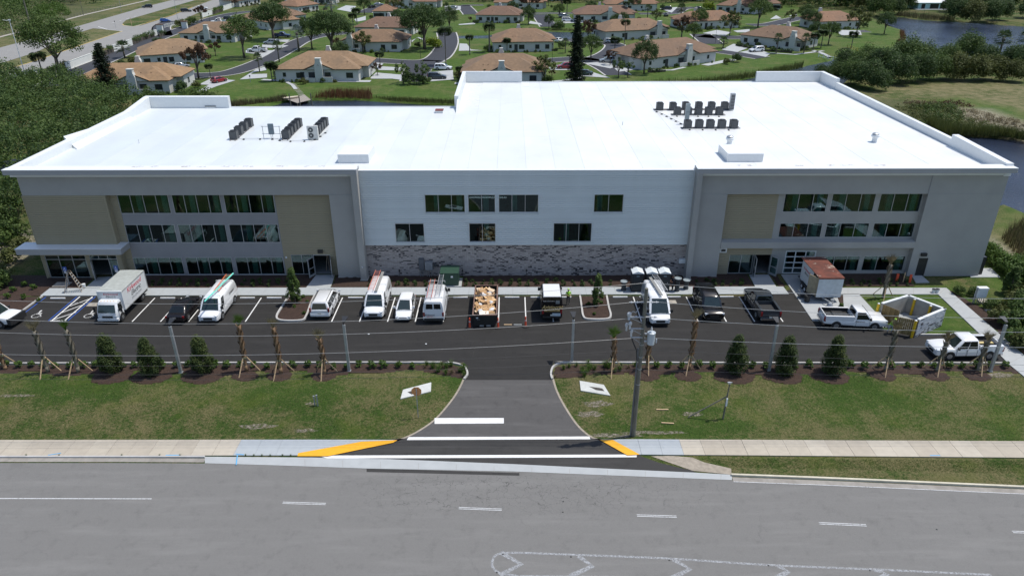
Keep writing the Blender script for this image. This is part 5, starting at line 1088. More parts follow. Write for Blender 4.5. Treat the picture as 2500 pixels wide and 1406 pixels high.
# ---- cars further away (px of wheel contact centre, heading)
FAR = [('suv', P_black, 360, 20, 200, 'dark sport utility car driving on the far side of the highway'), ('hatch', P_blue, 404, 54, 22, 'bright blue car on the near side of the highway'), ('suv', P_black, 455, 30, 22, 'dark car on the highway ahead of the blue car'),
 ('suv', P_white, 495, 24, 22, 'white car on the highway ahead of the dark car'), ('sedan', P_black, 437, 1, 200, 'dark car at the top edge on the far side of the highway'),
 ('pickup', P_white, 534, 58, 192, 'white pickup parked behind the left houses by the perimeter street'), ('suv', P_black, 561, 50, 15, 'black car parked beside the white pickup on the perimeter street'),
 ('hatch', P_red, 536, 201, 60, 'bright red car on a short driveway behind the left roof parapet'), ('sedan', P_silver, 441, 166, 35, 'silver car on a driveway by the rust-leaved tree'),
 ('pickup', P_white, 629, 128, 176, 'white crew-cab pickup on a driveway by the tall oak'), ('suv', P_silver, 662, 109, 176, 'silver car on the driveway behind the white pickup'), ('pickup', P_navy, 689, 92, 0, 'blue pickup beyond the silver car under the tall oak'),
 ('suv', P_white, 1082, 171, -4, 'white car parked on the upper driveway right of the central street'), ('suv', P_grey, 1067, 193, 4, 'dark grey car parked below the white car by the central street'),
 ('suv', P_red, 1380, 168, 185, 'dark red car left of the tall pine behind the roof'), ('sedan', P_green, 1424, 184, 180, 'grey-green sedan right of the tall pine base'), ('suv', P_silver, 1484, 153, 178, 'silver car on the driveway right of the tall pine'),
 ('hatch', P_white, 1365, 103, 60, 'white car parked beyond the pine by the small pond'), ('suv', P_silver, 1492, 106, 10, 'silver car on the driveway by the brown-roofed duplex'), ('suv', P_white, 1846, 127, 200, 'white car on a driveway by the house near the lake'),
 ('minivan', P_white, 1386, 53, 0, 'white minivan on a far driveway'), ('suv', P_silver, 1377, 43, 15, 'silver car just behind the far white minivan'), ('suv', P_black, 1627, 25, 180, 'black car on a far driveway near the woods'), ('sedan', P_grey, 1626, 40, 80, 'dark grey car on the far street below a black car'),
 ('suv', P_black, 1708, 26, 0, 'black car in front of the far woods, right of the far street'), ('sedan', P_silver, 925, 14, 10, 'silver car on a far driveway at the top of the picture'), ('sedan', P_black, 908, 20, 60, 'black car beside the far silver car near the top'), ('sedan', P_silver, 1105, 22, 175, 'silver sedan on a far curved driveway right of the big oak')]
for k, P, x, y, yaw, lab in FAR: vehicle(k, P, x, y, yaw, lab, 'pickup truck' if k == 'pickup' else 'minivan' if k == 'minivan' else 'car', lite=True)
# ================================================================ things standing about
def Hz(px, py, Y): d = RC.T @ np.array([px-CX, py-CY, FPX]); return HC+float(d[2]*Y/d[1])
M_wood = mat('weathered_pole_wood', (.13, .125, .10), .9, var=.3, scale=3, bump=.02, bs=20, sc3=(6, 6, .5)); M_lum = mat('stake_wood', (.48, .34, .20), .8, var=.15, scale=3)
# ---- dumpster with cardboard
t = thing('dumpster', 'long black open-top dumpster heaped with cardboard', 'dumpster', (-2.47, 63.3, 0))
MD = mat('dumpster_black', (.012, .013, .013), .5, var=.3); MR = mat('dumpster_rust', (.15, .09, .07), .8, var=.3)
w2, l2, h2 = 1.12, 3.15, 1.32
MB().bx(-w2+.2, w2-.2, -l2, l2, .14, .22).obj('floor', MD, t)
for s_ in (-1, 1):
    MB().hexa([(s_*(w2-.14)-.03, -l2, .2), (s_*(w2-.14)+.03, -l2, .2), (s_*(w2-.14)+.03, l2, .2), (s_*(w2-.14)-.03, l2, .2), (s_*w2-.03, -l2, h2), (s_*w2+.03, -l2, h2), (s_*w2+.03, l2, h2), (s_*w2-.03, l2, h2)]).obj('side_wall', MD, t)
    MB().bx(s_*w2-.06, s_*w2+.06, -l2, l2, h2, h2+.07).obj('top_rail', MR, t)
    for k in range(9): y = -l2+.4+k*.7; MB().hexa([(s_*(w2-.1), y-.04, .25), (s_*(w2+.0), y-.04, .25), (s_*(w2+.0), y+.04, .25), (s_*(w2-.1), y+.04, .25), (s_*(w2), y-.04, h2), (s_*(w2+.09), y-.04, h2), (s_*(w2+.09), y+.04, h2), (s_*(w2), y+.04, h2)]).obj('rib', MD, t)
MB().xz([(-w2+.1, .2), (w2-.1, .2), (w2, h2), (-w2, h2)], -l2-.05, -l2+.02).obj('end_wall', MD, t); MB().xz([(-w2+.1, .2), (w2-.1, .2), (w2, h2), (-w2, h2)], l2-.02, l2+.05).obj('end_wall', MD, t)
MB().bx(-w2, w2, -l2-.08, -l2+.05, h2, h2+.06).obj('top_rail', MR, t); MB().bx(-w2, w2, l2-.05, l2+.08, h2, h2+.06).obj('top_rail', MR, t)
MB().bx(-.5, -.1, -l2-.14, -l2-.06, .18, .30).bx(.15, .55, -l2-.14, -l2-.06, .18, .30).obj('roller', M_steel, t); MB().bx(-.82, -.62, -l2-.062, -l2-.052, 1.0, 1.12).obj('sticker', M_coping, t); text('lettering', '20-03', .12, M_lgrey, t, (-.6, -l2-.06, .88), (R(90), 0, 0), 0, .004)
CB = [mat('cardboard_%d' % i, c, .9, var=.08) for i, c in enumerate(((.50, .31, .15), (.58, .38, .20), (.42, .26, .13), (.60, .46, .32)))]; BG = [mat('bag_white', (.6, .6, .6), .5), mat('bag_dark', (.02, .022, .03), .4), mat('insulation_pink', (.50, .22, .20), .9), mat('foam_offcut', (.72, .66, .56), .8)]
MB().bx(-w2+.1, w2-.1, -l2+.1, l2-.1, .25, .9).obj('rubble', mat('rubble', (.10, .07, .05), .95, var=.4, scale=8, bump=.08, bs=5), t)
rg = random.Random(5)
posd = ['near the front end', 'by the left wall', 'by the right wall', 'in the middle', 'near the rear end']
for k in range(76):
    y = -l2+.45+(k/76)*(2*l2-1.2)+rg.uniform(-.2, .2); x = rg.uniform(-.78, .78); s1, s2, s3 = rg.uniform(.25, .7), rg.uniform(.22, .5), rg.uniform(.06, .35)
    sh = rg.random(); z = rg.uniform(.95, 1.25)
    if k % 6 == 3: mb = MB(Matrix.Translation((x, y, z))).ball((0, 0, 0), (.26, .22, .18), 9, 6, .12, rg); m_ = BG[k % 3]; nm = 'rubbish_bag'
    else:
        mb = MB(Matrix.Translation((x, y, z)) @ Matrix.Rotation(rg.uniform(0, 3.1), 4, 'Z') @ Matrix.Rotation(rg.uniform(-.6, .6), 4, 'X')); mb.bx(-s1/2, s1/2, -s2/2, s2/2, -s3/2, s3/2)
        mb.hexa([(-s1/2, s2/2, s3/2), (s1/2, s2/2, s3/2), (s1/2, s2/2+.01, s3/2), (-s1/2, s2/2+.01, s3/2), (-s1/2, s2/2+.2, s3/2+.12), (s1/2, s2/2+.2, s3/2+.12), (s1/2, s2/2+.21, s3/2+.12), (-s1/2, s2/2+.21, s3/2+.12)]); m_ = CB[k % 4]; nm = 'cardboard_box'
    o = mb.obj(nm, m_); o.location = (-2.47, 63.3, .12)
    tag(o, {'cardboard_box': 'crushed cardboard box in the black dumpster, %s counted from its near end' % nth(k), 'rubbish_bag': 'rounded bag among the dumpster cardboard, %s item from its near end' % nth(k)}[nm], 'box' if nm == 'cardboard_box' else 'bag', 'cardboard boxes heaped in the dumpster' if nm == 'cardboard_box' else 'bags among the boxes in the dumpster')
o = MB().bx(-.45, .45, -.25, .25, 0, .35).obj('foam_block', BG[3]); o.location = (-2.55, 60.55, 1.1); o.rotation_euler = (R(15), 0, .1); tag(o, 'pale wrinkled sheet bundle at the near end of the dumpster', 'packaging')
# ---- delineator posts
M_orange = mat('safety_orange', (.62, .075, .03), .55, var=.05); M_rubber = mat('rubber_base', (.02, .018, .017), .9)
for i, (x, y, lab) in enumerate(((1147, 800, 'orange delineator cone left of the dumpster'), (1216, 800, 'orange delineator cone right of the dumpster'), (1283, 797, 'orange delineator cone standing alone right of the dumpster'))):
    a = G(x, y); t = thing('delineator_cone', lab, 'traffic cone', (a[0], a[1], 0), .2*i, 'delineator cones by the dumpster')
    MB().lathe((0, 0, 0), [(.36, 0), (.36, .05), (.12, .08), (.1, .06)], 8).obj('base', M_rubber, t); MB().lathe((0, 0, .05), [(.11, 0), (.085, .5), (.06, 1.0), (.03, 1.03)], 10).obj('post', M_orange, t)
    MB().cyl((0, 0, .62), (0, 0, .74), .082, .078, 10).obj('band', M_coping, t)
for x, m_, l_ in ((1240, M_lum, 'short yellow timber board lying between the dumpster and the lone cone'), (1264, M_aluw, 'short pale board lying left of the lone orange cone')):
    a = G(x, 793); tag(MB().bx(a[0]-.38, a[0]+.38, a[1]-.06, a[1]+.06, 0, .05).obj('board', m_), l_, 'board')
# ---- portable toilets
M_toilet = mat('toilet_plastic', (.035, .042, .048), .5, var=.06); M_toiletr = mat('toilet_roof', (.62, .66, .68), .5)
def toilet(x, y, label, rz):
    t = thing('portable_toilet', label, 'portable toilet', (x, y, .05), rz, 'portable toilets on the walk')
    MB().bx(-.56, .56, -.58, .58, .1, 2.05).obj('cabin', M_toilet, t); MB().bx(-.6, .6, -.62, .62, 0, .12).obj('skid', M_black, t)
    MB().xz([(-.60, 2.05), (.60, 2.05), (.60, 2.10), (.02, 2.32), (-.02, 2.32), (-.60, 2.10)], -.66, .62).obj('roof', M_toiletr, t)
    MB().cyl((-.42, .5, 2.05), (-.42, .5, 2.42), .05).obj('vent_pipe', M_cond, t)
    d = MB().bx(-.40, .40, -.61, -.585, .18, 1.95).obj('door', M_toilet, t); MB().bx(-.36, .36, -.625, -.61, .25, .9).bx(-.36, .36, -.625, -.61, 1.0, 1.6).obj('door_panel', M_toilet, d); MB().cyl((.3, -.64, 1.05), (.3, -.61, 1.05), .04).obj('latch', M_coping, d)
    MB().ob((0, -.625, 1.78), (.30, .02, .10)).obj('emblem', mat('emblem_teal', (.25, .34, .38), .5), t)
    mb = MB()
    for s_ in (-1, 1): mb.bx(s_*.53-.03, s_*.53+.03, -.60, -.57, .12, 2.04)
    mb.obj('door_post', M_toilet, t)
for i, x in enumerate((13.17, 14.64, 15.97)): toilet(x, 68.15, ['leftmost', 'middle', 'rightmost'][i]+' of three dark portable toilets with white roofs', 0)
def washer(px_, py_, label, h_=1.0):
    a = G(px_, py_); t = thing('handwash_station', label, 'handwash station', (a[0], a[1], .05), 0, 'grey handwash stations by the toilets')
    MB().lathe((0, 0, 0), [(.27, 0), (.29, .1), (.24, .2), (.25, h_*.85), (.36, h_*.9), (.37, h_)], 14).obj('tank', M_toilet, t); MB().lathe((0, 0, h_), [(.38, 0), (.38, .04), (.30, .06), (.27, .01)], 14).obj('basin', mat('basin_grey', (.25, .29, .31), .5), t)
washer(1522, 709, 'low grey handwash station left of the three portable toilets'); washer(1652, 711, 'tall grey handwash station just right of the portable toilets', 1.45); washer(1674, 706, 'low grey handwash station nearest the right building column')
# ---- transformer
a = G(1098, 700); t = thing('transformer', 'dark green ground transformer on a concrete pad by the brick wall', 'transformer', (a[0], a[1]+.9, .05))
MG = mat('transformer_green', (.018, .055, .035), .5, var=.06)
MB().bx(-1.15, 1.25, -1.05, 1.0, -.04, .08).obj('pad', M_conc, t); MB().hexa([(-.95, -.85, .08), (.95, -.85, .08), (.95, .75, .08), (-.95, .75, .08), (-.95, -.85, 1.45), (.95, -.85, 1.45), (.95, .75, 1.6), (-.95, .75, 1.6)]).obj('cabinet', MG, t)
MB().hexa([(-1.0, -.9, 1.45), (1.0, -.9, 1.45), (1.0, .8, 1.6), (-1.0, .8, 1.6), (-1.0, -.9, 1.52), (1.0, -.9, 1.52), (1.0, .8, 1.67), (-1.0, .8, 1.67)]).obj('lid', MG, t); MB().bx(-.92, -.01, -.88, -.85, .14, 1.42).obj('door', MG, t); MB().bx(.01, .92, -.88, -.85, .14, 1.42).obj('door', MG, t); MB().bx(.15, .38, -.895, -.88, 1.0, 1.2).obj('warning_plate', M_coping, t)
# ---- accessible parking signs
for i, (x, ys_) in enumerate(((163, 702), (287, 699))):
    a = G(x, ys_); h = Hz(x-3, 641, a[1]); t = thing('parking_sign', 'blue and white accessible parking sign '+('by the stepladder' if i == 0 else 'just behind the box truck'), 'sign', (a[0], a[1]+.6, .04))
    MB().bx(-.03, .03, -.02, .02, 0, 2.1).obj('post', M_steel, t); MB().bx(-.19, .19, -.05, -.03, 1.62, 2.12).obj('sign_panel', M_blue, t); MB().bx(-.17, .17, -.05, -.03, 1.36, 1.60).obj('sign_panel', M_white, t)
    mb = MB(Matrix.Translation((0, -.056, 1.83)) @ Matrix.Rotation(R(90), 4, 'X')); mb.cyl((0, .17, 0), (0, .17, .004), .035, n=8)
    for k in range(9):
        a0, a1 = R(110+k*28), R(138+k*28); mb.hexa([(.10*math.cos(a0), .10*math.sin(a0)-.04, 0), (.13*math.cos(a0), .13*math.sin(a0)-.04, 0), (.13*math.cos(a1), .13*math.sin(a1)-.04, 0), (.10*math.cos(a1), .10*math.sin(a1)-.04, 0), (.10*math.cos(a0), .10*math.sin(a0)-.04, .004), (.13*math.cos(a0), .13*math.sin(a0)-.04, .004), (.13*math.cos(a1), .13*math.sin(a1)-.04, .004), (.10*math.cos(a1), .10*math.sin(a1)-.04, .004)])
    mb.bx(-.03, .01, .0, .13, 0, .004).bx(-.01, .09, .0, .035, 0, .004); mb.obj('accessible_symbol', M_white, t)
    text('lettering', 'PARKING BY', .055, M_blue, t, (0, -.056, 1.53), (R(90), 0, 0), 0, .003); text('lettering', 'PERMIT ONLY', .055, M_blue, t, (0, -.056, 1.45), (R(90), 0, 0), 0, .003)
# ---- stepladder, bucket, covers
a = G(182, 712); t = thing('stepladder', 'tall open tan stepladder on the walk by the left entrance', 'ladder', (a[0], a[1], .05), R(10))
for s_, nm in ((-1, 'front'), (1, 'rear')):
    top = (s_*.06, 0, 2.35); 
    for q in (-1, 1): MB().cyl((s_*.85, q*.36, 0), (s_*.08, q*.17, 2.35), .03, n=6).obj('rail', M_ylad, t)
    for k in range(7): f = (k+1)/8; x = s_*(.85-.77*f); ww = .36-.19*f; MB().bx(x-.05, x+.05, -ww, ww, 2.35*f-.015, 2.35*f+.015).obj('step', M_aluw, t)
MB().bx(-.15, .15, -.2, .2, 2.33, 2.38).obj('top_cap', M_black, t)
def bucket(px_, py_, label, lid=True, m_=None):
    a = G(px_, py_); t = thing('bucket', label, 'bucket', (a[0], a[1], .05)); MB().lathe((0, 0, 0), [(.15, 0), (.18, .36), (.19, .38)], 12).obj('pail', m_ or M_coping, t)
    if lid: MB().lathe((0, 0, .38), [(.2, 0), (.2, .03), (.1, .035)], 12).obj('lid', M_black, t)
bucket(206, 702, 'white bucket at the foot of the stepladder', False); bucket(2278, 715, 'white bucket with dark lid on the walk, left of a pair'); bucket(2287, 715, 'white bucket with dark lid on the walk, right of a pair')
for i, (x, y, w_, l_) in enumerate(((152, 696, .8, 'square concrete utility cover in mulch left of the stepladder'), (228, 743, .55, 'square concrete cover in the asphalt left of the box truck'), (1638, 737, .55, 'square concrete cover in the asphalt right of the high-roof van'), (2428, 763, .75, 'square concrete utility cover in the right planting bed'))):
    a = G(x, y); tag(MB().bx(a[0]-w_, a[0]+w_, a[1]-w_*.7, a[1]+w_*.7, -.05, .10 if i in (0, 3) else .004).obj('utility_cover', M_conct), l_, 'utility cover'); MB().cyl((a[0], a[1], 0), (a[0], a[1], .105 if i in (0, 3) else .008), .16, n=14).obj('cover_lid', M_gut, bpy.data.objects['utility_cover' if i == 0 else 'utility_cover.%03d' % i])
a = G(2402, 737); tag(MB().cyl((a[0], a[1], -.05), (a[0], a[1], .12), .55, n=24).obj('round_cover', M_conct), 'round concrete lid beside the white electric pedestal', 'utility cover')
a = G(2388, 741); t = thing('electric_pedestal', 'white electric pedestal box on grey posts in the right planting bed', 'electrical box', (a[0], a[1], 0)); MB().bx(-.48, .48, -.2, .25, .75, 1.75).obj('cabinet', mat('pedestal_white', (.62, .65, .66), .5), t); MB().bx(-.5, .5, -.24, .27, 1.75, 1.82).obj('lid', M_coping, t)
for k, x in enumerate((-.42, -.2, 0, .2, .42)): MB().cyl((x, .0, 0), (x, .0, .76), .035).obj('conduit', M_steel, t)
MB().bx(-.62, -.54, -.05, .03, 0, 1.8).obj('post', M_steel, t)
a = G(1138, 842+.0); 
for i, (x, y) in enumerate(((1040, 840), (900, 816))):
    a = G(x, y); tag(MB().ball((a[0], a[1], .03), (.1, .07, .04), 7, 4).obj('litter', M_coping), 'scrap of white litter on the asphalt '+('above the driveway' if i == 0 else 'left of the lot centre'), 'litter')
# ---- bin enclosure
ZE = 1.9; TL, TB, TR, TF = (35.52, 61.45), (38.96, 63.17), (41.06, 60.21), (37.46, 58.07)
t = thing('bin_enclosure', 'four-sided masonry bin enclosure with timber gates and pale coping', 'enclosure', (0, 0, 0)); t.matrix_basis = Matrix.Identity(4)
M_blockin = mat('block_inside', (.36, .34, .30), .92, var=.12, scale=1.5, dirt=.4, dcol=(.12, .11, .1)); M_encl = [mat('veneer_pale_%d' % i, c, .8, var=.05) for i, c in enumerate(((.46, .48, .50), (.52, .54, .56), (.40, .42, .45)))]
def wallseg(A, Bq, th, z0, z1, nm, m_, par_, out=0.0):
    A = Vector(A); Bq = Vector(Bq); d = (Bq-A).normalized(); n = Vector((d.y, -d.x)); o = n*out
    return MB().prism([tuple(A+o), tuple(Bq+o), tuple(Bq+o+n*th), tuple(A+o+n*th)], z0, z1).obj(nm, m_, par_)
for A, Bq, e in ((TB, TL, 0), (TR, TB, 0), (TF, TR, 0)):
    wallseg(A, Bq, -.22, 0, ZE-.08, 'wall', M_blockin, t); wallseg(A, Bq, -.26, ZE-.08, ZE, 'coping', M_coping, t, .03)
ft = 0
for A, Bq in ((TF, TR), (TR, TB), (TB, TL)):
    A = Vector(A); Bq = Vector(Bq); L = (Bq-A).length; ang = math.atan2(Bq.y-A.y, Bq.x-A.x); n = Vector((math.sin(ang), -math.cos(ang))); nc_ = 18; chh = (ZE-.1)/nc_; lo = MB(Matrix.Translation((A.x+n.x*.002, A.y+n.y*.002, 0)) @ Matrix.Rotation(ang, 4, 'Z'))
    for c in range(nc_):
        x = 0
        while x < L-.02:
            w_ = min(rg.choice((.25, .38, .5)), L-x); dk = rg.random() < .17; pr = rg.uniform(.015, .03)
            if ft < 290 and A.x < 38: 
                ft += 1; MB(Matrix.Translation((A.x, A.y, 0)) @ Matrix.Rotation(ang, 4, 'Z')).bx(x+.005, x+w_-.005, -pr-(.01 if dk else 0), .0, c*chh+.004, (c+1)*chh-.004).obj('brick', M_bd[1] if dk else M_encl[rg.randrange(3)], t)
            else: lo.m = 0 if not dk else 1; lo.bx(x+.005, x+w_-.005, -pr, .0, c*chh+.004, (c+1)*chh-.004)
            x += w_
    if lo.v: lo.obj('brickwork', [M_encl[0], M_bd[1]], t, kind='stuff')
M_gate = [mat('gate_board_%d' % i, c, .75, var=.1, scale=4) for i, c in enumerate(((.20, .135, .05), (.235, .16, .06), (.175, .115, .04)))]
def gate(A, Bq):
    A = Vector(A); Bq = Vector(Bq); L = (Bq-A).length; ang = math.atan2(Bq.y-A.y, Bq.x-A.x); g = MB(Matrix.Translation((A.x, A.y, 0)) @ Matrix.Rotation(ang, 4, 'Z')).bx(0, L, .03, .07, .3, .38).bx(0, L, .03, .07, 1.5, 1.58).bx(0, .06, .03, .07, .2, 1.7).bx(L-.06, L, .03, .07, .2, 1.7).obj('gate', M_steel, t)
    n_ = int(L/.15)
    for k in range(n_): x = L*k/n_; MB(Matrix.Translation((A.x, A.y, 0)) @ Matrix.Rotation(ang, 4, 'Z')).bx(x+.006, x+L/n_-.006, 0, .03, .12, 1.78).obj('board', M_gate[k % 3], g)
gl = G(2197, 759, 1.8); gr = G(2187, 772, 1.8); gate((TL[0]+.1, TL[1]-.12), gl); gate(gr, (TF[0]-.05, TF[1]+.02))
for i, (x, y) in enumerate(((2146, 739.5), (2234, 729), (2273, 745), (2237, 781))):
    a = G(x, y, 1.85); u = thing('bollard', 'yellow bollard '+['left of the enclosure gates', 'inside the enclosure, nearer the gates', 'inside the enclosure near its right wall', 'in front of the right enclosure gate'][i], 'bollard', (a[0], a[1], 0), 0, 'yellow bollards at the bin enclosure'); MB().cyl((0, 0, 0), (0, 0, 1.78), .12, n=14).obj('post', mat('bollard_yellow', (.68, .43, .015), .5), u); MB().lathe((0, 0, 1.78), [(.12, 0), (.08, .05), (.02, .07)], 14).obj('cap', M_coping, u)
# ---- site light poles
def lightpole(px0, py0, px1, py1, label, head=True):
    a = G(px0, py0); h = Hz(px1, py1, a[1]); t = thing('light_pole', label, 'light pole', (a[0], a[1], 0), 0, 'square steel light poles in the planting strip')
    MB().hexa([(-.11, -.11, 0), (.11, -.11, 0), (.11, .11, 0), (-.11, .11, 0), (-.10, -.10, h), (.10, -.10, h), (.10, .10, h), (-.10, .10, h)]).obj('post', M_steel, t); MB().bx(-.16, .16, -.16, .16, 0, .05).obj('base_plate', M_steel, t)
    if head:
        MB().cyl((0, 0, h), (0, 0, h+.25), .04).obj('spigot', M_black, t); MB().hexa([(-.10, .0, h+.2), (.10, .0, h+.2), (.26, .75, h+.34), (-.26, .75, h+.34), (-.10, .0, h+.28), (.10, .0, h+.28), (.26, .75, h+.42), (-.26, .75, h+.42)]).obj('lamp_head', M_black, t)
lightpole(442, 909, 412, 797, 'square grey light pole between two round junipers, left of the driveway'); lightpole(852.6, 905, 838.6, 793, 'square grey light pole behind the stop sign, left of the driveway'); lightpole(1396, 884, 1400, 781, 'square grey light pole just right of the driveway mouth')
lightpole(1877, 905, 1894, 794, 'square grey light pole between two junipers on the right'); lightpole(2417, 906, 2455, 793, 'square grey light pole nearest the right edge, by the crew-cab pickup')
# ---- stop sign seen from behind
a = G(1021, 1019); t = thing('stop_sign', 'brown-backed octagonal sign on a thin post left of the driveway', 'sign', (a[0], a[1], 0)); z = Hz(1018, 956, a[1])
MB().bx(-.03, .03, -.02, .02, 0, z+.3).obj('post', M_steel, t); MB(Matrix.Translation((0, .04, z))).xz([(.41*math.cos(R(22.5+45*k)), .41*math.sin(R(22.5+45*k))) for k in range(8)], 0, .012).obj('sign_panel', mat('sign_back_brown', (.52, .24, .09), .6, var=.12), t)
text('lettering', 'STOP', .26, M_coping, t, (0, .054, z), (R(90), 0, R(180)), 0, .002)
# ---- stub posts and timbers on the verge
for i, (x, y) in enumerate(((769, 989), (776, 990))):
    a = G(x, y); t = thing('utility_marker', 'grey square marker post in the left lawn, '+('left' if i == 0 else 'right')+' of a close pair', 'post', (a[0], a[1], 0), .3); MB().bx(-.055, .055, -.05, .05, 0, .85+.12*i).obj('post', M_steel, t); MB().bx(-.065, .065, -.06, .06, .85+.12*i, .9+.12*i).obj('cap', M_steel, t)
a = G(1765, 1022); b_ = G(1680, 1019); z = Hz(1768, 962, a[1]); t = thing('braced_timber_post', 'short dark timber post propped by a long diagonal brace in right lawn', 'post', (a[0], a[1], 0))
MB().cyl((0, 0, 0), (.1, .1, z*.98), .07, n=8).cyl((.1, .1, z*.98), (.16, .14, z*1.42), .05, n=8).obj('post', M_wood, t); MB().cyl((b_[0]-a[0], b_[1]-a[1], .03), (.08, .05, z*.9), .05, n=8).obj('brace', M_wood, t); MB().bx(-.02, .2, -.02, .18, z*1.4, z*1.44).ob((.1, .0, z*1.46), (.35, .06, .05)).obj('top_bracket', M_aluw, t); MB().bx(.0, .12, -.12, -.04, z*.55, z*.85).obj('guy_guard', M_coping, t)
for i, (x, y, L_, r_) in enumerate(((1617, 1000, .95, 0), (1630, 1033, .95, -.1))):
    a = G(x, y); o = MB().bx(-L_/2, L_/2, -.05, .05, 0, .06).obj('timber_offcut', M_lum); o.location = (a[0], a[1], .0); o.rotation_euler = (0, 0, r_); tag(o, 'short timber offcut in the grass right of the utility pole, '+('farther' if i == 0 else 'nearer')+' one', 'timber')
# orange silt posts near the right door
for i, (x, y) in enumerate(((2188, 688), (2220, 690))):
    a = G(x, y); tag(MB().bx(a[0]-.12, a[0]+.12, a[1]-.05, a[1]+.05, 0, .95).obj('barricade_post', M_orange), 'small orange barricade post by the right-hand steel door, '+('left one' if i == 0 else 'right one'), 'barricade')
a = G(2204, 690); tag(MB().bx(a[0]-.04, a[0]+.04, a[1]-.03, a[1]+.03, 0, 1.2).obj('marker_post', M_lum), 'thin pale post between two orange barricade posts', 'post')
# ---- utility pole with hardware
a = G(1546, 1063); PX, PY = a; zt = Hz(1577, 704, PY)
t = thing('utility_pole', 'tall weathered wooden utility pole with transformer at the sidewalk edge', 'utility pole', (PX, PY, 0)); up = t
rings = []
for k in range(13):
    f = k/12; r = .17-.05*f; rings.append([((r*(1+rg.uniform(-.04, .04)))*math.cos(q*math.pi/7), (r*(1+rg.uniform(-.04, .04)))*math.sin(q*math.pi/7), zt*f) for q in range(14)])
smooth_by_angle(MB().loft(rings).obj('pole', M_wood, t), 60)
MB().bx(-.26, -.17, -.05, .05, 0, 7.6).obj('cable_guard', mat('guard_grey', (.11, .115, .12), .6), t)
MI = mat('insulator_grey', (.45, .46, .47), .4); ZW = {}
for k, yy in enumerate((688.5, 737, 772.5, 826, 851, 881, 900)): ZW[k] = Hz(1572-k*2, yy, PY)
MB().cyl((-.1, 0, ZW[0]-1.0), (-.1, 0, ZW[0]), .025).obj('pin', MI, t); MB().lathe((-.1, 0, ZW[0]-.1), [(.05, -.12), (.09, -.06), (.06, 0), (.08, .05), (.03, .1)], 10).obj('insulator', MI, t)
for k in (1, 2):
    MB().cyl((-1.1, -.05, ZW[k]), (.9, -.05, ZW[k]), .035).obj('line_clamp_bar', MI, t)
    for x in (-.95, -.55, .45, .75): MB().lathe((x, -.05, ZW[k]-.06), [(.05, 0), (.07, .03), (.05, .06), (.07, .09), (.04, .12)], 8).obj('insulator', MI, t)
for z, L_ in ((10.15, 1.15), (9.25, 1.0), (8.55, .8)): MB().ob((-L_/2, -.12, z), (L_, .07, .07)).cyl((-L_*.9, -.12, z), (-.1, -.12, z-.45), .02).obj('standoff_bracket', M_steel, t)
for x, y, z, s_ in ((-1.05, -.15, 10.3, .16), (-.95, -.2, 9.6, .13), (-1.15, -.05, 9.4, .12), (-.8, -.1, 8.95, .12)):
    mb = MB().lathe((x, y, z-.35), [(.05, 0), (s_*.6, .08), (.06, .14), (s_*.6, .2), (.06, .26), (s_*.7, .32), (s_, .42), (s_*.9, .55), (.04, .62)], 10); mb.obj('cutout', MI, t)
MB().tube([(-1.0, -.15, 9.9), (-.85, -.1, 9.0), (-.65, 0, 8.2), (-.3, 0, 7.4), (-.22, -.02, 6.6)], .05, 7).obj('riser_cable', M_black, t); MB().tube([(-.4, -.1, 10.9), (-.6, -.1, 10.5), (-.8, -.1, 10.6), (-1.0, -.1, 10.4)], .02, 5).obj('jumper_wire', MI, t)
mb = MB().lathe((.62, -.05, 8.0), [(.26, 0), (.27, .05), (.27, .85), (.29, .87), (.29, .92), (.12, 1.0)], 18); mb.obj('transformer_can', mat('can_grey', (.42, .46, .48), .4, var=.04), t)
MB().lathe((.58, -.1, 9.1), [(.04, 0), (.08, .06), (.05, .1), (.08, .16), (.05, .2), (.03, .3)], 8).obj('bushing', MI, t); MB().bx(.14, .34, -.1, .0, 8.15, 8.25).bx(.14, .34, -.1, .0, 8.75, 8.85).obj('can_bracket', M_steel, t); MB().ob((.98, -.15, 8.3), (.08, .08, .3)).obj('arrester', MI, t)
for z in (7.9, 6.9, 5.9, 4.6): MB().cyl((0, 0, z), (0, 0, z+.05), .175-.0035*z, n=14).obj('pole_band', M_steel, t)
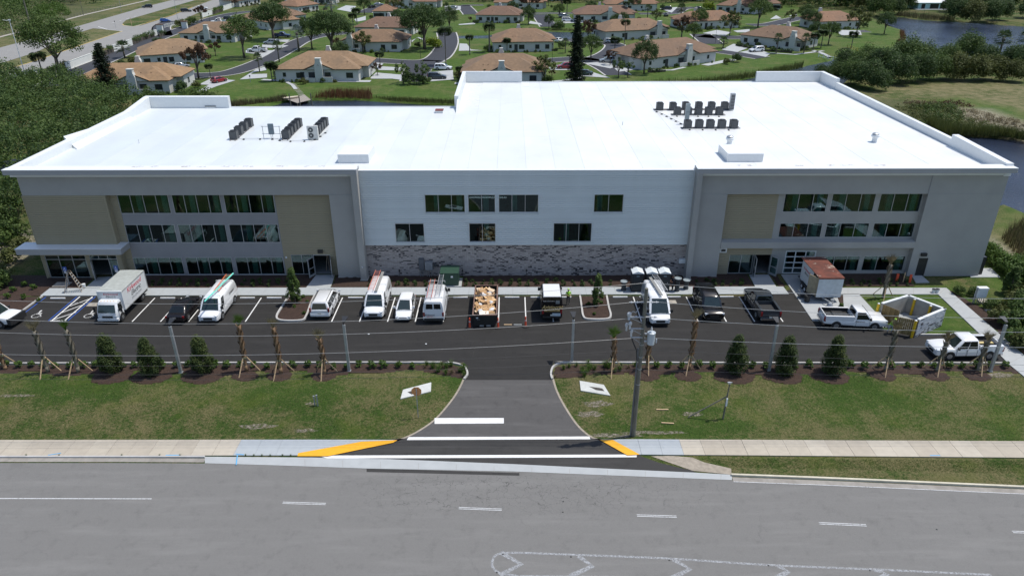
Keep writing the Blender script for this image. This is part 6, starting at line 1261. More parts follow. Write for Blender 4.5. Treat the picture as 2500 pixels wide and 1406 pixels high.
# ---- overhead lines (each a sagging strand fixed at the pole)
M_wire = mat('wire_bright', (.40, .40, .39), .45, .4); M_wired = mat('wire_dark', (.05, .05, .05), .6)
WN = ['topmost', 'second', 'third', 'fourth', 'fifth', 'sixth', 'lowest']
WL = [((0, 733.5), (625, 741)), ((0, 780), (625, 789.5)), ((0, 812), (625, 820)), ((0, 865), (625, 866)), ((0, 890.5), (625, 891)), ((0, 911), (625, 913)), ((0, 924), (625, 926))]
WR = [((2500, 729), (1875, 712)), ((2500, 777), (1875, 757)), ((2500, 811), (1875, 793)), ((2500, 848), (1875, 837)), ((2500, 891), (1875, 867.5)), ((2500, 906), (1875, 890)), ((2500, 921), (1875, 908))]
for k in range(7):
    Yw = PY+(.12 if k % 2 else -.12)
    for side, src in (('left', WL), ('right', WR)):
        (xa, ya), (xm, ym) = src[k]
        xA, zA = Vx(xa, ya, Yw), Hz(xa, ya, Yw); xM, zM = Vx(xm, ym, Yw), Hz(xm, ym, Yw); x0, z0 = PX+.05, ZW[k]
        co_ = np.polyfit([xA, xM, x0], [zA, zM, z0], 2); 
        if co_[0] < .0002: co_ = np.polyfit([xA, x0], [zA, z0], 1); co_ = np.array([.0006, co_[0]-.0006*(xA+x0), co_[1]+.0006*xA*x0])
        x1 = -78 if side == 'left' else 84; n_ = 26
        P_ = [(x0+(x1-x0)*i/n_, Yw, float(np.polyval(co_, x0+(x1-x0)*i/n_))) for i in range(n_+1)]
        o = MB().tube(P_, .013 if k < 4 else .010, 5).obj('power_line', M_wire if k < 4 else M_wired)
        tag(o, '%s %s overhead wire running %s from the wooden utility pole' % ('pale' if k < 4 else 'dark', WN[k], side), 'overhead wire', 'overhead wires')
# ---- people
def person(loc, rz, joints, shirt, pants, skin, label, hat=None):
    me = bpy.data.meshes.new('p'); names = list(joints); V_ = [joints[n][:3] for n in names]; ix = {n: i for i, n in enumerate(names)}
    E_ = [('pelvis', 'chest'), ('chest', 'neck'), ('neck', 'head'), ('chest', 'shl'), ('chest', 'shr'), ('shl', 'ell'), ('ell', 'hal'), ('shr', 'elr'), ('elr', 'har'), ('pelvis', 'hil'), ('pelvis', 'hir'), ('hil', 'knl'), ('knl', 'anl'), ('anl', 'tol'), ('hir', 'knr'), ('knr', 'anr'), ('anr', 'tor')]
    me.from_pydata(V_, [(ix[a], ix[b]) for a, b in E_], []); o = bpy.data.objects.new('body', me); COL.objects.link(o); o.modifiers.new('s', 'SKIN'); o.modifiers.new('u', 'SUBSURF').levels = 1
    for i, n in enumerate(names): r = joints[n][3]; me.skin_vertices[0].data[i].radius = (r, r)
    me.skin_vertices[0].data[0].use_root = True
    dg = bpy.context.evaluated_depsgraph_get(); nm = bpy.data.meshes.new_from_object(o.evaluated_get(dg)); bpy.data.objects.remove(o)
    for m_ in (skin, shirt, pants, M_black): nm.materials.append(m_)
    waist = joints['pelvis'][2]+.04; sh = joints['neck'][2]
    for p in nm.polygons:
        c = p.center; arm = max(abs(c.x), 0); hand = min((Vector(c)-Vector(joints[h][:3])).length for h in ('hal', 'har', 'ell', 'elr')) < .13 and min((Vector(c)-Vector(joints[h][:3])).length for h in ('hal', 'har')) < .2
        p.material_index = 3 if c.z < .13 else 2 if c.z < waist and not hand else 0 if (c.z > sh+.01 or hand) else 1
        p.use_smooth = True
    t = thing('person', label, 'person', loc, rz); b_ = bpy.data.objects.new('body', nm); COL.objects.link(b_); b_.parent = t
    hx, hy, hz, hr = joints['head']
    MB().ball((hx, hy, hz+.05), (.105, .12, .14), 12, 9).obj('head', skin, t, smooth=True); MB().ball((hx, hy+.015, hz+.085), (.115, .125, .12), 12, 8).obj('hard_hat' if hat else 'hair', hat or M_black, t, smooth=True)
    MB().ball((hx, hy-.115, hz+.03), (.018, .03, .03), 6, 4).obj('nose', skin, t)
    for s_ in (-1, 1):
        MB().ball((hx+s_*.04, hy-.10, hz+.06), (.014, .01, .01), 6, 4).obj('eye', M_black, t); MB().ball((hx+s_*.105, hy, hz+.04), (.015, .03, .04), 6, 4).obj('ear', skin, t)
    for q in ('hal', 'har'):
        X_, Y_, Z_, r_ = joints[q]; e = joints['ell' if q == 'hal' else 'elr']; d = (Vector((X_, Y_, Z_))-Vector(e[:3])).normalized(); u_ = d.orthogonal().normalized()
        for k in range(4): b0 = Vector((X_, Y_, Z_))+u_*(k-1.5)*.02+d*.03; mid = b0+d*(.045+.006*(1.5-abs(k-1.5))); MB().tube([tuple(b0), tuple(mid), tuple(mid+d*.03+d.cross(u_)*.015)], .009, 5).obj('finger', skin, t)
        b0 = Vector((X_, Y_, Z_))-u_*.035; MB().tube([tuple(b0), tuple(b0-u_*.02+d*.03), tuple(b0-u_*.02+d*.055)], .01, 5).obj('thumb', skin, t)
    return t
M_hiviz = mat('hi_vis_yellow', (.30, .62, .03), .7, var=.06); M_skin = mat('skin', (.32, .17, .11), .6); M_jean = mat('trousers_dark', (.025, .025, .03), .9); M_light = mat('trousers_pale', (.35, .36, .38), .9)
J = dict(pelvis=(0, 0, .95, .14), chest=(0, -.01, 1.28, .15), neck=(0, -.01, 1.50, .055), head=(0, -.02, 1.60, .07), shl=(.19, 0, 1.43, .065), shr=(-.19, 0, 1.43, .065), ell=(.26, -.05, 1.15, .048), elr=(-.26, -.05, 1.15, .048), hal=(.12, -.26, 1.10, .035), har=(-.12, -.26, 1.12, .035),
         hil=(.10, 0, .88, .095), hir=(-.10, 0, .88, .095), knl=(.11, -.02, .48, .062), knr=(-.11, -.02, .48, .062), anl=(.12, .03, .09, .042), anr=(-.12, .03, .09, .042), tol=(.13, -.14, .04, .035), tor=(-.13, -.14, .04, .035))
a = G(1386.5, 743); person((a[0], a[1], 0), R(12), J, M_hiviz, M_jean, M_skin, 'person in a yellow-green shirt and dark trousers standing by the black van', M_hiviz)
J2 = dict(J); J2.update(pelvis=(0, .08, .92, .15), chest=(0, -.12, 1.22, .16), neck=(0, -.20, 1.42, .055), head=(0, -.27, 1.50, .07), shl=(.19, -.16, 1.36, .065), shr=(-.19, -.16, 1.36, .065), ell=(.26, -.28, 1.08, .048), elr=(-.26, -.28, 1.08, .048), hal=(.16, -.45, .92, .035), har=(-.14, -.45, .90, .035), knl=(.15, -.1, .47, .062), knr=(-.13, .05, .48, .062), anl=(.16, -.02, .09, .042), anr=(-.14, .16, .09, .042), tol=(.17, -.19, .04, .035), tor=(-.15, -.01, .04, .035))
a = G(2171, 813); person((a[0], a[1], 0), R(25), J2, M_hiviz, M_light, M_skin, 'person in a bright yellow-green shirt and pale trousers bending by the gates', M_hiviz)
a = G(1641, 711); person((a[0], a[1], .05), R(-80), J, mat('shirt_navy', (.015, .018, .03), .9), M_jean, M_skin, 'person in dark clothes standing between a toilet and the handwash station')
# ---- open doorways' contents: a ladder inside the centre-left entrance
tag(MB().cyl((dL[0]+.95, 73.0, 0), (dL[0]+1.25, 73.0, 2.3), .03).cyl((dL[0]+1.35, 73.0, 0), (dL[0]+1.28, 73.0, 2.3), .03).obj('stepladder', M_ylad), 'tan stepladder standing just inside the open centre-left doorway', 'ladder')
# ================================================================ foliage
def leafmat(name, cols, var=.35, trans=.33):
    m, n, b = nodes(name); o = n.nodes['Material Output']; g = n.nodes.new('ShaderNodeNewGeometry'); r = n.nodes.new('ShaderNodeValToRGB')
    e = r.color_ramp.elements; e[0].color = (*cols[0], 1); e[0].position = 0; e[1].color = (*cols[-1], 1); e[1].position = 1
    for i, c in enumerate(cols[1:-1]): q = e.new((i+1)/(len(cols)-1)); q.color = (*c, 1)
    co = _coord(n, 'World'); nz = _ramp(n, _noise(n, co, .35, 3), .3, .7)
    n.links.new(_math(n, 'ADD', _math(n, 'MULTIPLY', g.outputs['Random Per Island'], .62), _math(n, 'MULTIPLY', nz, .38)), r.inputs[0])
    n.links.new(r.outputs[0], b.inputs['Base Color']); b.inputs['Roughness'].default_value = .65; b.inputs['Specular IOR Level'].default_value = .3
    t = n.nodes.new('ShaderNodeBsdfTranslucent'); n.links.new(r.outputs[0], t.inputs[0]); x = n.nodes.new('ShaderNodeMixShader'); x.inputs[0].default_value = trans
    n.links.new(b.outputs[0], x.inputs[1]); n.links.new(t.outputs[0], x.inputs[2]); n.links.new(x.outputs[0], o.inputs[0]); return m
L_dark = leafmat('leaf_dark', [(.022, .043, .013), (.048, .086, .023), (.094, .144, .041)]); L_mid = leafmat('leaf_mid', [(.031, .058, .015), (.069, .116, .026), (.129, .179, .047)])
L_olive = leafmat('leaf_olive', [(.041, .053, .014), (.083, .101, .025), (.149, .161, .052)]); L_rust = leafmat('leaf_rust', [(.035, .018, .010), (.075, .038, .022), (.10, .07, .03)]); L_blue = leafmat('leaf_silver', [(.07, .10, .095), (.14, .18, .165), (.24, .28, .26)])
L_pine = leafmat('leaf_pine', [(.007, .014, .006), (.014, .026, .010), (.025, .042, .016)]); L_jun = leafmat('leaf_juniper', [(.017, .034, .010), (.041, .067, .017), (.102, .120, .031)]); L_bright = leafmat('leaf_bright', [(.035, .07, .012), (.065, .12, .02), (.11, .17, .03)])
L_lime = leafmat('leaf_lime', [(.10, .15, .01), (.18, .24, .02), (.28, .32, .03)]); L_palm = leafmat('leaf_palm', [(.018, .035, .012), (.04, .07, .022), (.085, .12, .045)]); L_dry = leafmat('leaf_dry', [(.10, .08, .045), (.18, .15, .085), (.28, .24, .15)]); L_reed = leafmat('leaf_reed', [(.04, .045, .015), (.085, .08, .035), (.20, .155, .09)]); L_rreed = leafmat('leaf_reed_rust', [(.07, .035, .015), (.14, .065, .03), (.19, .11, .05)])
M_bark = mat('bark', (.085, .070, .055), .9, var=.25, scale=5, bump=.02); M_barkp = mat('palm_bark', (.13, .115, .095), .9, var=.25, scale=6, bump=.02); M_boot = mat('palm_boot', (.20, .125, .07), .9, var=.3, scale=4); M_bootg = mat('palm_boot_grey', (.17, .15, .115), .9, var=.3, scale=4)
def clumps(C, Rr, n, size, rs, up=.35, flat_=1.0, tri=False):
    """leaf-size faces scattered over spheres of centres C (k,3), radii Rr (k,), n faces each"""
    C = np.asarray(C, float); Rr = np.asarray(Rr, float); k = len(C)
    d = rs.normal(size=(k, n, 3)); d /= np.linalg.norm(d, axis=2, keepdims=True); rad = Rr[:, None, None]*rs.uniform(.55, 1.05, (k, n, 1))
    P_ = C[:, None, :]+d*rad*np.array([1, 1, flat_]); P_ = P_.reshape(-1, 3); d = d.reshape(-1, 3)
    nr = d+rs.normal(size=d.shape)*.55; nr[:, 2] += up; nr /= np.linalg.norm(nr, axis=1, keepdims=True)
    u = np.cross(nr, rs.normal(size=nr.shape)); u /= np.linalg.norm(u, axis=1, keepdims=True)+1e-9; v = np.cross(nr, u)
    s_ = size*rs.uniform(.55, 1.3, (len(P_), 1)); a = P_-u*s_-v*s_*.35; b_ = P_+v*s_*.55-u*s_*.1; c = P_+u*s_+v*s_*.25; e = P_-v*s_*.55+u*s_*.1
    V_ = np.stack([a, e, c, b_], 1).reshape(-1, 3); F_ = np.arange(len(V_)).reshape(-1, 4); return V_, F_
def crownpts(rs, k, rx, ry, rz, zc, shell=.5):
    out = []
    lob = [rs.normal(size=3) for _ in range(6)]; lob = [l/np.linalg.norm(l) for l in lob]; am = rs.uniform(-.22, .28, 6)
    while len(out) < k:
        d = rs.normal(size=3); d /= np.linalg.norm(d)
        if d[2] < -.35: continue
        f = 1+sum(a*max(0, float(d @ l))**2 for a, l in zip(am, lob)); r = (shell+(1-shell)*rs.rand()**.5)*f
        out.append((d[0]*rx*r, d[1]*ry*r, zc+d[2]*rz*r))
    return np.array(out)
def limbs(mb, rs, H, r0, crown, n=9):
    fork = H*.28; mb.cyl((0, 0, -.1), (.05, .03, fork), r0, r0*.78, 9)
    for i in range(n):
        p = crown[rs.randint(len(crown))]*np.array([.75, .75, 1]); mid = (p[0]*.35, p[1]*.35, fork+(p[2]-fork)*.5)
        mb.cyl((.05, .03, fork-.15), mid, r0*.5, r0*.28, 6, False); mb.cyl(mid, tuple(p), r0*.28, r0*.07, 5, False)
def treeproto(seed, H, rx, zc, rz, leaf, k=46, n=62, size=.26, r0=.28, bark=None, shell=.5, cr=.22):
    rs = np.random.RandomState(seed); C = crownpts(rs, k, rx, rx, rz, zc, shell); V_, F_ = clumps(C, rs.uniform(cr*.7, cr*1.25, k)*rx, n, size, rs)
    t = thing('tree', 'x', 'tree'); npobj('crown', V_, F_, leaf, t); mb = MB(); limbs(mb, rs, H, r0, C); mb.obj('trunk', bark or M_bark, t, smooth=True); return t
def frond(mb, base, az, L, droop, wid, n=7, lf=19, lift=.5, rs=None):
    pts = []; x = 0; z = 0; a = lift
    for i in range(n+1): pts.append((x, z)); x += L/n*math.cos(a); z += L/n*math.sin(a); a -= droop/n*(1+i*.25)
    ca, sa = math.cos(az), math.sin(az); W3 = lambda x, y, z: (base[0]+x*ca-y*sa, base[1]+x*sa+y*ca, base[2]+z)
    for i in range(n): (x0, z0), (x1, z1) = pts[i], pts[i+1]; mb.poly([W3(x0, -.03, z0), W3(x1, -.02, z1), W3(x1, .02, z1), W3(x0, .03, z0)])
    for j in range(lf):
        f = .12+.85*j/lf; i = min(n-1, int(f*n)); u = f*n-i; x0 = pts[i][0]+(pts[i+1][0]-pts[i][0])*u; z0 = pts[i][1]+(pts[i+1][1]-pts[i][1])*u; w_ = wid*(math.sin(math.pi*(f*.85+.1))**.6)
        for s_ in (-1, 1): q = (rs.rand()-.5)*.1 if rs is not None else 0; mb.poly([W3(x0-.04, 0, z0), W3(x0+.05, 0, z0+.01), W3(x0+w_*.5+.04, s_*w_, z0-w_*(.35+q)), W3(x0+w_*.42, s_*w_*.98, z0-w_*(.38+q))])
def palmproto(seed, H, nf=20, L=2.6, droop=1.7, wid=.6, leaf=None, bark=None, r0=.17, nm='palm_tree', lift0=1.1):
    rs = np.random.RandomState(seed); t = thing(nm, 'x', 'palm tree'); mb = MB()
    for i in range(nf): frond(mb, (0, 0, H), i*2.399+rs.rand()*.3, L*rs.uniform(.85, 1.1), droop*rs.uniform(.8, 1.2), wid, rs=rs, lift=lift0-1.5*(i/nf))
    mb.obj('crown', leaf or L_palm, t)
    mb = MB(); rr = r0
    for i in range(8): mb.cyl((0, 0, H*i/8), (.0, 0, H*(i+1)/8), rr, rr*.96, 9, i in (0, 7)); rr *= .95
    mb.ball((0, 0, H-.15), (r0*1.3, r0*1.3, .4), 8, 5); mb.obj('trunk', bark or M_barkp, t, smooth=True); return t
def fanpalm(seed, H, nf=24, L=1.1, leaf=None, fr=.75, r0=.2, nm='palm_tree'):
    rs = np.random.RandomState(seed); t = thing(nm, 'x', 'palm tree'); mb = MB()
    for i in range(nf):
        az = i*2.399; e = 1.3-2.0*i/nf; d = Vector((math.cos(az)*math.cos(e), math.sin(az)*math.cos(e), math.sin(e))); c = Vector((0, 0, H))+d*L*rs.uniform(.8, 1.1); u = d.cross(Vector((0, 0, 1))).normalized(); v = u.cross(d)
        mb.poly([Vector((0, 0, H))-u*.02, Vector((0, 0, H))+u*.02, c+u*.02, c-u*.02])
        for k in range(11): a = -1.5+3.0*k/10; q = d*math.cos(a)+u*math.sin(a); tip = c+q*fr*rs.uniform(.85, 1.1)-Vector((0, 0, .18*rs.rand())); w_ = q.cross(v).normalized()*.06; mb.poly([c, c+q*fr*.6+w_, tip, c+q*fr*.6-w_])
    mb.obj('crown', leaf or L_palm, t); MB().cyl((0, 0, -.1), (0, 0, H), r0, r0*.8, 9).ball((0, 0, H-.1), (r0*1.6, r0*1.6, .45), 8, 5).obj('trunk', M_barkp, t, smooth=True); return t
def pineproto(seed, H, rb, leaf=None):
    rs = np.random.RandomState(seed); t = thing('pine_tree', 'x', 'pine tree'); C = []; Rr = []; mb = MB(); mb.cyl((0, 0, -.1), (0, 0, H*.97), .26, .04, 8); z = .8
    while z < H-.2:
        f = z/H; L = rb*(1-f)**.62*(1+.12*math.sin(z*3)); 
        for k in range(6):
            a = k*math.pi/3+z*1.7+rs.rand()*.4; l2 = L*rs.uniform(.65, 1.12)
            for q in range(1, 6): C.append((math.cos(a)*l2*q/5, math.sin(a)*l2*q/5, z+.10*q/5*l2*.3)); Rr.append(.34+.14*(1-f))
            mb.cyl((0, 0, z), (math.cos(a)*l2, math.sin(a)*l2, z+.1), .04, .015, 4, False)
        z += .5
    V_, F_ = clumps(np.array(C), np.array(Rr), 20, .15, rs, .2, .6); npobj('crown', V_, F_, leaf or L_pine, t); mb.obj('trunk', M_bark, t); return t
def coneproto(seed, H, r, leaf, k=95, n=84, size=.065, nm='juniper', cat='shrub'):
    rs = np.random.RandomState(seed); C = []
    for i in range(k): f = rs.rand()**.8; a = rs.rand()*6.28; rr = r*(.30+.70*rs.rand()**.6)*min(1, (f+.14)/.32)*(1.03-f)**.62; C.append((rr*math.cos(a), rr*math.sin(a), .25+f*(H-.5)))
    V_, F_ = clumps(C, rs.uniform(.20, .32, k)*r, n, size, rs, .6, 1.5); t = thing(nm, 'x', cat); npobj('foliage', V_, F_, leaf, t); MB().cyl((0, 0, -.05), (0, 0, H*.7), .07, .03, 6).obj('stem', M_bark, t); return t
def bushproto(seed, r, h, leaf, k=16, n=46, size=.12, nm='bush', cat='shrub', stem=True):
    rs = np.random.RandomState(seed); C = crownpts(rs, k, r*.8, r*.8, h*.55, h*.45, .3); C[:, 2] = np.maximum(C[:, 2], .1); V_, F_ = clumps(C, rs.uniform(.28, .45, k)*r, n, size, rs)
    t = thing(nm, 'x', cat); npobj('foliage', V_, F_, leaf, t)
    if stem: MB().cyl((0, 0, -.05), (0, 0, h*.5), .04, .02, 5).obj('stem', M_bark, t)
    return t
def tuft(seed, n, h, w_, leaf, sp=.25, nm='grass_clump', cat='grass clump'):
    rs = np.random.RandomState(seed); mb = MB()
    for i in range(n):
        a = rs.rand()*6.28; l = rs.uniform(.3, 1)*sp; b0 = (rs.normal()*.05, rs.normal()*.05, 0); hh = h*rs.uniform(.7, 1.1); u = (-math.sin(a)*w_, math.cos(a)*w_)
        m_ = (b0[0]+math.cos(a)*l*.45, b0[1]+math.sin(a)*l*.45, hh*.75); e = (b0[0]+math.cos(a)*l*1.2, b0[1]+math.sin(a)*l*1.2, hh*(.95 if l < sp*.7 else .7)); mb.poly([(b0[0]-u[0], b0[1]-u[1], 0), (b0[0]+u[0], b0[1]+u[1], 0), (m_[0]+u[0], m_[1]+u[1], m_[2]), (m_[0]-u[0], m_[1]-u[1], m_[2])]); mb.poly([(m_[0]-u[0], m_[1]-u[1], m_[2]), (m_[0]+u[0], m_[1]+u[1], m_[2]), e])
    o = mb.obj(nm, leaf); o['category'] = cat; o['label'] = 'x'; return o
used_protos = set()
def put(proto, x, y, label, rz=None, s=1.0, group=None, z=0.0):
    rz = rnd.uniform(0, 6.28) if rz is None else rz
    if proto.name not in used_protos: used_protos.add(proto.name); o = proto; o.location = (x, y, z); o.rotation_euler = (0, 0, rz); o['label'] = label; o.scale = (s, s, s) if not hasattr(s, '__len__') else s
    else: o = dup(proto, (x, y, z), rz, label, None, s)
    if group: o['group'] = group
    return o
def blades(poly, n, h, w_, leaf, name, seed, lean=.35, label=None, cat=None, z=-.03):
    rs = np.random.RandomState(seed); P_ = np.array(poly); lo, hi = P_.min(0), P_.max(0); pts = np.zeros((0, 2))
    while len(pts) < n: q = rs.uniform(lo, hi, (n*2, 2)); q = q[seg_dist(q[:, 0], q[:, 1], poly) < 0]; pts = np.concatenate([pts, q])
    pts = pts[:n]; a = rs.rand(n)*6.283; H_ = h*rs.uniform(.5, 1.2, n); l = rs.rand(n)*lean*H_; zz = np.full(n, z)
    b0 = np.stack([pts[:, 0], pts[:, 1], zz], 1); u = np.stack([-np.sin(a), np.cos(a), 0*a], 1)*w_; tip = b0+np.stack([np.cos(a)*l, np.sin(a)*l, H_], 1); V_ = np.stack([b0-u, b0+u, tip], 1).reshape(-1, 3)
    o = npobj(name, V_, np.arange(len(V_)).reshape(-1, 3), leaf, kind='stuff')
    if label: tag(o, label, cat or 'grass')
    return o
# ================================================================ the neighbourhood behind
def lay(px, z, nm, m): return flat(GP(px), z, nm, m, kind='structure')
# highway: two carriageways, turning gap, path
lay([(-160, 158), (0, 117), (72, 98), (158, 74), (349, 19), (420, 1), (520, -26), (700, -70), (1000, -130), (1030, -128), (560, -20), (420, 18), (340, 40), (227, 70), (175, 86), (89, 128), (0, 156), (-160, 205)], .01, 'highway', M_hwy)
lay([(-160, 222), (0, 176), (81, 151), (207, 108), (299, 76), (338, 65), (420, 39.5), (470, 19), (521, 0), (640, -40), (900, -110), (960, -105), (660, -18), (585, 2), (484, 32), (420, 60), (358, 82), (225, 129), (118, 166), (0, 200), (-160, 248)], .012, 'highway', M_hwy)
lay([(227, 70), (250, 60), (300, 42), (420, 15), (420, 25), (338, 65), (299, 77), (262, 73)], .014, 'highway', M_hwy)
lay([(240, 66), (262, 57), (310, 46), (345, 37), (300, 56), (296, 62), (310, 66), (338, 65), (299, 76), (262, 72)], .016, 'highway', M_street if False else M_hwy)
flat(GP([(299, 58), (308, 50), (350, 38), (470, 3), (500, -8), (540, -12), (470, 16), (420, 36), (345, 60), (325, 65), (303, 62)]), .03, 'median_island', M_ground, th=.04, kind='structure')
M_yline = mat('edge_line_yellow', (.55, .38, .08), .7, kind='World')
for pts in ([(-160, 222), (0, 176), (81, 151), (207, 108), (299, 77)], [(345, 61), (420, 38), (470, 18)], [(299, 60), (303, 63), (325, 66), (345, 61)]): strip([G(*p) for p in pts], .32, .035, 'edge_line', M_yline, kind='structure')
strip([G(*p) for p in ((240, 66), (262, 73), (299, 77))], .3, .034, 'edge_line', M_white, kind='structure')
for k in range(9): a = G(264+k*9, 60-k*2.6); b_ = G(270+k*9, 58.4-k*2.6); line(a, b_, .22, .03, 'lane_line', M_white) if k % 2 else None
for pts in ([(-160, 128), (0, 91), (210, 36), (350, 4), (420, -14)],): strip([G(*p) for p in pts], 1.8, .02, 'path', M_conct, kind='structure')
# neighbourhood streets
def street(pts, w_): P_ = smoothpath([G(*p) for p in pts], 5); strip(P_, w_+.9, .012, 'street_kerb', M_kerb, kind='structure'); strip(P_, w_, .03, 'street', M_street, kind='structure')
street([(115, 212), (150, 193), (200, 170), (260, 146), (330, 115), (400, 88), (450, 70), (500, 52), (550, 38), (600, 30), (680, 26)], 6.2)
street([(400, 88), (395, 66), (420, 52)], 6.0)
street([(438, 184), (500, 184), (560, 178), (610, 163), (660, 142), (700, 120), (735, 100), (780, 88), (850, 80)], 6.4)
street([(905, 147), (970, 151), (1020, 152), (1060, 146), (1080, 130), (1092, 108), (1093, 92), (1090, 80)], 6.6)
street([(1060, 148), (1030, 160), (1016, 178), (1012, 198)], 6.6)
lay([(982, 150), (1064, 150), (1060, 165), (1044, 178), (1040, 200), (984, 200), (990, 165)], .031, 'street', M_street)
street([(1330, 149), (1400, 144), (1440, 148), (1480, 165), (1510, 184)], 6.4); street([(1440, 148), (1480, 134), (1500, 118), (1495, 108), (1440, 104), (1390, 96)], 6.2)
street([(1710, 88), (1760, 92), (1820, 92)], 7.5); street([(1710, 84), (1728, 98), (1740, 108)], 7); street([(1755, 126), (1800, 132), (1862, 142)], 6)
street([(1830, 62), (1880, 60), (1925, 50), (1960, 44), (2020, 44)], 6.5); street([(2000, 76), (2060, 77), (2120, 77)], 5)
street([(1318, 36), (1328, 50), (1340, 66)], 6.5); street([(1240, 34), (1320, 33), (1400, 33)], 5); street([(1560, 34), (1640, 33), (1665, 22), (1700, 19)], 6)
street([(890, 32), (905, 24), (940, 14), (980, 12)], 6.5); street([(1130, 14), (1140, 24), (1150, 36)], 6.5); street([(1128, 14), (1180, 13)], 5)
for pts in ([(486, 207), (516, 192), (575, 197), (530, 211), (486, 228), (478, 226), (510, 208)], [(435, 158), (455, 162), (476, 176), (440, 177)], [(600, 124), (672, 124), (655, 134), (640, 142), (620, 132), (600, 130)], [(640, 110), (705, 112), (688, 118), (640, 117)], [(655, 95), (708, 98), (700, 104), (660, 100)],
 [(585, 195), (600, 186), (625, 170), (650, 163), (650, 172), (618, 178), (612, 182), (652, 181), (652, 190), (600, 194)], [(912, 154), (936, 156), (930, 163), (986, 166), (984, 173), (925, 172)], [(905, 190), (918, 178), (986, 184), (980, 196), (958, 193), (905, 193)], [(1050, 176), (1106, 172), (1106, 184), (1048, 186)], [(1042, 188), (1106, 184), (1108, 195), (1044, 200)],
 [(1120, 125), (1122, 107), (1140, 108), (1150, 122), (1180, 124)], [(1340, 165), (1392, 168), (1392, 172), (1345, 172)], [(1395, 185), (1450, 178), (1490, 191)], [(1425, 155), (1470, 152), (1520, 153), (1515, 160), (1490, 168)], [(1500, 168), (1560, 162), (1560, 170), (1510, 176)],
 [(1762, 122), (1790, 108), (1815, 110), (1826, 118), (1800, 128)], [(1806, 128), (1850, 120), (1880, 132), (1870, 140)], [(1715, 82), (1750, 74), (1785, 80), (1770, 88)], [(1790, 76), (1830, 72), (1830, 80), (1800, 80)], [(1880, 48), (1895, 38), (1908, 46)], [(1925, 40), (1945, 34), (1947, 40)], [(2040, 78), (2056, 74), (2100, 76), (2104, 86), (2055, 87)],
 [(1350, 56), (1400, 48), (1450, 56), (1360, 58)], [(1295, 52), (1320, 58), (1324, 62), (1290, 58)], [(1610, 22), (1655, 18), (1640, 32)], [(822, 24), (845, 14), (870, 16), (856, 30)], [(1085, 14), (1125, 16), (1125, 24), (1088, 30)], [(1120, 60), (1160, 56), (1160, 60), (1120, 62)], [(865, 48), (893, 40), (893, 50), (870, 54)]):
    lay(pts, .04, 'driveway', M_conc)
for pts, w_ in (([(700, 201), (714, 208), (722, 218)], .9), ([(508, 212), (490, 230)], 1.3), ([(640, 195), (700, 199), (760, 199)], 1.6), ([(826, 199), (905, 199)], 2.4), ([(1110, 204), (1125, 204)], 2), ([(1345, 200), (1380, 197), (1420, 190)], 1.4), ([(1590, 172), (1640, 172), (1672, 165)], 1.2), ([(1720, 160), (1790, 146)], 2.5), ([(1880, 130), (1940, 134), (2010, 125)], 1.3), ([(1985, 124), (2006, 130), (2026, 140)], 1.3), ([(1000, 105), (1020, 92), (1060, 108)], 1.2)):
    strip([G(*p) for p in pts], w_, .042, 'garden_path', M_conc, kind='structure')
# ---- houses
RT = [mat('roof_tile_tan', (.205, .138, .084), .9, var=.12, scale=1.2, bump=.03, bs=6, dirt=.25, dcol=(.12, .075, .05), dscale=.3), mat('roof_tile_brown', (.165, .108, .070), .9, var=.12, scale=1.2, bump=.03, bs=6, dirt=.25, dcol=(.11, .07, .05), dscale=.3), mat('roof_tile_red', (.150, .092, .064), .9, var=.12, scale=1.2, bump=.03, bs=6, dirt=.25, dcol=(.11, .07, .05), dscale=.3)]
RTV = [[mat('roof_tile_%d_%d' % (a, b_), tuple(c*f for c, f in zip(col, fx)), .9, var=.16, scale=1.2, bump=.03, bs=6, dirt=.45, dcol=(.10, .075, .055), dscale=.22) for b_, fx in enumerate(((1, 1, 1), (.86, .86, .9), (1.12, 1.08, 1.0)))] for a, col in enumerate(((.225, .145, .082), (.190, .118, .070), (.175, .102, .064)))]
M_hw = mat('house_stucco', (.52, .52, .49), .9, var=.04, scale=.6, dirt=.12); M_hdark = mat('house_trim_dark', (.035, .022, .018), .8); M_hwin = mat('house_window', (.02, .026, .03), .12); M_screen = mat('porch_screen', (.04, .045, .045), .9); M_hw2 = mat('house_blue', (.35, .55, .56), .8)
def hip(x0, x1, y0, y1, z, sl, rm, par_, nm='roof'):
    x0 -= .5; x1 += .5; y0 -= .5; y1 += .5; W, D = x1-x0, y1-y0; mb = MB()
    if W >= D: h = D/2*sl; r0 = (x0+D/2, (y0+y1)/2, z+h); r1 = (x1-D/2, (y0+y1)/2, z+h)
    else: h = W/2*sl; r0 = ((x0+x1)/2, y0+W/2, z+h); r1 = ((x0+x1)/2, y1-W/2, z+h)
    v = [mb.pt(p) for p in ((x0, y0, z), (x1, y0, z), (x1, y1, z), (x0, y1, z), (x0, y0, z-.16), (x1, y0, z-.16), (x1, y1, z-.16), (x0, y1, z-.16), r0, r1)]
    if W >= D: fs = ((v[0], v[1], v[9], v[8]), (v[1], v[2], v[9]), (v[2], v[3], v[8], v[9]), (v[3], v[0], v[8]))
    else: fs = ((v[0], v[1], v[8]), (v[1], v[2], v[9], v[8]), (v[2], v[3], v[9]), (v[3], v[0], v[8], v[9]))
    for f in fs: mb.face(f)
    mb.m = 1
    for f in ((v[4], v[5], v[1], v[0]), (v[5], v[6], v[2], v[1]), (v[6], v[7], v[3], v[2]), (v[7], v[4], v[0], v[3]), (v[7], v[6], v[5], v[4])): mb.face(f)
    return mb.obj(nm, [rm, M_hdark], par_), z+h
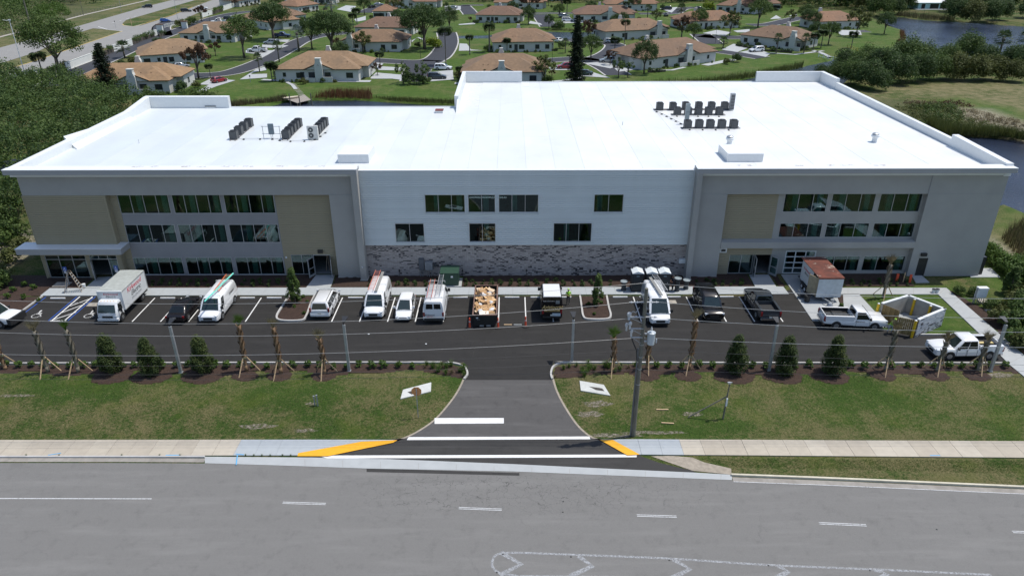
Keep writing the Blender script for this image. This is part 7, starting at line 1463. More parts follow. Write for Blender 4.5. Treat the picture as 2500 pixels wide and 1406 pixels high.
def win(par_, x0, x1, y, z0, z1, nm='window', m_=None):
    f = MB().bx(x0-.06, x1+.06, y-.05, y, z0-.06, z1+.06).obj(nm, M_hdark if nm == 'door' else M_hw, par_); MB().bx(x0, x1, y-.07, y-.05, z0, z1).obj('pane', m_ or M_hwin, f)
    if nm == 'window' and x1-x0 > 1.2: MB().bx((x0+x1)/2-.03, (x0+x1)/2+.03, y-.085, y-.07, z0, z1).obj('mullion', M_hdark, f)
def house(pl, pr, D, rk, gab, label, wing=.0, chim2=True, h=3.0, seed=0, rear=True, simple=False, flip=False):
    A, Bq = Vector(G(*pl)), Vector(G(*pr)); W = (Bq-A).length; rz = math.atan2(Bq.y-A.y, Bq.x-A.x); rm = RTV[rk][seed % 3]; rg = random.Random(seed+3)
    t = thing('house', label, 'house', (A.x, A.y, 0), rz); fr = min(5.0, D*.38); i0 = W*.07
    MB().bx(0, W-i0, 0, fr+.5, 0, h).obj('wall', M_hw, t); MB().bx(i0*.5, W, fr+.48, D, 0, h).obj('wall', M_hw, t)
    r1, z1 = hip(i0*.5, W, fr*.6, D, h+.3, .44, rm, t); r2, z2 = hip(0, W-i0, 0, fr*2.05, h, .44, rm, t)
    if rear: hip(W*.30, W*.62, D*.35, D+3.0, h+.2, .42, rm, t); MB().bx(W*.30, W*.62, D-.1, D+3.0, 0, h+.1).obj('wall', M_hw, t)
    if gab is not None:
        gx_ = W*gab; gw = min(3.6, W*.15); gh = gw*.42*1.0
        MB().xz([(gx_-gw, h-.1), (gx_+gw, h-.1), (gx_, h+gh)], -.55, .2).obj('gable', M_hw, t)
        mb = MB()
        for s_ in (-1, 1): mb.hexa([(gx_, -.75, h+gh), (gx_+s_*(gw+.4), -.75, h-.15), (gx_+s_*(gw+.4), fr*.9, h-.15+.02), (gx_, fr*1.25, h+gh+.02), (gx_, -.75, h+gh+.18), (gx_+s_*(gw+.4), -.75, h+.03), (gx_+s_*(gw+.4), fr*.9, h+.05), (gx_, fr*1.25, h+gh+.2)])
        mb.obj('gable_roof', rm, t)
        mb = MB()
        for s_ in (-1, 1): mb.hexa([(gx_, -.82, h+gh-.02), (gx_+s_*(gw+.45), -.82, h-.2), (gx_+s_*(gw+.45), -.76, h-.2), (gx_, -.76, h+gh-.02), (gx_, -.82, h+gh+.2), (gx_+s_*(gw+.45), -.82, h+.03), (gx_+s_*(gw+.45), -.76, h+.03), (gx_, -.76, h+gh+.2)])
        mb.obj('bargeboard', M_hdark, t)
        c = MB().xz([(gx_-.95, 0), (gx_+.95, 0), (gx_+.95, h+.9), (gx_+.62, h+1.9), (gx_+.62, h+2.6), (gx_-.62, h+2.6), (gx_-.62, h+1.9), (gx_-.95, h+.9)], -1.25, -.05).obj('chimney', M_hw, t); MB().bx(gx_-.72, gx_+.72, -1.3, 0, h+2.6, h+2.7).obj('chimney_cap', M_hw, c)
        for q in ((-.16, .95), (0, 1.2), (.16, .95)): MB().bx(gx_+q[0]-.05, gx_+q[0]+.05, -1.27, -1.25, h+q[1]-.05, h+q[1]+.08).obj('ornament', M_hdark, c)
        win(t, gx_-gw*.85, gx_-1.15, -.06, .9, 2.2, m_=M_screen); win(t, gx_+1.2, gx_+gw*.8, -.06, .9, 2.2); MB().bx(gx_-gw, gx_-1.0, -1.5, -1.3, 0, 1.0).obj('patio_wall', M_hw, t); MB().bx(gx_+1.0, gx_+gw, -1.5, -1.3, 0, 1.25).obj('patio_wall', M_hw, t)
    if chim2: c = MB().xz([(W*.46-.7, h+.5), (W*.46+.7, h+.5), (W*.46+.7, h+2.4), (W*.46+.45, h+3.0), (W*.46+.45, h+3.5), (W*.46-.45, h+3.5), (W*.46-.45, h+3.0), (W*.46-.7, h+2.4)], D-.6, D+.3).obj('chimney', M_hw, t)
    xs_ = [W*.10, W*.27] if gab is None or gab > .3 else []
    if gab is None: xs_ += [W*.45, W*.7, W*.86]
    else: xs_ += [x for x in (W*.66, W*.83) if abs(x-W*gab) > W*.17]
    for k, x in enumerate(xs_):
        ww = rg.choice((.6, 1.0, 1.3)); win(t, x-ww/2*1.3, x+ww/2*1.3, 0, .8 if ww > .7 else 1.1, 2.1)
    dx = W*(.36 if (gab or 0) < .5 or gab is None else .3); win(t, dx-.45, dx+.45, 0, .05, 2.15, 'door', M_screen)
    if not simple:
        for s_, xx in ((-1, 0), (1, W)):
            yy = D*.62; f = MB().bx(xx-.05 if s_ < 0 else xx, xx if s_ < 0 else xx+.05, yy, yy+1.2, .9, 2.1).obj('window', M_hwin, t)
        for k in range(4): x = W*rg.uniform(.2, .85); y = fr*.45; MB().cyl((x, y, h+.4), (x, y, h+1.45), .07, n=6).obj('vent_pipe', M_hdark, t)
        for k in range(int(W/4)): x = rg.uniform(.5, W-1); MB().ball((x, -.9-rg.random()*.4, .3), (.28, .28, .35), 6, 4, .15, rg).obj('pot_plant', MATS['leaf_dark'], t)
    return t
HS = [((675, 199), (892, 199), 14.5, 0, .50, 'tan-roofed duplex with central chimney nearest the dock'), ((1130, 207), (1336, 206), 14.5, 0, .46, 'tan-roofed duplex partly hidden by the raised rear parapet'),
 ((180, 232), (434, 228), 13, 0, .60, 'tan-roofed duplex behind the thicket on the left'), ((345, 164), (512, 152), 14, 0, None, 'tan-roofed duplex beyond the rust-leaved tree, roof in two steps'),
 ((442, 104), (585, 104), 13, 0, .48, 'tan-roofed duplex with a front chimney, beside the left oak'), ((588, 62), (662, 76), 12, 1, None, 'brown-roofed house half hidden behind the tall left oak'),
 ((832, 127), (990, 127), 13, 1, .16, 'nearer brown-roofed duplex left of the central oak'), ((868, 88), (1000, 90), 13, 2, None, 'farther brown-roofed duplex left of the central oak'),
 ((912, 46), (962, 46), 10, 2, None, 'small brown hip-roofed house behind the central palms'), ((950, 21), (1074, 21), 12, 2, .35, 'far brown-roofed duplex with a front chimney above the central oak'),
 ((700, 60), (752, 54), 13, 1, None, 'brown-roofed house right of the tall left oak'), ((728, 34), (782, 26), 12, 2, None, 'brown-roofed house second behind the tall left oak'), ((768, 12), (815, 12), 12, 2, None, 'farthest brown-roofed house behind the tall left oak'),
 ((1162, 56), (1274, 57), 13, 2, None, 'brown-roofed house on the green bank behind the twin palms'), ((1207, 23), (1334, 23), 12, 2, .42, 'far brown-roofed duplex behind the rust-topped tree'),
 ((1205, 128), (1357, 126), 14, 1, None, 'brown-roofed duplex left of the tall pine'), ((1404, 55), (1556, 54), 13, 2, .55, 'far brown-roofed duplex above the small pond'), ((1480, 28), (1610, 27), 12, 2, .35, 'farthest brown-roofed duplex at the top right of centre'),
 ((1478, 100), (1640, 92), 13.5, 1, .78, 'brown-roofed duplex behind the two small right palms'), ((1566, 172), (1758, 150), 14.5, 1, .55, 'tan-brown duplex on the lawn above the right roof'),
 ((1672, 74), (1812, 68), 13, 2, None, 'brown-roofed duplex behind the leaning right trees'), ((1748, 30), (1850, 36), 12, 2, .55, 'far brown-roofed house beside the far dark trees on the right'),
 ((1806, 108), (1945, 124), 13.5, 1, .93, 'brown-roofed duplex with a hedge, nearest the lake'), ((1998, 74), (2105, 70), 13, 2, None, 'brown-roofed house at the lake head'), ((1884, 26), (1904, 26), 9, 2, None, 'small far white house in front of the right woods'),
 ((585, 18), (640, 10), 12, 1, None, 'far brown-roofed house left of the tall left oak'), ((1655, 2), (1720, 2), 12, 2, None, 'brown-roofed house at the very top edge right of centre'), ((1340, 3), (1400, 3), 12, 2, None, 'brown-roofed house at the very top edge above the white minivan')]
for i, (pl, pr, D, rk, gab, lab) in enumerate(HS): house(pl, pr, D, rk, gab, lab, seed=i, chim2=i not in (3, 5, 8, 24), simple=i in (8, 12, 17, 24, 25, 26, 27))
# pale blue lakeside house
A = G(2240, 24); Bq = G(2332, 26); t = thing('house', 'pale blue lakeside house with white roof and dark openings, top right', 'house', (A[0], A[1], 0)); W = Bq[0]-A[0]
MB().bx(0, W, 0, 10, 0, 3).obj('wall', M_hw2, t); MB().hexa([(-1, -1, 3), (W+1, -1, 3), (W+1, 11, 3), (-1, 11, 3), (1, 4, 4.6), (W-1, 4, 4.6), (W-1, 6, 4.6), (1, 6, 4.6)]).obj('roof', M_coping, t)
for a_, b_ in ((1.5, 3.2), (5.5, 9.5), (10.2, 13.8), (16.5, 17.5)): win(t, a_, b_, 0, .2, 2.4)
MB().bx(-2, W+2, -3.4, 0, 0, .3).obj('patio', M_conc, t)
HSH = list(HS)
# ---- perimeter walls between hedges
WH = mat('wall_white', (.66, .67, .63), .85, var=.04, dirt=.1); WI = ['nearest the thicket', 'second from the left', 'third from the left', 'right of the gate', 'fifth from the left', 'farthest']
for i, (p, q) in enumerate((((92, 197), (104, 192)), ((164, 172), (229, 147)), ((279, 127), (325, 111)), ((358, 95), (385, 87)), ((495, 44), (522, 35)), ((545, 27), (572, 18)))):
    A, Bq = Vector(G(*p)), Vector(G(*q)); L = (Bq-A).length; o = thing('perimeter_wall', 'white perimeter wall panel along the highway, '+WI[i], 'wall', (A.x, A.y, 0), math.atan2(Bq.y-A.y, Bq.x-A.x), 'white walls between hedges'); MB().bx(0, L, 0, .2, 0, 1.9).obj('panel', WH, o); MB().bx(-.05, L+.05, -.05, .25, 1.9, 2.0).obj('coping', WH, o)
def fence(p, q, label, m_, h=1.5, st=2.2, solid=False):
    A, Bq = Vector(G(*p)), Vector(G(*q)); L = (Bq-A).length; o = thing('fence', label, 'fence', (A.x, A.y, 0), math.atan2(Bq.y-A.y, Bq.x-A.x)); n_ = max(1, int(L/st))
    for k in range(n_+1): MB().bx(L*k/n_-.06, L*k/n_+.06, -.06, .06, 0, h).obj('post', m_, o)
    MB().bx(0, L, -.03, .03, h-.12, h-.04).obj('rail', m_, o); MB().bx(0, L, -.03, .03, .3, .38).obj('rail', m_, o)
    if solid:
        for k in range(int(L/.35)): MB().bx(k*.35, k*.35+.08, -.03, .03, .38, h-.12).obj('baluster', m_, o)
fence((402, 70), (454, 58), 'white balustrade beside the entrance street', WH, 1.5, 2.5, True); fence((-100, 118), (60, 72), 'long low dark rail beside the far footpath, left part', M_wood, 1.1, 3); fence((62, 71), (300, 13), 'long low dark rail beside the far footpath, right part', M_wood, 1.1, 3)
for i, (x, y) in enumerate(((452, 70), (392, 78))): a = G(x, y); t = thing('gate_pillar', 'white gate pillar with red-brown cap, '+('right' if i == 0 else 'left')+' side of the entrance', 'pillar', (a[0], a[1], 0)); MB().bx(-1.0, 1.0, -.5, .5, 0, 2.4).obj('shaft', WH, t); MB().bx(-1.2, 1.2, -.7, .7, 2.4, 2.65).obj('cap', RT[2], t)
fence((1998, 140), (2045, 152), 'pale timber handrail stairs down to the lake', M_coping, 1.1, 2); fence((2068, 118), (2108, 132), 'yellow handrail of the lake steps', mat('yellow_rail', (.45, .36, .06), .7), 1.0, 2); fence((2220, 30), (2330, 34), 'thin wire fence along the far lake bank', M_wood, 1.2, 5)
# ---- dock with steps and piles
t = thing('boat_dock', 'small square timber dock on piles in the canal behind the left roof', 'dock', (0, 0, 0)); t.matrix_basis = Matrix.Identity(4); cor = [G(697, 243), G(726, 253), G(759, 245), G(744, 233)]
P0, P1, P2, P3 = [Vector(c) for c in cor]; MW = [mat('dock_board_%d' % i, c, .85, var=.12, scale=3) for i, c in enumerate(((.30, .27, .23), (.34, .30, .26), (.26, .235, .20)))]
for k in range(22): f0, f1 = k/22+.003, (k+1)/22-.003; MB().prism([tuple(P0.lerp(P3, f0)), tuple(P1.lerp(P2, f0)), tuple(P1.lerp(P2, f1)), tuple(P0.lerp(P3, f1))], .02, .10).obj('board', MW[k % 3], t)
for p in (P0, P1, P2, P3): MB().cyl((p.x, p.y, -1.6), (p.x, p.y, .02), .12).obj('pile', M_wood, t)
for i, (x, y, x1_) in enumerate(((711, 262, 708), (735, 268, 731), (763, 262, 757))): a = G(x, y); tag(MB().cyl((a[0], a[1], -1.6), (a[0]-.1, a[1], 2.9), .13, .11, 8).obj('mooring_pile', M_wood), ['left', 'middle', 'right'][i]+' tall mooring pile standing at the dock edge', 'mooring pile')
a = G(710, 243); o = MB().loft([[(-1.9+1.9*f, w_*s_, z) for s_, z in ((-1, .35), (-.6, 0), (.6, 0), (1, .35))] for f, w_ in ((0, .5), (.5, .62), (1.2, .6), (1.8, .4), (2.05, .05))]).obj('rowing_boat', mat('hull_cream', (.50, .44, .34), .6)); o.location = (a[0], a[1]+.3, .12); o.rotation_euler = (0, 0, R(35)); tag(o, 'small cream upturned boat lying on the dock edge', 'boat')
for k in range(9): f = k/8; a = G(714+f*22, 205+f*27); o = MB().bx(-.75, .75, -.18, .18, 0, .06).obj('stepping_slab', M_conct); o.location = (a[0], a[1], -.02+.0); o.rotation_euler = (0, 0, R(-8)); tag(o, 'pale stepping slab number %s of the path down to the dock' % ['one at the top', 'two', 'three', 'four', 'five', 'six', 'seven', 'eight', 'nine by the dock'][k], 'stepping stone', 'stepping slabs to the dock')
# ---- street lamps and tall poles
def lamp(px, py, tx, ty, label, m_, r=.06, kind='lamp'):
    a = G(px, py); h = Hz(tx, ty, a[1]); t = thing('street_lamp' if kind == 'lamp' else 'utility_pole', label, 'street lamp' if kind == 'lamp' else 'utility pole', (a[0], a[1], 0)); MB().cyl((0, 0, 0), (0, 0, h), r, r*.7, 8).obj('post', m_, t)
    if kind == 'lamp': MB().cyl((0, 0, h-.05), (0, 0, h+.35), r*2, r*3.2, 8).obj('lantern', M_black if r < .1 else m_, t)
lamp(1411, 138-0+8, 1409+0, 105, 'x', M_black) if False else None
for x, y, tx, ty, lab, m_ in ((1027, 144, 1026, 99, 'black street lamp on the oval lawn right of the central duplexes', M_black), (1348, 153, 1352, 110, 'black street lamp left of the tall pine', M_black), (1746, 106, 1749, 70, 'grey street lamp on the curved right street', M_black), (634, 140, 632, 112, 'black street lamp on the lawn below the white pickup', M_black), (513, 57, 510, 35, 'black street lamp on the left perimeter street', M_black),
 (1003, 203, 1002, 185, 'short white bollard lamp at the end of the central street', M_coping), (612, 202, 610, 188, 'short garden lamp post on the left lawn', M_steel), (139, 181, 137, 168, 'short grey post by the white wall left', M_steel), (283, 69, 280, 54, 'grey sign post in the highway turning gap', M_steel)): lamp(x, y, tx, ty, lab, m_)
lamp(64, 192, 26, 52, 'tall white highway lamp standing at the left edge', M_coping, .11); a = G(64, 192); h_ = Hz(26, 52, a[1]); o = MB().cyl((a[0], a[1], h_), (a[0]-1.6, a[1], h_+.25), .05).obj('lamp_arm', M_coping, [x for x in bpy.data.objects if x.get('label') == 'tall white highway lamp standing at the left edge'][0]); o.location = (-a[0], -a[1], 0)
lamp(76, 68, 54, -20, 'thick weathered utility pole by the far footpath', M_wood, .3, 'p'); lamp(204, 38, 196, -8, 'thin dark utility pole beyond the highway, right of the thick one', M_wood, .12, 'p'); lamp(297, 30, 294, -6, 'thin grey pole right of the far rail', M_steel, .08, 'p'); lamp(436, 58, 425, -6, 'thin lamp pole by the balustrade', M_steel, .08, 'p'); lamp(322, 64, 322, 44, 'short tan utility stub on the highway median', M_lum, .12, 'p')
# ================================================================ trees and plants
oakA = treeproto(1, 11, 5.6, 7.2, 3.8, L_mid, 110, 84, .21, .42, cr=.24); oakB = treeproto(2, 11, 5.6, 7.4, 3.9, L_dark, 115, 84, .21, .45, cr=.24); oakC = treeproto(3, 9, 3.8, 6.0, 3.0, L_mid, 75, 70, .18, .28, cr=.26); oakD = treeproto(4, 9, 3.6, 5.6, 3.2, L_dark, 70, 70, .18, .26, cr=.26)
rust = treeproto(5, 7, 3.0, 4.6, 2.2, L_rust, 40, 46, .20, .22, shell=.35, cr=.17); oliv = treeproto(6, 6, 2.6, 3.9, 2.3, L_olive, 34, 50, .20, .16, shell=.3); leanT = treeproto(7, 5, 2.0, 3.0, 1.4, L_mid, 20, 40, .17, .14, shell=.3)
bushA = bushproto(11, 1.6, 2.2, L_mid, 22, 56, .17); bushB = bushproto(12, 1.6, 2.4, L_dark, 22, 56, .17); bushC = bushproto(13, 1.5, 2.0, L_olive, 22, 52, .17); bushL = bushproto(14, 1.5, 2.0, L_lime, 20, 46, .17)
bushR = bushproto(18, 1.5, 1.9, L_bright, 22, 56, .15); scrubA = bushproto(15, 3.8, 6.0, L_mid, 60, 120, .19, 'tree', 'tree'); scrubB = bushproto(16, 3.8, 6.0, L_dark, 60, 120, .19, 'tree', 'tree'); scrubC = bushproto(17, 3.6, 5.4, L_olive, 60, 120, .19, 'tree', 'tree')
palmT = palmproto(21, 9.5, 30, 2.9, 2.0, .75); palmM = palmproto(22, 5.0, 28, 2.3, 1.9, .7); palmD = palmproto(23, 8.5, 42, 3.0, 1.9, .6, bark=M_barkp, r0=.30); fanP = fanpalm(24, 4.6, 34, 1.1, fr=.85); fanB = fanpalm(25, 4.2, 28, 1.3, L_blue, 1.0, .25); fanS = fanpalm(26, 1.6, 20, .8, None, .7, .15)
pineA = pineproto(31, 15.5, 2.5); pineB = pineproto(32, 12.0, 3.0)
TR_ = [(oakA, 145, 178, 1.22, 'broad green oak beside the highway at the left'), (palmM, 107, 192, 1.15, 'feathery palm below the highway oak'), (rust, 485, 192, 1.25, 'rust-leaved small tree by the bend of the left street'), (oakC, 597, 142, 1.30, 'green oak in front of the white crew-cab pickup'),
 (oakB, 668, 98, 1.12, 'tall dark oak beside the blue pickup'), (oakB, 812, 130, 1.12, 'dark oak right behind the dock-side duplex'), (oakD, 762, 120, 1.0, 'slim dark tree between the silver palm and the dark oak'), (oakB, 1037, 121, 1.22, 'great round oak at the centre of the neighbourhood'), (oakD, 1098, 78, .95, 'dark tree touching the right side of the great oak'),
 (fanB, 730, 126, 1.25, 'silver-blue fan palm by the left street'), (fanB, 812, 52, 1.7, 'large silver-blue fan palm behind the dark oak'), (fanP, 682, 152, .95, 'small palm right of the left street bend'), (fanP, 634, 176, .8, 'small round palm on the driveway lawn'), (palmM, 665, 199, .85, 'short full palm at the left corner of the dock-side duplex'), (palmM, 672, 199, .75, 'second short palm at the left corner of the dock-side duplex'),
 (palmT, 1089, 160, 1.0, 'tall palm rising from the central street'), (palmD, 1195, 128, .92, 'tall full date palm left of the brown-roofed duplex'), (palmD, 1147, 134, .62, 'shorter full palm left of the date palm'), (palmT, 1004, 105, .98, 'palm standing against the left side of the great oak'), (palmM, 863, 70, 1.0, 'leaning palm left of the central duplexes, left one'), (palmM, 872, 60, 1.1, 'leaning palm left of the central duplexes, right one'),
 (oakD, 890, 36, .8, 'small dark tree by the far silver car'), (oliv, 968, 40, 1.3, 'pale bare-looking tree above the central duplexes'), (oliv, 888, 130, .95, 'dusky tree before the nearer central duplex'), (pineA, 1405, 208, 1.06, 'tall dark columnar pine rising behind the roof edge'), (pineB, 268, 232, .98, 'dark pointed pine before the left duplex'),
 (oliv, 1328, 204, 1.0, 'grey-green garden tree at the corner of the parapet-side duplex'), (bushA, 1338, 205, .9, 'dense bush beside the grey-green garden tree'), (oakC, 1442, 148, .78, 'leafy green tree right of the tall pine'), (rust, 1435, 100, 1.0, 'reddish tree behind the leafy green tree'), (palmT, 1524, 111, .78, 'feathery palm right of the small pond, left of two'), (palmM, 1500, 136, .95, 'leaning palm by the silver car driveway'),
 (oakD, 1572, 180, .92, 'dark bushy tree before the tan-brown duplex'), (leanT, 1510, 190, 1.0, 'leaning small tree at the street end, left'), (leanT, 1532, 190, .9, 'leaning small tree at the street end, right'), (rust, 1663, 98, 1.15, 'reddish tree beside the curved right street'), (oakC, 1692, 104, .68, 'bright green tree beside the reddish one'), (oakC, 1706, 72, .8, 'green tree left of the right brown duplex'),
 (oliv, 1781, 88, 1.25, 'open-branched tree on the driveway island'), (oakC, 1850, 68, 1.15, 'wide grey-green tree by the right street'), (oakB, 1842, 34, 1.0, 'large dark tree above the wide grey-green tree'), (fanP, 1895, 131, .95, 'stubby palm at the hedge of the lakeside duplex, left'), (fanP, 1962, 131, .95, 'stubby palm at the hedge of the lakeside duplex, right'), (palmM, 2004, 118, 1.0, 'palm cluster at the right end of the lakeside duplex'), (palmM, 1985, 122, .9, 'palm just left of the lakeside palm cluster'),
 (oakD, 1985, 72, .7, 'dark tree left of the house at the lake head'), (oakD, 1968, 66, .7, 'second dark tree left of the house at the lake head'), (oliv, 2090, 90, 1.5, 'tall pale feathery tree at the lake head'), (palmM, 2078, 118, .9, 'palm by the yellow lake steps'), (oakD, 2158, 84, .8, 'dark tree at the lake edge'), (fanP, 1660, 62, 1.3, 'cluster of palms left of the right brown duplex'), (palmT, 1527, 50, .72, 'tall thin palm before the farthest top duplex'), (oakD, 1548, 27, .8, 'dark tree by the farthest top duplex'), (palmM, 1384, 36, 1.2, 'palm by the far white minivan'), (rust, 1292, 42, 1.5, 'tall rust-topped tree before the far duplex'), (oakD, 1290, 60, .75, 'green tree below the rust-topped tree'),
 (rust, 1372, 28, 1.3, 'reddish tree left of the far minivan palm'), (fanP, 1580, 50, 1.0, 'low palm right of the far duplex'), (oakD, 1340, 70, .55, 'dark pointed shrub tree by the small pond'), (palmM, 1238, 128, .75, 'green banana-like palm left of the pine-side duplex'), (fanP, 1380, 130, .7, 'small palm pair right of the pine-side duplex'), (fanP, 1316, 20, 1.0, 'round palm behind the far duplex'), (oliv, 700, 70, .8, 'thin tree right of the tall dark oak'), (fanS, 1765, 118, 1.3, 'low palm at the right street corner'), (palmM, 1180, 205, .62, 'small drooping palm before the parapet-side duplex'), (palmM, 1122, 196, .6, 'small palm at the left corner of the parapet-side duplex'),
 (rust, 1310, 190, .01, 'x')]
for pr, x, y, s_, lab in TR_:
    if s_ > .05: a = G(x, y); put(pr, a[0], a[1], lab, s=s_, group='neighbourhood trees')
BU = [(bushB, 1000, 207, 1.2, 'dark low bush left of the central street end'), (bushB, 1022, 206, 1.0, 'dark low bush right of the first at the central street end'), (bushA, 1040, 205, .8, 'green bush at the right of the central street end'), (leanT, 985, 205, 1.1, 'small leaning tree above the street-end bushes'), (leanT, 1033, 205, 1.1, 'thin crooked tree at the central street end'),
 (bushB, 1797, 152, .95, 'round clipped bush on the right lawn'), (bushA, 1365, 71, 1.3, 'dark hedge-like bush by the small pond'), (bushL, 1062, 116, 1.6, 'lime-yellow bush right of the great oak'), (bushL, 1052, 110, 1.2, 'second lime-yellow bush by the great oak'), (bushA, 470, 62, 1.4, 'round bush by the gate pillar'), (bushC, 440, 68, 1.5, 'yellowish bush before the balustrade'), (bushC, 455, 66, 1.2, 'small yellowish bush before the balustrade, right'), (rust, 492, 52, .9, 'reddish small tree by the second gate wall'),
 (fanS, 305, 142, 1.8, 'grey-green spiky palm bush on the left lawn'), (bushB, 442, 225, 1.0, 'dark bush at the right end of the left duplex'), (bushB, 436, 210, .9, 'dark bush above the first at the left duplex end'), (bushA, 400, 157, 1.0, 'bush before the stepped-roof duplex'), (bushA, 1770, 26, 2.0, 'round green bush by the far right houses'), (bushL, 1730, 24, 2.0, 'yellow-green bush near the far woods'), (bushA, 735, 62, 1.3, 'round green bush before the second left house'), (bushC, 740, 206, .7, 'flower bush at the dock path top'), (bushA, 1720, 150, .9, 'garden bush at the right end of the tan-brown duplex'), (bushC, 1775, 157, .8, 'garden bush at the lawn edge, right of the tan-brown duplex'), (bushB, 2003, 205, 1.0, 'dark bush behind the right rear parapet')]
for pr, x, y, s_, lab in BU: a = G(x, y); put(pr, a[0], a[1], lab, s=s_, group='neighbourhood bushes')
rh = random.Random(77)
for i, (pl, pr, D, rk, gab, lab) in enumerate(HS):
    A, Bq = Vector(G(*pl)), Vector(G(*pr)); d = (Bq-A).normalized(); n = Vector((-d.y, d.x)); W = (Bq-A).length
    for k in range(7):
        f = (k+rh.uniform(.2, .8))/7; p = A+d*W*f-n*rh.uniform(1.2, 2.4) if k < 5 else (A-d*rh.uniform(1.5, 3)+n*rh.uniform(0, D) if k == 5 else Bq+d*rh.uniform(1.2, 3)+n*rh.uniform(1, D))
        q = (bushA, bushB, bushC, rust if k > 4 else bushB)[rh.randrange(4)]; put(q, p.x, p.y, (nth(k)+' plant at the '+lab), s=rh.uniform(.3, .6) if k < 5 else rh.uniform(.5, 1.0)*(.6 if q is rust else 1), group='garden plants of the duplexes')
    for k in range(2):
        p = A+d*W*rh.uniform(-.25, 1.25)+n*(D+rh.uniform(4, 9)); q = (oakC, oakD, oliv, palmM)[rh.randrange(4)]; put(q, p.x, p.y, ('left' if k == 0 else 'other')+' back-garden tree of the '+lab, s=rh.uniform(.5, .85), group='back-garden trees')
def hedge(p, q, h, w_, label, leaf, seed):
    A, Bq = Vector(G(*p)), Vector(G(*q)); L = (Bq-A).length; rs = np.random.RandomState(seed); k = max(4, int(L*2.2)); C = np.stack([rs.rand(k)*L, rs.uniform(-.3, .3, k)*w_, rs.uniform(.3, .85, k)*h], 1); V_, F_ = clumps(C, rs.uniform(.35, .5, k)*min(h, 1.3), 40, .15, rs)
    t = thing('hedge', label, 'hedge', (A.x, A.y, 0), math.atan2(Bq.y-A.y, Bq.x-A.x)); npobj('foliage', V_, F_, leaf, t); MB().bx(.1, L-.1, -.05, .05, 0, h*.5).obj('stem', M_bark, t)
for i, (p, q, h, w_, lab, lf) in enumerate((((106, 192), (163, 170), 2.4, 1.6, 'dark hedge between the first two perimeter walls', L_dark), ((229, 147), (279, 127), 2.6, 2.2, 'green hedge between the second and third perimeter walls', L_mid), ((325, 110), (358, 96), 2.6, 2.0, 'green hedge right of the third perimeter wall', L_mid), ((358, 97), (378, 90), 2.4, 1.8, 'dark hedge by the fourth perimeter wall', L_dark), ((390, 92), (402, 86), 2.2, 1.8, 'reddish-green hedge clump right of the gate wall', L_dark), ((521, 36), (545, 28), 2.8, 2.5, 'bright hedge between the far perimeter walls', L_bright), ((572, 16), (622, 2), 2.6, 2.2, 'dark hedge beyond the last perimeter wall', L_dark),
 ((1500, 145), (1545, 158), 1.1, 1.0, 'dark clipped hedge at the left side of the tan-brown duplex', L_dark), ((1795, 112), (1860, 125), 1.1, 1.0, 'dark clipped hedge, left half, before the lakeside duplex', L_dark), ((1862, 125), (1935, 130), 1.1, 1.0, 'dark clipped hedge, right half, before the lakeside duplex', L_dark), ((1226, 56), (1246, 57), 1.1, 1.0, 'short clipped hedge left before the twin-palm house', L_dark), ((1258, 57), (1270, 57), 1.1, 1.0, 'short clipped hedge right before the twin-palm house', L_dark), ((1297, 125), (1362, 125), 1.0, 1.0, 'clipped hedge before the pine-side duplex', L_dark), ((1345, 69), (1370, 69), 1.6, 1.2, 'box hedge beside the small pond', L_dark), ((1725, 74), (1755, 68), 1.1, 1.0, 'dark hedge before the right brown duplex', L_dark), ((2020, 74), (2048, 73), 1.1, 1.0, 'dark hedge before the house at the lake head', L_dark),
 ((330, 163), (400, 163), .9, 1.0, 'low dark hedge before the stepped-roof duplex', L_dark), ((1580, 178), (1626, 176), 1.0, 1.0, 'clipped hedge at the foot of the tan-brown duplex', L_dark), ((788, 26), (800, 24), 1.5, 1.4, 'dark hedge by the far left street', L_dark), ((1157, 58), (1160, 57), 1.2, 1.0, 'tiny hedge at the twin-palm house corner', L_dark))): hedge(p, q, h, w_, lab, lf, 200+i)
# right-hand belt of trees beside the lake
BT = [(2005, 200, .62, 1, 'nearest the right rear parapet'), (2040, 196, .7, 0, 'second from the parapet corner'), (2075, 205, .85, 0, 'blue-green round one at the roof corner'), (2110, 214, 1.0, 1, 'against the right parapet, lower'), (2092, 186, .9, 0, 'behind the blue-green round one'), (2140, 222, .8, 1, 'lowest at the left of the belt'), (2148, 190, 1.15, 1, 'tall dark one left of the inlet'), (2190, 206, 1.05, 1, 'dark front one under the inlet'),
 (2205, 172, 1.25, 0, 'feathery tall one over the inlet'), (2238, 200, 1.05, 1, 'front dark one in the middle'), (2250, 168, 1.0, 0, 'back green one in the middle'), (2285, 196, .95, 0, 'front mid-green one'), (2310, 160, .85, 0, 'back small one by open water'), (2330, 196, 1.1, 2, 'olive broad one'), (2375, 198, 1.05, 2, 'olive broad one further right'), (2360, 150, 1.15, 0, 'tall feathery one against the lake'), (2420, 196, 1.0, 2, 'right olive one in front'), (2400, 165, .9, 1, 'dark one behind the olive ones'),
 (2465, 170, 1.0, 1, 'dark one near the right edge'), (2500, 180, 1.0, 1, 'dark one at the right edge'), (2540, 160, 1.1, 0, 'beyond the right edge'), (2470, 200, .9, 2, 'olive one at the right edge'), (2060, 170, .8, 1, 'by the lake steps'), (2115, 168, .9, 0, 'behind the tall dark one')]
for x, y, s_, k, lab in BT: a = G(x, y); put((scrubA, scrubB, scrubC)[k], a[0], a[1], 'dense tree in the right belt, '+lab, s=(s_, s_, s_*1.08), group='trees of the right-hand belt')
for x, y, s_, lab in ((2432, 160, 1.5, 'dark cabbage palm with dead skirt in the right belt, left'), (2490, 150, 1.4, 'dark cabbage palm with dead skirt in the right belt, right')): a = G(x, y); put(fanP, a[0], a[1], lab, s=s_)
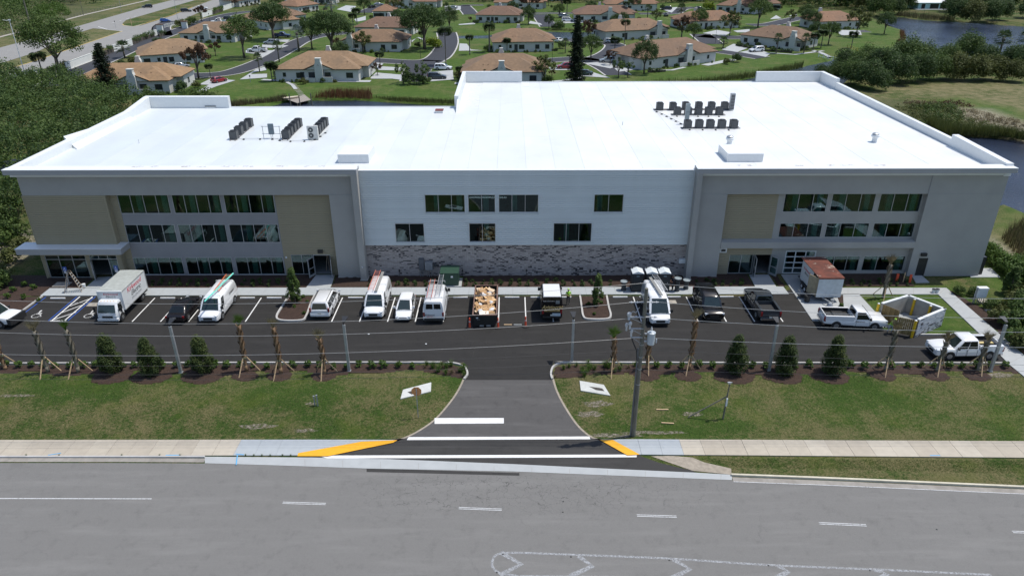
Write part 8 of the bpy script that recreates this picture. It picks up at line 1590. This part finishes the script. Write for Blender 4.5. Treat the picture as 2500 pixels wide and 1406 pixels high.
for x, y, s_, k, lab in ((2335, 52, 1.5, 1, 'nearest the pale blue house'), (2372, 55, 1.5, 2, 'second right of the blue house'), (2410, 54, 1.4, 1, 'in the middle of the far bank'), (2440, 50, 1.3, 1, 'right of the middle on the far bank'), (2380, 20, 1.8, 1, 'behind the far bank clump'), (2450, 20, 1.9, 0, 'tall behind the far bank, right'), (2320, 30, 1.3, 1, 'beside the blue house wall'), (2515, 45, 1.6, 1, 'at the right edge of the far bank'), (2180, 36, 1.3, 1, 'left of the lake head'), (2145, 40, 1.5, 0, 'behind the lake head house'), (2205, 22, 1.5, 1, 'left of the pale blue house'), (2110, 26, 1.4, 2, 'reddish-olive behind the lake head'), (2060, 14, 1.5, 1, 'dark over the lake head house')):
    a = G(x, y); put((scrubA, scrubB, scrubC)[k], a[0], a[1], 'large far-bank tree, '+lab, s=s_, group='far-bank trees')
# thickets and woods that read as one mass
def mass(poly, n, hmin, hmax, r, leaf, nm, label, seed, nl=40, size=.3, hs=.06):
    rs = np.random.RandomState(seed); P_ = np.array(poly); lo, hi = P_.min(0), P_.max(0); pts = np.zeros((0, 2))
    while len(pts) < n: q = rs.uniform(lo, hi, (n*2, 2)); q = q[seg_dist(q[:, 0], q[:, 1], poly) < 0]; pts = np.concatenate([pts, q])
    pts = pts[:n]; d = -seg_dist(pts[:, 0], pts[:, 1], poly); hh = np.clip((np.sin(pts[:, 0]*hs*3.1)*np.cos(pts[:, 1]*hs*2.3+1)+np.sin(pts[:, 0]*hs*7+pts[:, 1]*hs*5))*.25+.5+rs.normal(size=n)*.22, 0, 1)
    H_ = (hmin+(hmax-hmin)*hh)*np.clip(d/3+.35, 0, 1)-r*.5; low = rs.rand(n) < .25; H_ = np.where(low, H_*rs.rand(n)*.8, H_); C = np.stack([pts[:, 0], pts[:, 1], H_], 1); V_, F_ = clumps(C, rs.uniform(.6, 1.2, n)*r, nl, size, rs)
    o = npobj(nm, V_, F_, leaf, kind='stuff'); tag(o, label, 'woodland'); return o
th1 = GP([(-330, 240), (0, 204), (130, 214), (330, 262), (370, 250), (290, 330)])+[(-54.5, 118), (-54.5, 96), (-55, 84), (-60, 79), (-75, 80), (-120, 92), (-150, 120)]
mass(th1, 2500, 4.0, 7.0, 1.25, L_mid, 'thicket', 'dense dark green thicket filling the ground left of the building', 61, 64, .2)
mass(th1, 900, 3.5, 6.6, 1.2, L_dark, 'thicket_dark', 'darker shrubs mixed into the left thicket', 62, 60, .2)  # darker-leaved clumps among the mid-green ones
mass(GP([(420, 246), (360, 236), (330, 250), (470, 262), (540, 256), (540, 244), (500, 240)]), 160, 1.5, 3.0, 1.0, L_mid, 'thicket', 'low green scrub behind the left rear parapet', 63, 40, .22)
mass([(-58, 74), (-62, 71), (-100, 68), (-130, 80), (-110, 88), (-72, 79), (-60, 78)], 340, 1.2, 3.0, 1.0, L_olive, 'scrub', 'olive scrub at the foot of the left thicket', 64, 40, .2)
mass(GP([(700, 4), (1250, 6), (1650, 10), (1700, 4), (1880, 10), (2000, 22), (2130, 24), (2230, 18)])+[(330, 445), (60, 450), (-160, 450)], 2000, 8, 14, 3.0, L_dark, 'far_wood', 'dark far wood along the top of the picture', 65, 34, .62, .03)
mass(GP([(1640, 8), (1700, 5), (1900, 16), (2130, 30), (2180, 36), (2230, 22), (2100, -6), (1700, -16)]), 500, 7, 12, 2.6, L_mid, 'far_wood', 'green edge of the far wood behind the right houses', 66, 34, .55, .03)
mass(GP([(2240, 2), (2560, 6), (2760, 30), (2760, -60), (2240, -60)]), 500, 7, 12, 2.8, L_mid, 'far_wood', 'far wood at the top right corner', 68, 34, .55, .03)
mass(GP([(-90, 100), (0, 78), (66, 62), (100, 42), (95, 20), (200, 4), (260, -14), (260, -30), (60, -30), (-120, 20)]), 1000, 3, 9, 2.0, L_mid, 'roadside_wood', 'mixed green wood beyond the highway at the top left', 67, 44, .34, .05)
mass(GP([(90, 50), (165, 38), (172, 30), (150, 18), (100, 14), (80, 30)]), 160, 1.5, 3.2, 1.4, L_bright, 'roadside_scrub', 'bright green scrub beside the far rail', 69, 36, .3)
mass(GP([(120, -2), (260, -4), (270, 6), (200, 14), (130, 14)]), 90, 5, 9, 2.0, L_dark, 'roadside_wood', 'dark trees at the top edge beyond the highway', 70, 36, .45)
# reeds
for poly_, n_, h0, h1, lf, lab, sd in (([(2180, 258), (2300, 262), (2350, 285), (2450, 316), (2620, 362), (2620, 352), (2440, 332), (2370, 328), (2300, 326)], 420, .3, 1.5, L_olive, 'olive marsh growth on the near pond bank', 71), ([(2225, 262), (2340, 268), (2360, 290), (2330, 315), (2260, 300)], 170, .4, 1.7, L_mid, 'darker green marsh plants in the pond bank', 72), ([(2340, 264), (2440, 282), (2620, 330), (2620, 350), (2450, 318), (2360, 290)], 170, .1, .7, L_dry, 'straw-pale dry brush above the pond', 73), ([(2200, 250), (2360, 250), (2380, 262), (2260, 268)], 80, .2, .9, L_rust, 'rust-tinged brush at the meadow edge', 74)):
    mass(GP(poly_), n_, h0, h1, .75, lf, 'marsh_plants', lab, sd, 34, .15)
blades(GP([(2260, 300), (2330, 322), (2450, 328), (2620, 358), (2620, 364), (2450, 334), (2370, 330), (2290, 328)]), 5000, 1.9, .05, L_olive, 'reeds', 76, .3, 'upright olive reeds standing at the water line of the right pond', 'reeds')
blades([(57, 70), (60, 82), (72, 92), (90, 96), (90, 92), (72, 87), (62, 76)], 4500, 1.9, .04, L_reed, 'reeds', 75, .3, 'reeds at the near right pond corner beside the building', 'reeds')
for i, (pl_, n_, h, lf, lab) in enumerate((([(815, 226), (905, 228), (910, 243), (870, 241), (760, 240)], 1500, 1.7, L_rreed, 'reddish-brown reeds on the canal bank behind the left roof'), ([(540, 254), (650, 246), (700, 236), (700, 246), (560, 262)], 1600, 1.1, L_reed, 'low reeds left of the dock'), ([(905, 238), (1120, 248), (1120, 256), (960, 248)], 1800, .8, L_olive, 'low reeds on the canal bank right of the tall ones'), ([(2192, 112), (2212, 96), (2206, 78), (2196, 78), (2198, 95), (2184, 112)], 700, 1.4, L_rreed, 'rust-coloured reeds at the lake point'), ([(2190, 34), (2330, 46), (2330, 52), (2260, 50), (2190, 40)], 1800, 2.2, L_reed, 'straw reeds on the far lake bank'), ([(1560, 204), (1700, 200), (1840, 182), (1960, 158), (1960, 168), (1830, 192), (1700, 206)], 2600, 1.5, L_olive, 'grassy reeds on the canal bank behind the right roof'), ([(1330, 72), (1480, 74), (1480, 78), (1330, 76)], 900, .8, L_olive, 'low reeds on the small pond edge'))): blades(GP(pl_), n_, h, .05, lf, 'reeds', 80+i, .3, lab, 'reeds')
# ---- planting strip: staked palms
def stakedpalm(px, py, tx, ty, label, seed, stakes=3, boot=None, dry=.3):
    a = G(px, py-4); H = max(2.2, Hz(tx, ty+16, a[1])); rs = np.random.RandomState(seed); t = thing('staked_palm', label, 'palm tree', (a[0], a[1], 0), 0, 'newly planted staked palms'); bt = boot or M_boot
    top = Vector((rs.uniform(-.12, .12), 0, H)); mb = MB(); n_ = 7; pr = None
    cx_ = lambda f: Vector((top.x*f+math.sin(f*3.1)*rs_x, 0, H*f)); rs_x = rs.uniform(-.10, .10)
    for k in range(n_): f0, f1 = k/n_, (k+1)/n_; r = lambda f: .20-.06*f+(.05 if f > .55 else 0); mb.cyl(cx_(f0), cx_(f1), r(f0)*.8, r(f1)*.8, 9, k in (0, n_-1))
    mb.obj('trunk', bt, t, smooth=True)
    mb = MB(); k = 0; f = .30
    while f < .97:  # leaf bases laid in a spiral
        c = cx_(f); az = k*2.2; r = .15; e = Vector((math.cos(az), math.sin(az), 0)); u = Vector((-math.sin(az), math.cos(az), 0)); p0 = c+e*r*.8; p1 = c+e*(r+.14)+Vector((0, 0, .24)); mb.poly([p0-u*.07, p0+u*.07, p1+u*.03, p1-u*.03]); mb.poly([p0-u*.07+e*.03-Vector((0, 0, .04)), p1-u*.03+e*.02, p1+u*.03+e*.02, p0+u*.07+e*.03-Vector((0, 0, .04))]); k += 1; f += .045/H*1.0
    mb.obj('boots', bt, t, kind='stuff')
    mb = MB()
    for i in range(15):
        az = i*2.399; sp = .10+.55*rs.rand(); L = rs.uniform(.8, 1.3); d = Vector((math.cos(az)*sp, math.sin(az)*sp, 1)).normalized(); b0 = top+Vector((0, 0, -.1)); u = d.cross(Vector((0, 1, .2))).normalized()
        m_ = b0+d*L*.55; mb.poly([b0-u*.02, b0+u*.02, m_+u*.02, m_-u*.02])
        for q in range(5): w_ = (q-2)*.05; tip = m_+d*L*.5+u*w_*3; mb.poly([m_+u*w_*.3-u*.03, m_+u*w_*.3+u*.03, tip])
    mb.obj('fronds', L_dry if rs.rand() < dry else L_bright, t, kind='stuff')
    for k in range(stakes):
        az = R(-100+k*360/stakes+rs.uniform(-15, 15)); d = Vector((math.cos(az), math.sin(az), 0)); MB().ob(tuple(d*.62+Vector((0, 0, .72))), (.07, .07, 1.9), rz=az, ry=-math.atan2(.95, 1.5)).obj('stake', M_lum, t)
    MB().cyl((0, 0, 1.32), (0, 0, 1.42), .20, n=10).obj('strap', mat('strap_green', (.10, .12, .07), .8), t)
SPL = [(14, 905, -6, 850, 'at the left edge of the picture'), (118, 912, 84, 792, 'second from the left edge, grey-green head'), (192, 913, 152, 790, 'third from the left, left of the first juniper'), (603, 910, 576, 778, 'right of the third juniper'), (686, 916, 664, 784, 'second right of the third juniper'), (793, 916, 776, 812, 'short one left of the light pole by the stop sign'),
 (1494, 911, 1498, 808, 'just right of the driveway'), (1580, 905, 1583, 820, 'right behind the utility pole'), (1681, 907, 1690, 764, 'tall one right of the utility pole'), (2160, 910, 2192, 790, 'before the bin enclosure'), (2287, 910, 2308, 818, 'before the crew-cab pickup, left one'), (2387, 908, 2412, 816, 'before the crew-cab pickup, right one'), (2156, 731, 2184, 630, 'beside the enclosure, tall one near the building')]
for i, (x, y, tx, ty, lab) in enumerate(SPL): stakedpalm(x, y, tx, ty, 'staked palm '+lab, 300+i, boot=M_bootg if i in (1, 2, 9, 10, 11, 12) else M_boot, dry=.15 if i in (1, 2, 3, 6, 8) else .9)
junA = coneproto(41, 3.7, 1.02, L_jun, 130, 84); junB = coneproto(42, 3.7, 1.02, L_jun, 130, 84)
for i, (x, y, s_, lab) in enumerate(((275, 908, 1.02, 'first conical juniper from the left'), (371, 914, .98, 'second conical juniper from the left, beside a light pole'), (498, 908, .98, 'third conical juniper, right of the left light pole'), (1793, 909, 1.0, 'conical juniper, leftmost of the right-hand three'), (1914, 911, 1.0, 'conical juniper, middle of the right-hand three'), (2030, 912, 1.02, 'conical juniper, rightmost of the right-hand three'))): a = G(x, y); put((junA, junB)[i % 2], a[0], a[1], lab, s=(s_*1.05, s_*1.05, s_), group='conical junipers in the planting strip')
shr = bushproto(43, .34, .62, L_bright, 9, 26, .085, 'small_shrub', 'shrub', False); lir = tuft(44, 46, .62, .012, L_bright, .38); lirB = tuft(45, 40, .5, .012, L_mid, .33); dryT = tuft(46, 30, .4, .012, L_dry, .25)
rg = random.Random(9); k = 0
for x in [x for x in range(-20, 1010, 32)]+[x for x in range(1600, 2470, 34)]:
    if any(abs(x-q) < 24 for q in (275, 371, 498, 1793, 1914, 2030)): continue
    a = G(x+rg.uniform(-4, 4), 898+rg.uniform(-2, 2)); s_ = rg.uniform(.85, 1.25); k += 1
    side = 'left' if x < 1200 else 'right'; n_ = (x+20)//32 if x < 1200 else (2470-x)//34
    put(shr, a[0], a[1], 'small green kerb shrub, %s from the %s edge of the picture' % (nth(n_), side), s=s_, group='small shrubs in the %s planting strip' % side)
for i in range(64):
    if i < 34: x, y = rg.uniform(1015, 1135), rg.uniform(889, 921)
    else: x, y = rg.uniform(1352, 1600), rg.uniform(890, 922)
    if i < 34 and y > 888+(x-1000)*.26: continue
    if i >= 34 and y > 924-(x-1352)*.10: continue
    a = G(x, y+3); side = 'left' if i < 34 else 'right'; o = put(lir if i % 3 else (dryT if i % 2 else lirB), a[0], a[1], 'strappy grass clump %s of the driveway mouth, %s of its bed' % (side, nth(i if i < 34 else i-34)), s=rg.uniform(.8, 1.3), group='grass clumps %s of the driveway' % side)
shm = bushproto(47, .28, .42, L_dark, 6, 20, .075, 'small_shrub', 'shrub', False); n_ = 0
for (xa_, xb2_, d) in ((330, 740, 'under the left windows'), (905, 1070, 'below the stone-pattern wall, left part'), (1135, 1500, 'below the stone-pattern wall, middle part'), (1700, 1825, 'by the right column'), (2060, 2220, 'below the right-hand windows')):
    x = xa_
    while x < xb2_:
        for yy in (689, 697): a = G(x+rg.uniform(-4, 4), yy+rg.uniform(-2, 2)); put(shm, a[0], a[1], 'tiny dark seedling shrub %s, %s from the left' % (d, nth(int((x-xa_)/22)))+(', back row' if yy == 689 else ', front row'), s=rg.uniform(.7, 1.2), group='seedling shrubs '+d); n_ += 1
        x += 22
for i, (x, y, s_) in enumerate(((34, 712, 1.0), (60, 700, 1.1), (84, 706, 1.0), (20, 728, 1.0), (60, 730, .9), (95, 738, .8), (720, 752, .6), (742, 768, .6), (750, 740, .6), (1436, 745, .6), (1468, 742, .6), (1450, 770, .6), (2052, 750, .8), (740, 728, .7), (1470, 728, .6))): a = G(x, y); put(shr, a[0], a[1], 'low leafy shrub in a lot bed, %s from the left in its %s' % (nth(i if i < 6 else i-6), 'corner bed' if i < 6 else 'planted islands'), s=s_, group='low shrubs in the lot beds')
# island trees
itree = coneproto(48, 3.6, .72, L_mid, 60, 60, .09, 'young_tree', 'tree')
a = G(722, 742); put(itree, a[0], a[1], 'young narrow leafy tree on the left planted island', s=(1.15, 1.15, 1.15)); a = G(1457, 745); put(itree, a[0], a[1], 'young narrow leafy tree on the right planted island', s=(.95, .95, 1.0))
# right side beds and hedge
for i, (x, y, s_) in enumerate(((2420, 634, 1.15), (2436, 648, 1.1), (2450, 660, 1.15), (2466, 668, 1.1), (2482, 680, 1.2), (2500, 694, 1.2), (2515, 705, 1.2), (2410, 624, 1.0), (2476, 655, 1.0), (2496, 672, 1.0))): a = G(x, y); put(bushR, a[0], a[1], 'round green shrub in the row right of the building, %s along' % nth(i), s=s_*.75, group='round shrubs right of the building')
a = G(2463, 717); put(itree, a[0], a[1], 'dark upright young tree on the grass right of the building', s=(1.3, 1.3, .9))
for i, (x, y, s_) in enumerate(((2440, 790, .75), (2468, 800, .8), (2486, 775, .85), (2452, 765, .6), (2492, 812, .8), (2420, 755, .5), (2474, 745, .8), (2500, 760, .9), (2478, 840, .7), (2495, 850, .8), (2380, 722, .45), (2340, 718, .4), (2498, 735, .8))): a = G(x, y); put(bushA if i % 3 else bushC, a[0], a[1], 'leafy shrub in the right-edge bed, %s counted along it' % nth(i), s=s_, group='leafy shrubs in the right-hand bed')
for i, (x, y, s_) in enumerate(((12, 600, 1.2), (30, 640, .9), (8, 560, 1.2), (-10, 690, 1.1), (5, 700, .8), (50, 610, .8), (20, 520, 1.2))): a = G(x, y); put(bushC if i % 2 else bushA, a[0], a[1], 'scrubby bush left of the building, %s of a loose group' % nth(i), s=s_, group='scrubby bushes left of the building')
# grass texture that stands up along the verges
ylo_, yhi_ = G(600, 1072)[1], G(600, 920)[1]
def tufts(poly, n, seed, leaf, h=.09, nm='lawn_tufts', lab=None): return blades(poly, n, h, .012, leaf, nm, seed, .8, lab, 'grass', z=-.02)
PL = [(-42, ylo_+.1), (G(1000, 1062)[0]-.2, ylo_+.4), G(1095, 975), G(1126, 935), (G(1040, 920)[0], yhi_), (-46, yhi_)]; PR2 = [(G(1442, 1062)[0]+.3, ylo_+.4), (42, ylo_-.4), (46, yhi_), (G(1480, 920)[0], yhi_), G(1356, 930), G(1382, 985)]
tufts(PL, 24000, 91, L_bright, lab='green blades of the left front lawn'); tufts(PR2, 24000, 92, L_bright, lab='green blades of the right front lawn'); tufts(PL, 18000, 93, L_dry, .07, 'dry_tufts', 'dry straw blades of the left front lawn'); tufts(PR2, 12000, 94, L_dry, .07, 'dry_tufts', 'dry straw blades of the right front lawn')
tufts([(G(1790, 1140)[0], G(1790, 1140)[1]), (40, 39.2), (40, 40.7), (G(1700, 1118)[0], G(1700, 1118)[1])], 9000, 95, L_mid, .08, 'verge_tufts', 'green blades of the verge between sidewalk and kerb')
mb = None
for pts, n in (([(0, 1112), (720, 1113.5)], 60),):
    rs = np.random.RandomState(5)
    for x in (65, 145, 298, 390, 440, 620, 640, 660, 690, 710, 600): a = G(x, 1112.5); put(lirB, a[0], a[1], 'weed tuft in the kerb joint, %s from the left of a sparse line' % nth(sorted((65, 145, 298, 390, 440, 600, 620, 640, 660, 690, 710)).index(x)), s=.35, group='weed tufts at the kerb')
# unused prototypes are removed
for p in [o for o in list(bpy.data.objects) if o.get('label') == 'x']:
    for c in list(p.children): bpy.data.objects.remove(c)
    bpy.data.objects.remove(p)
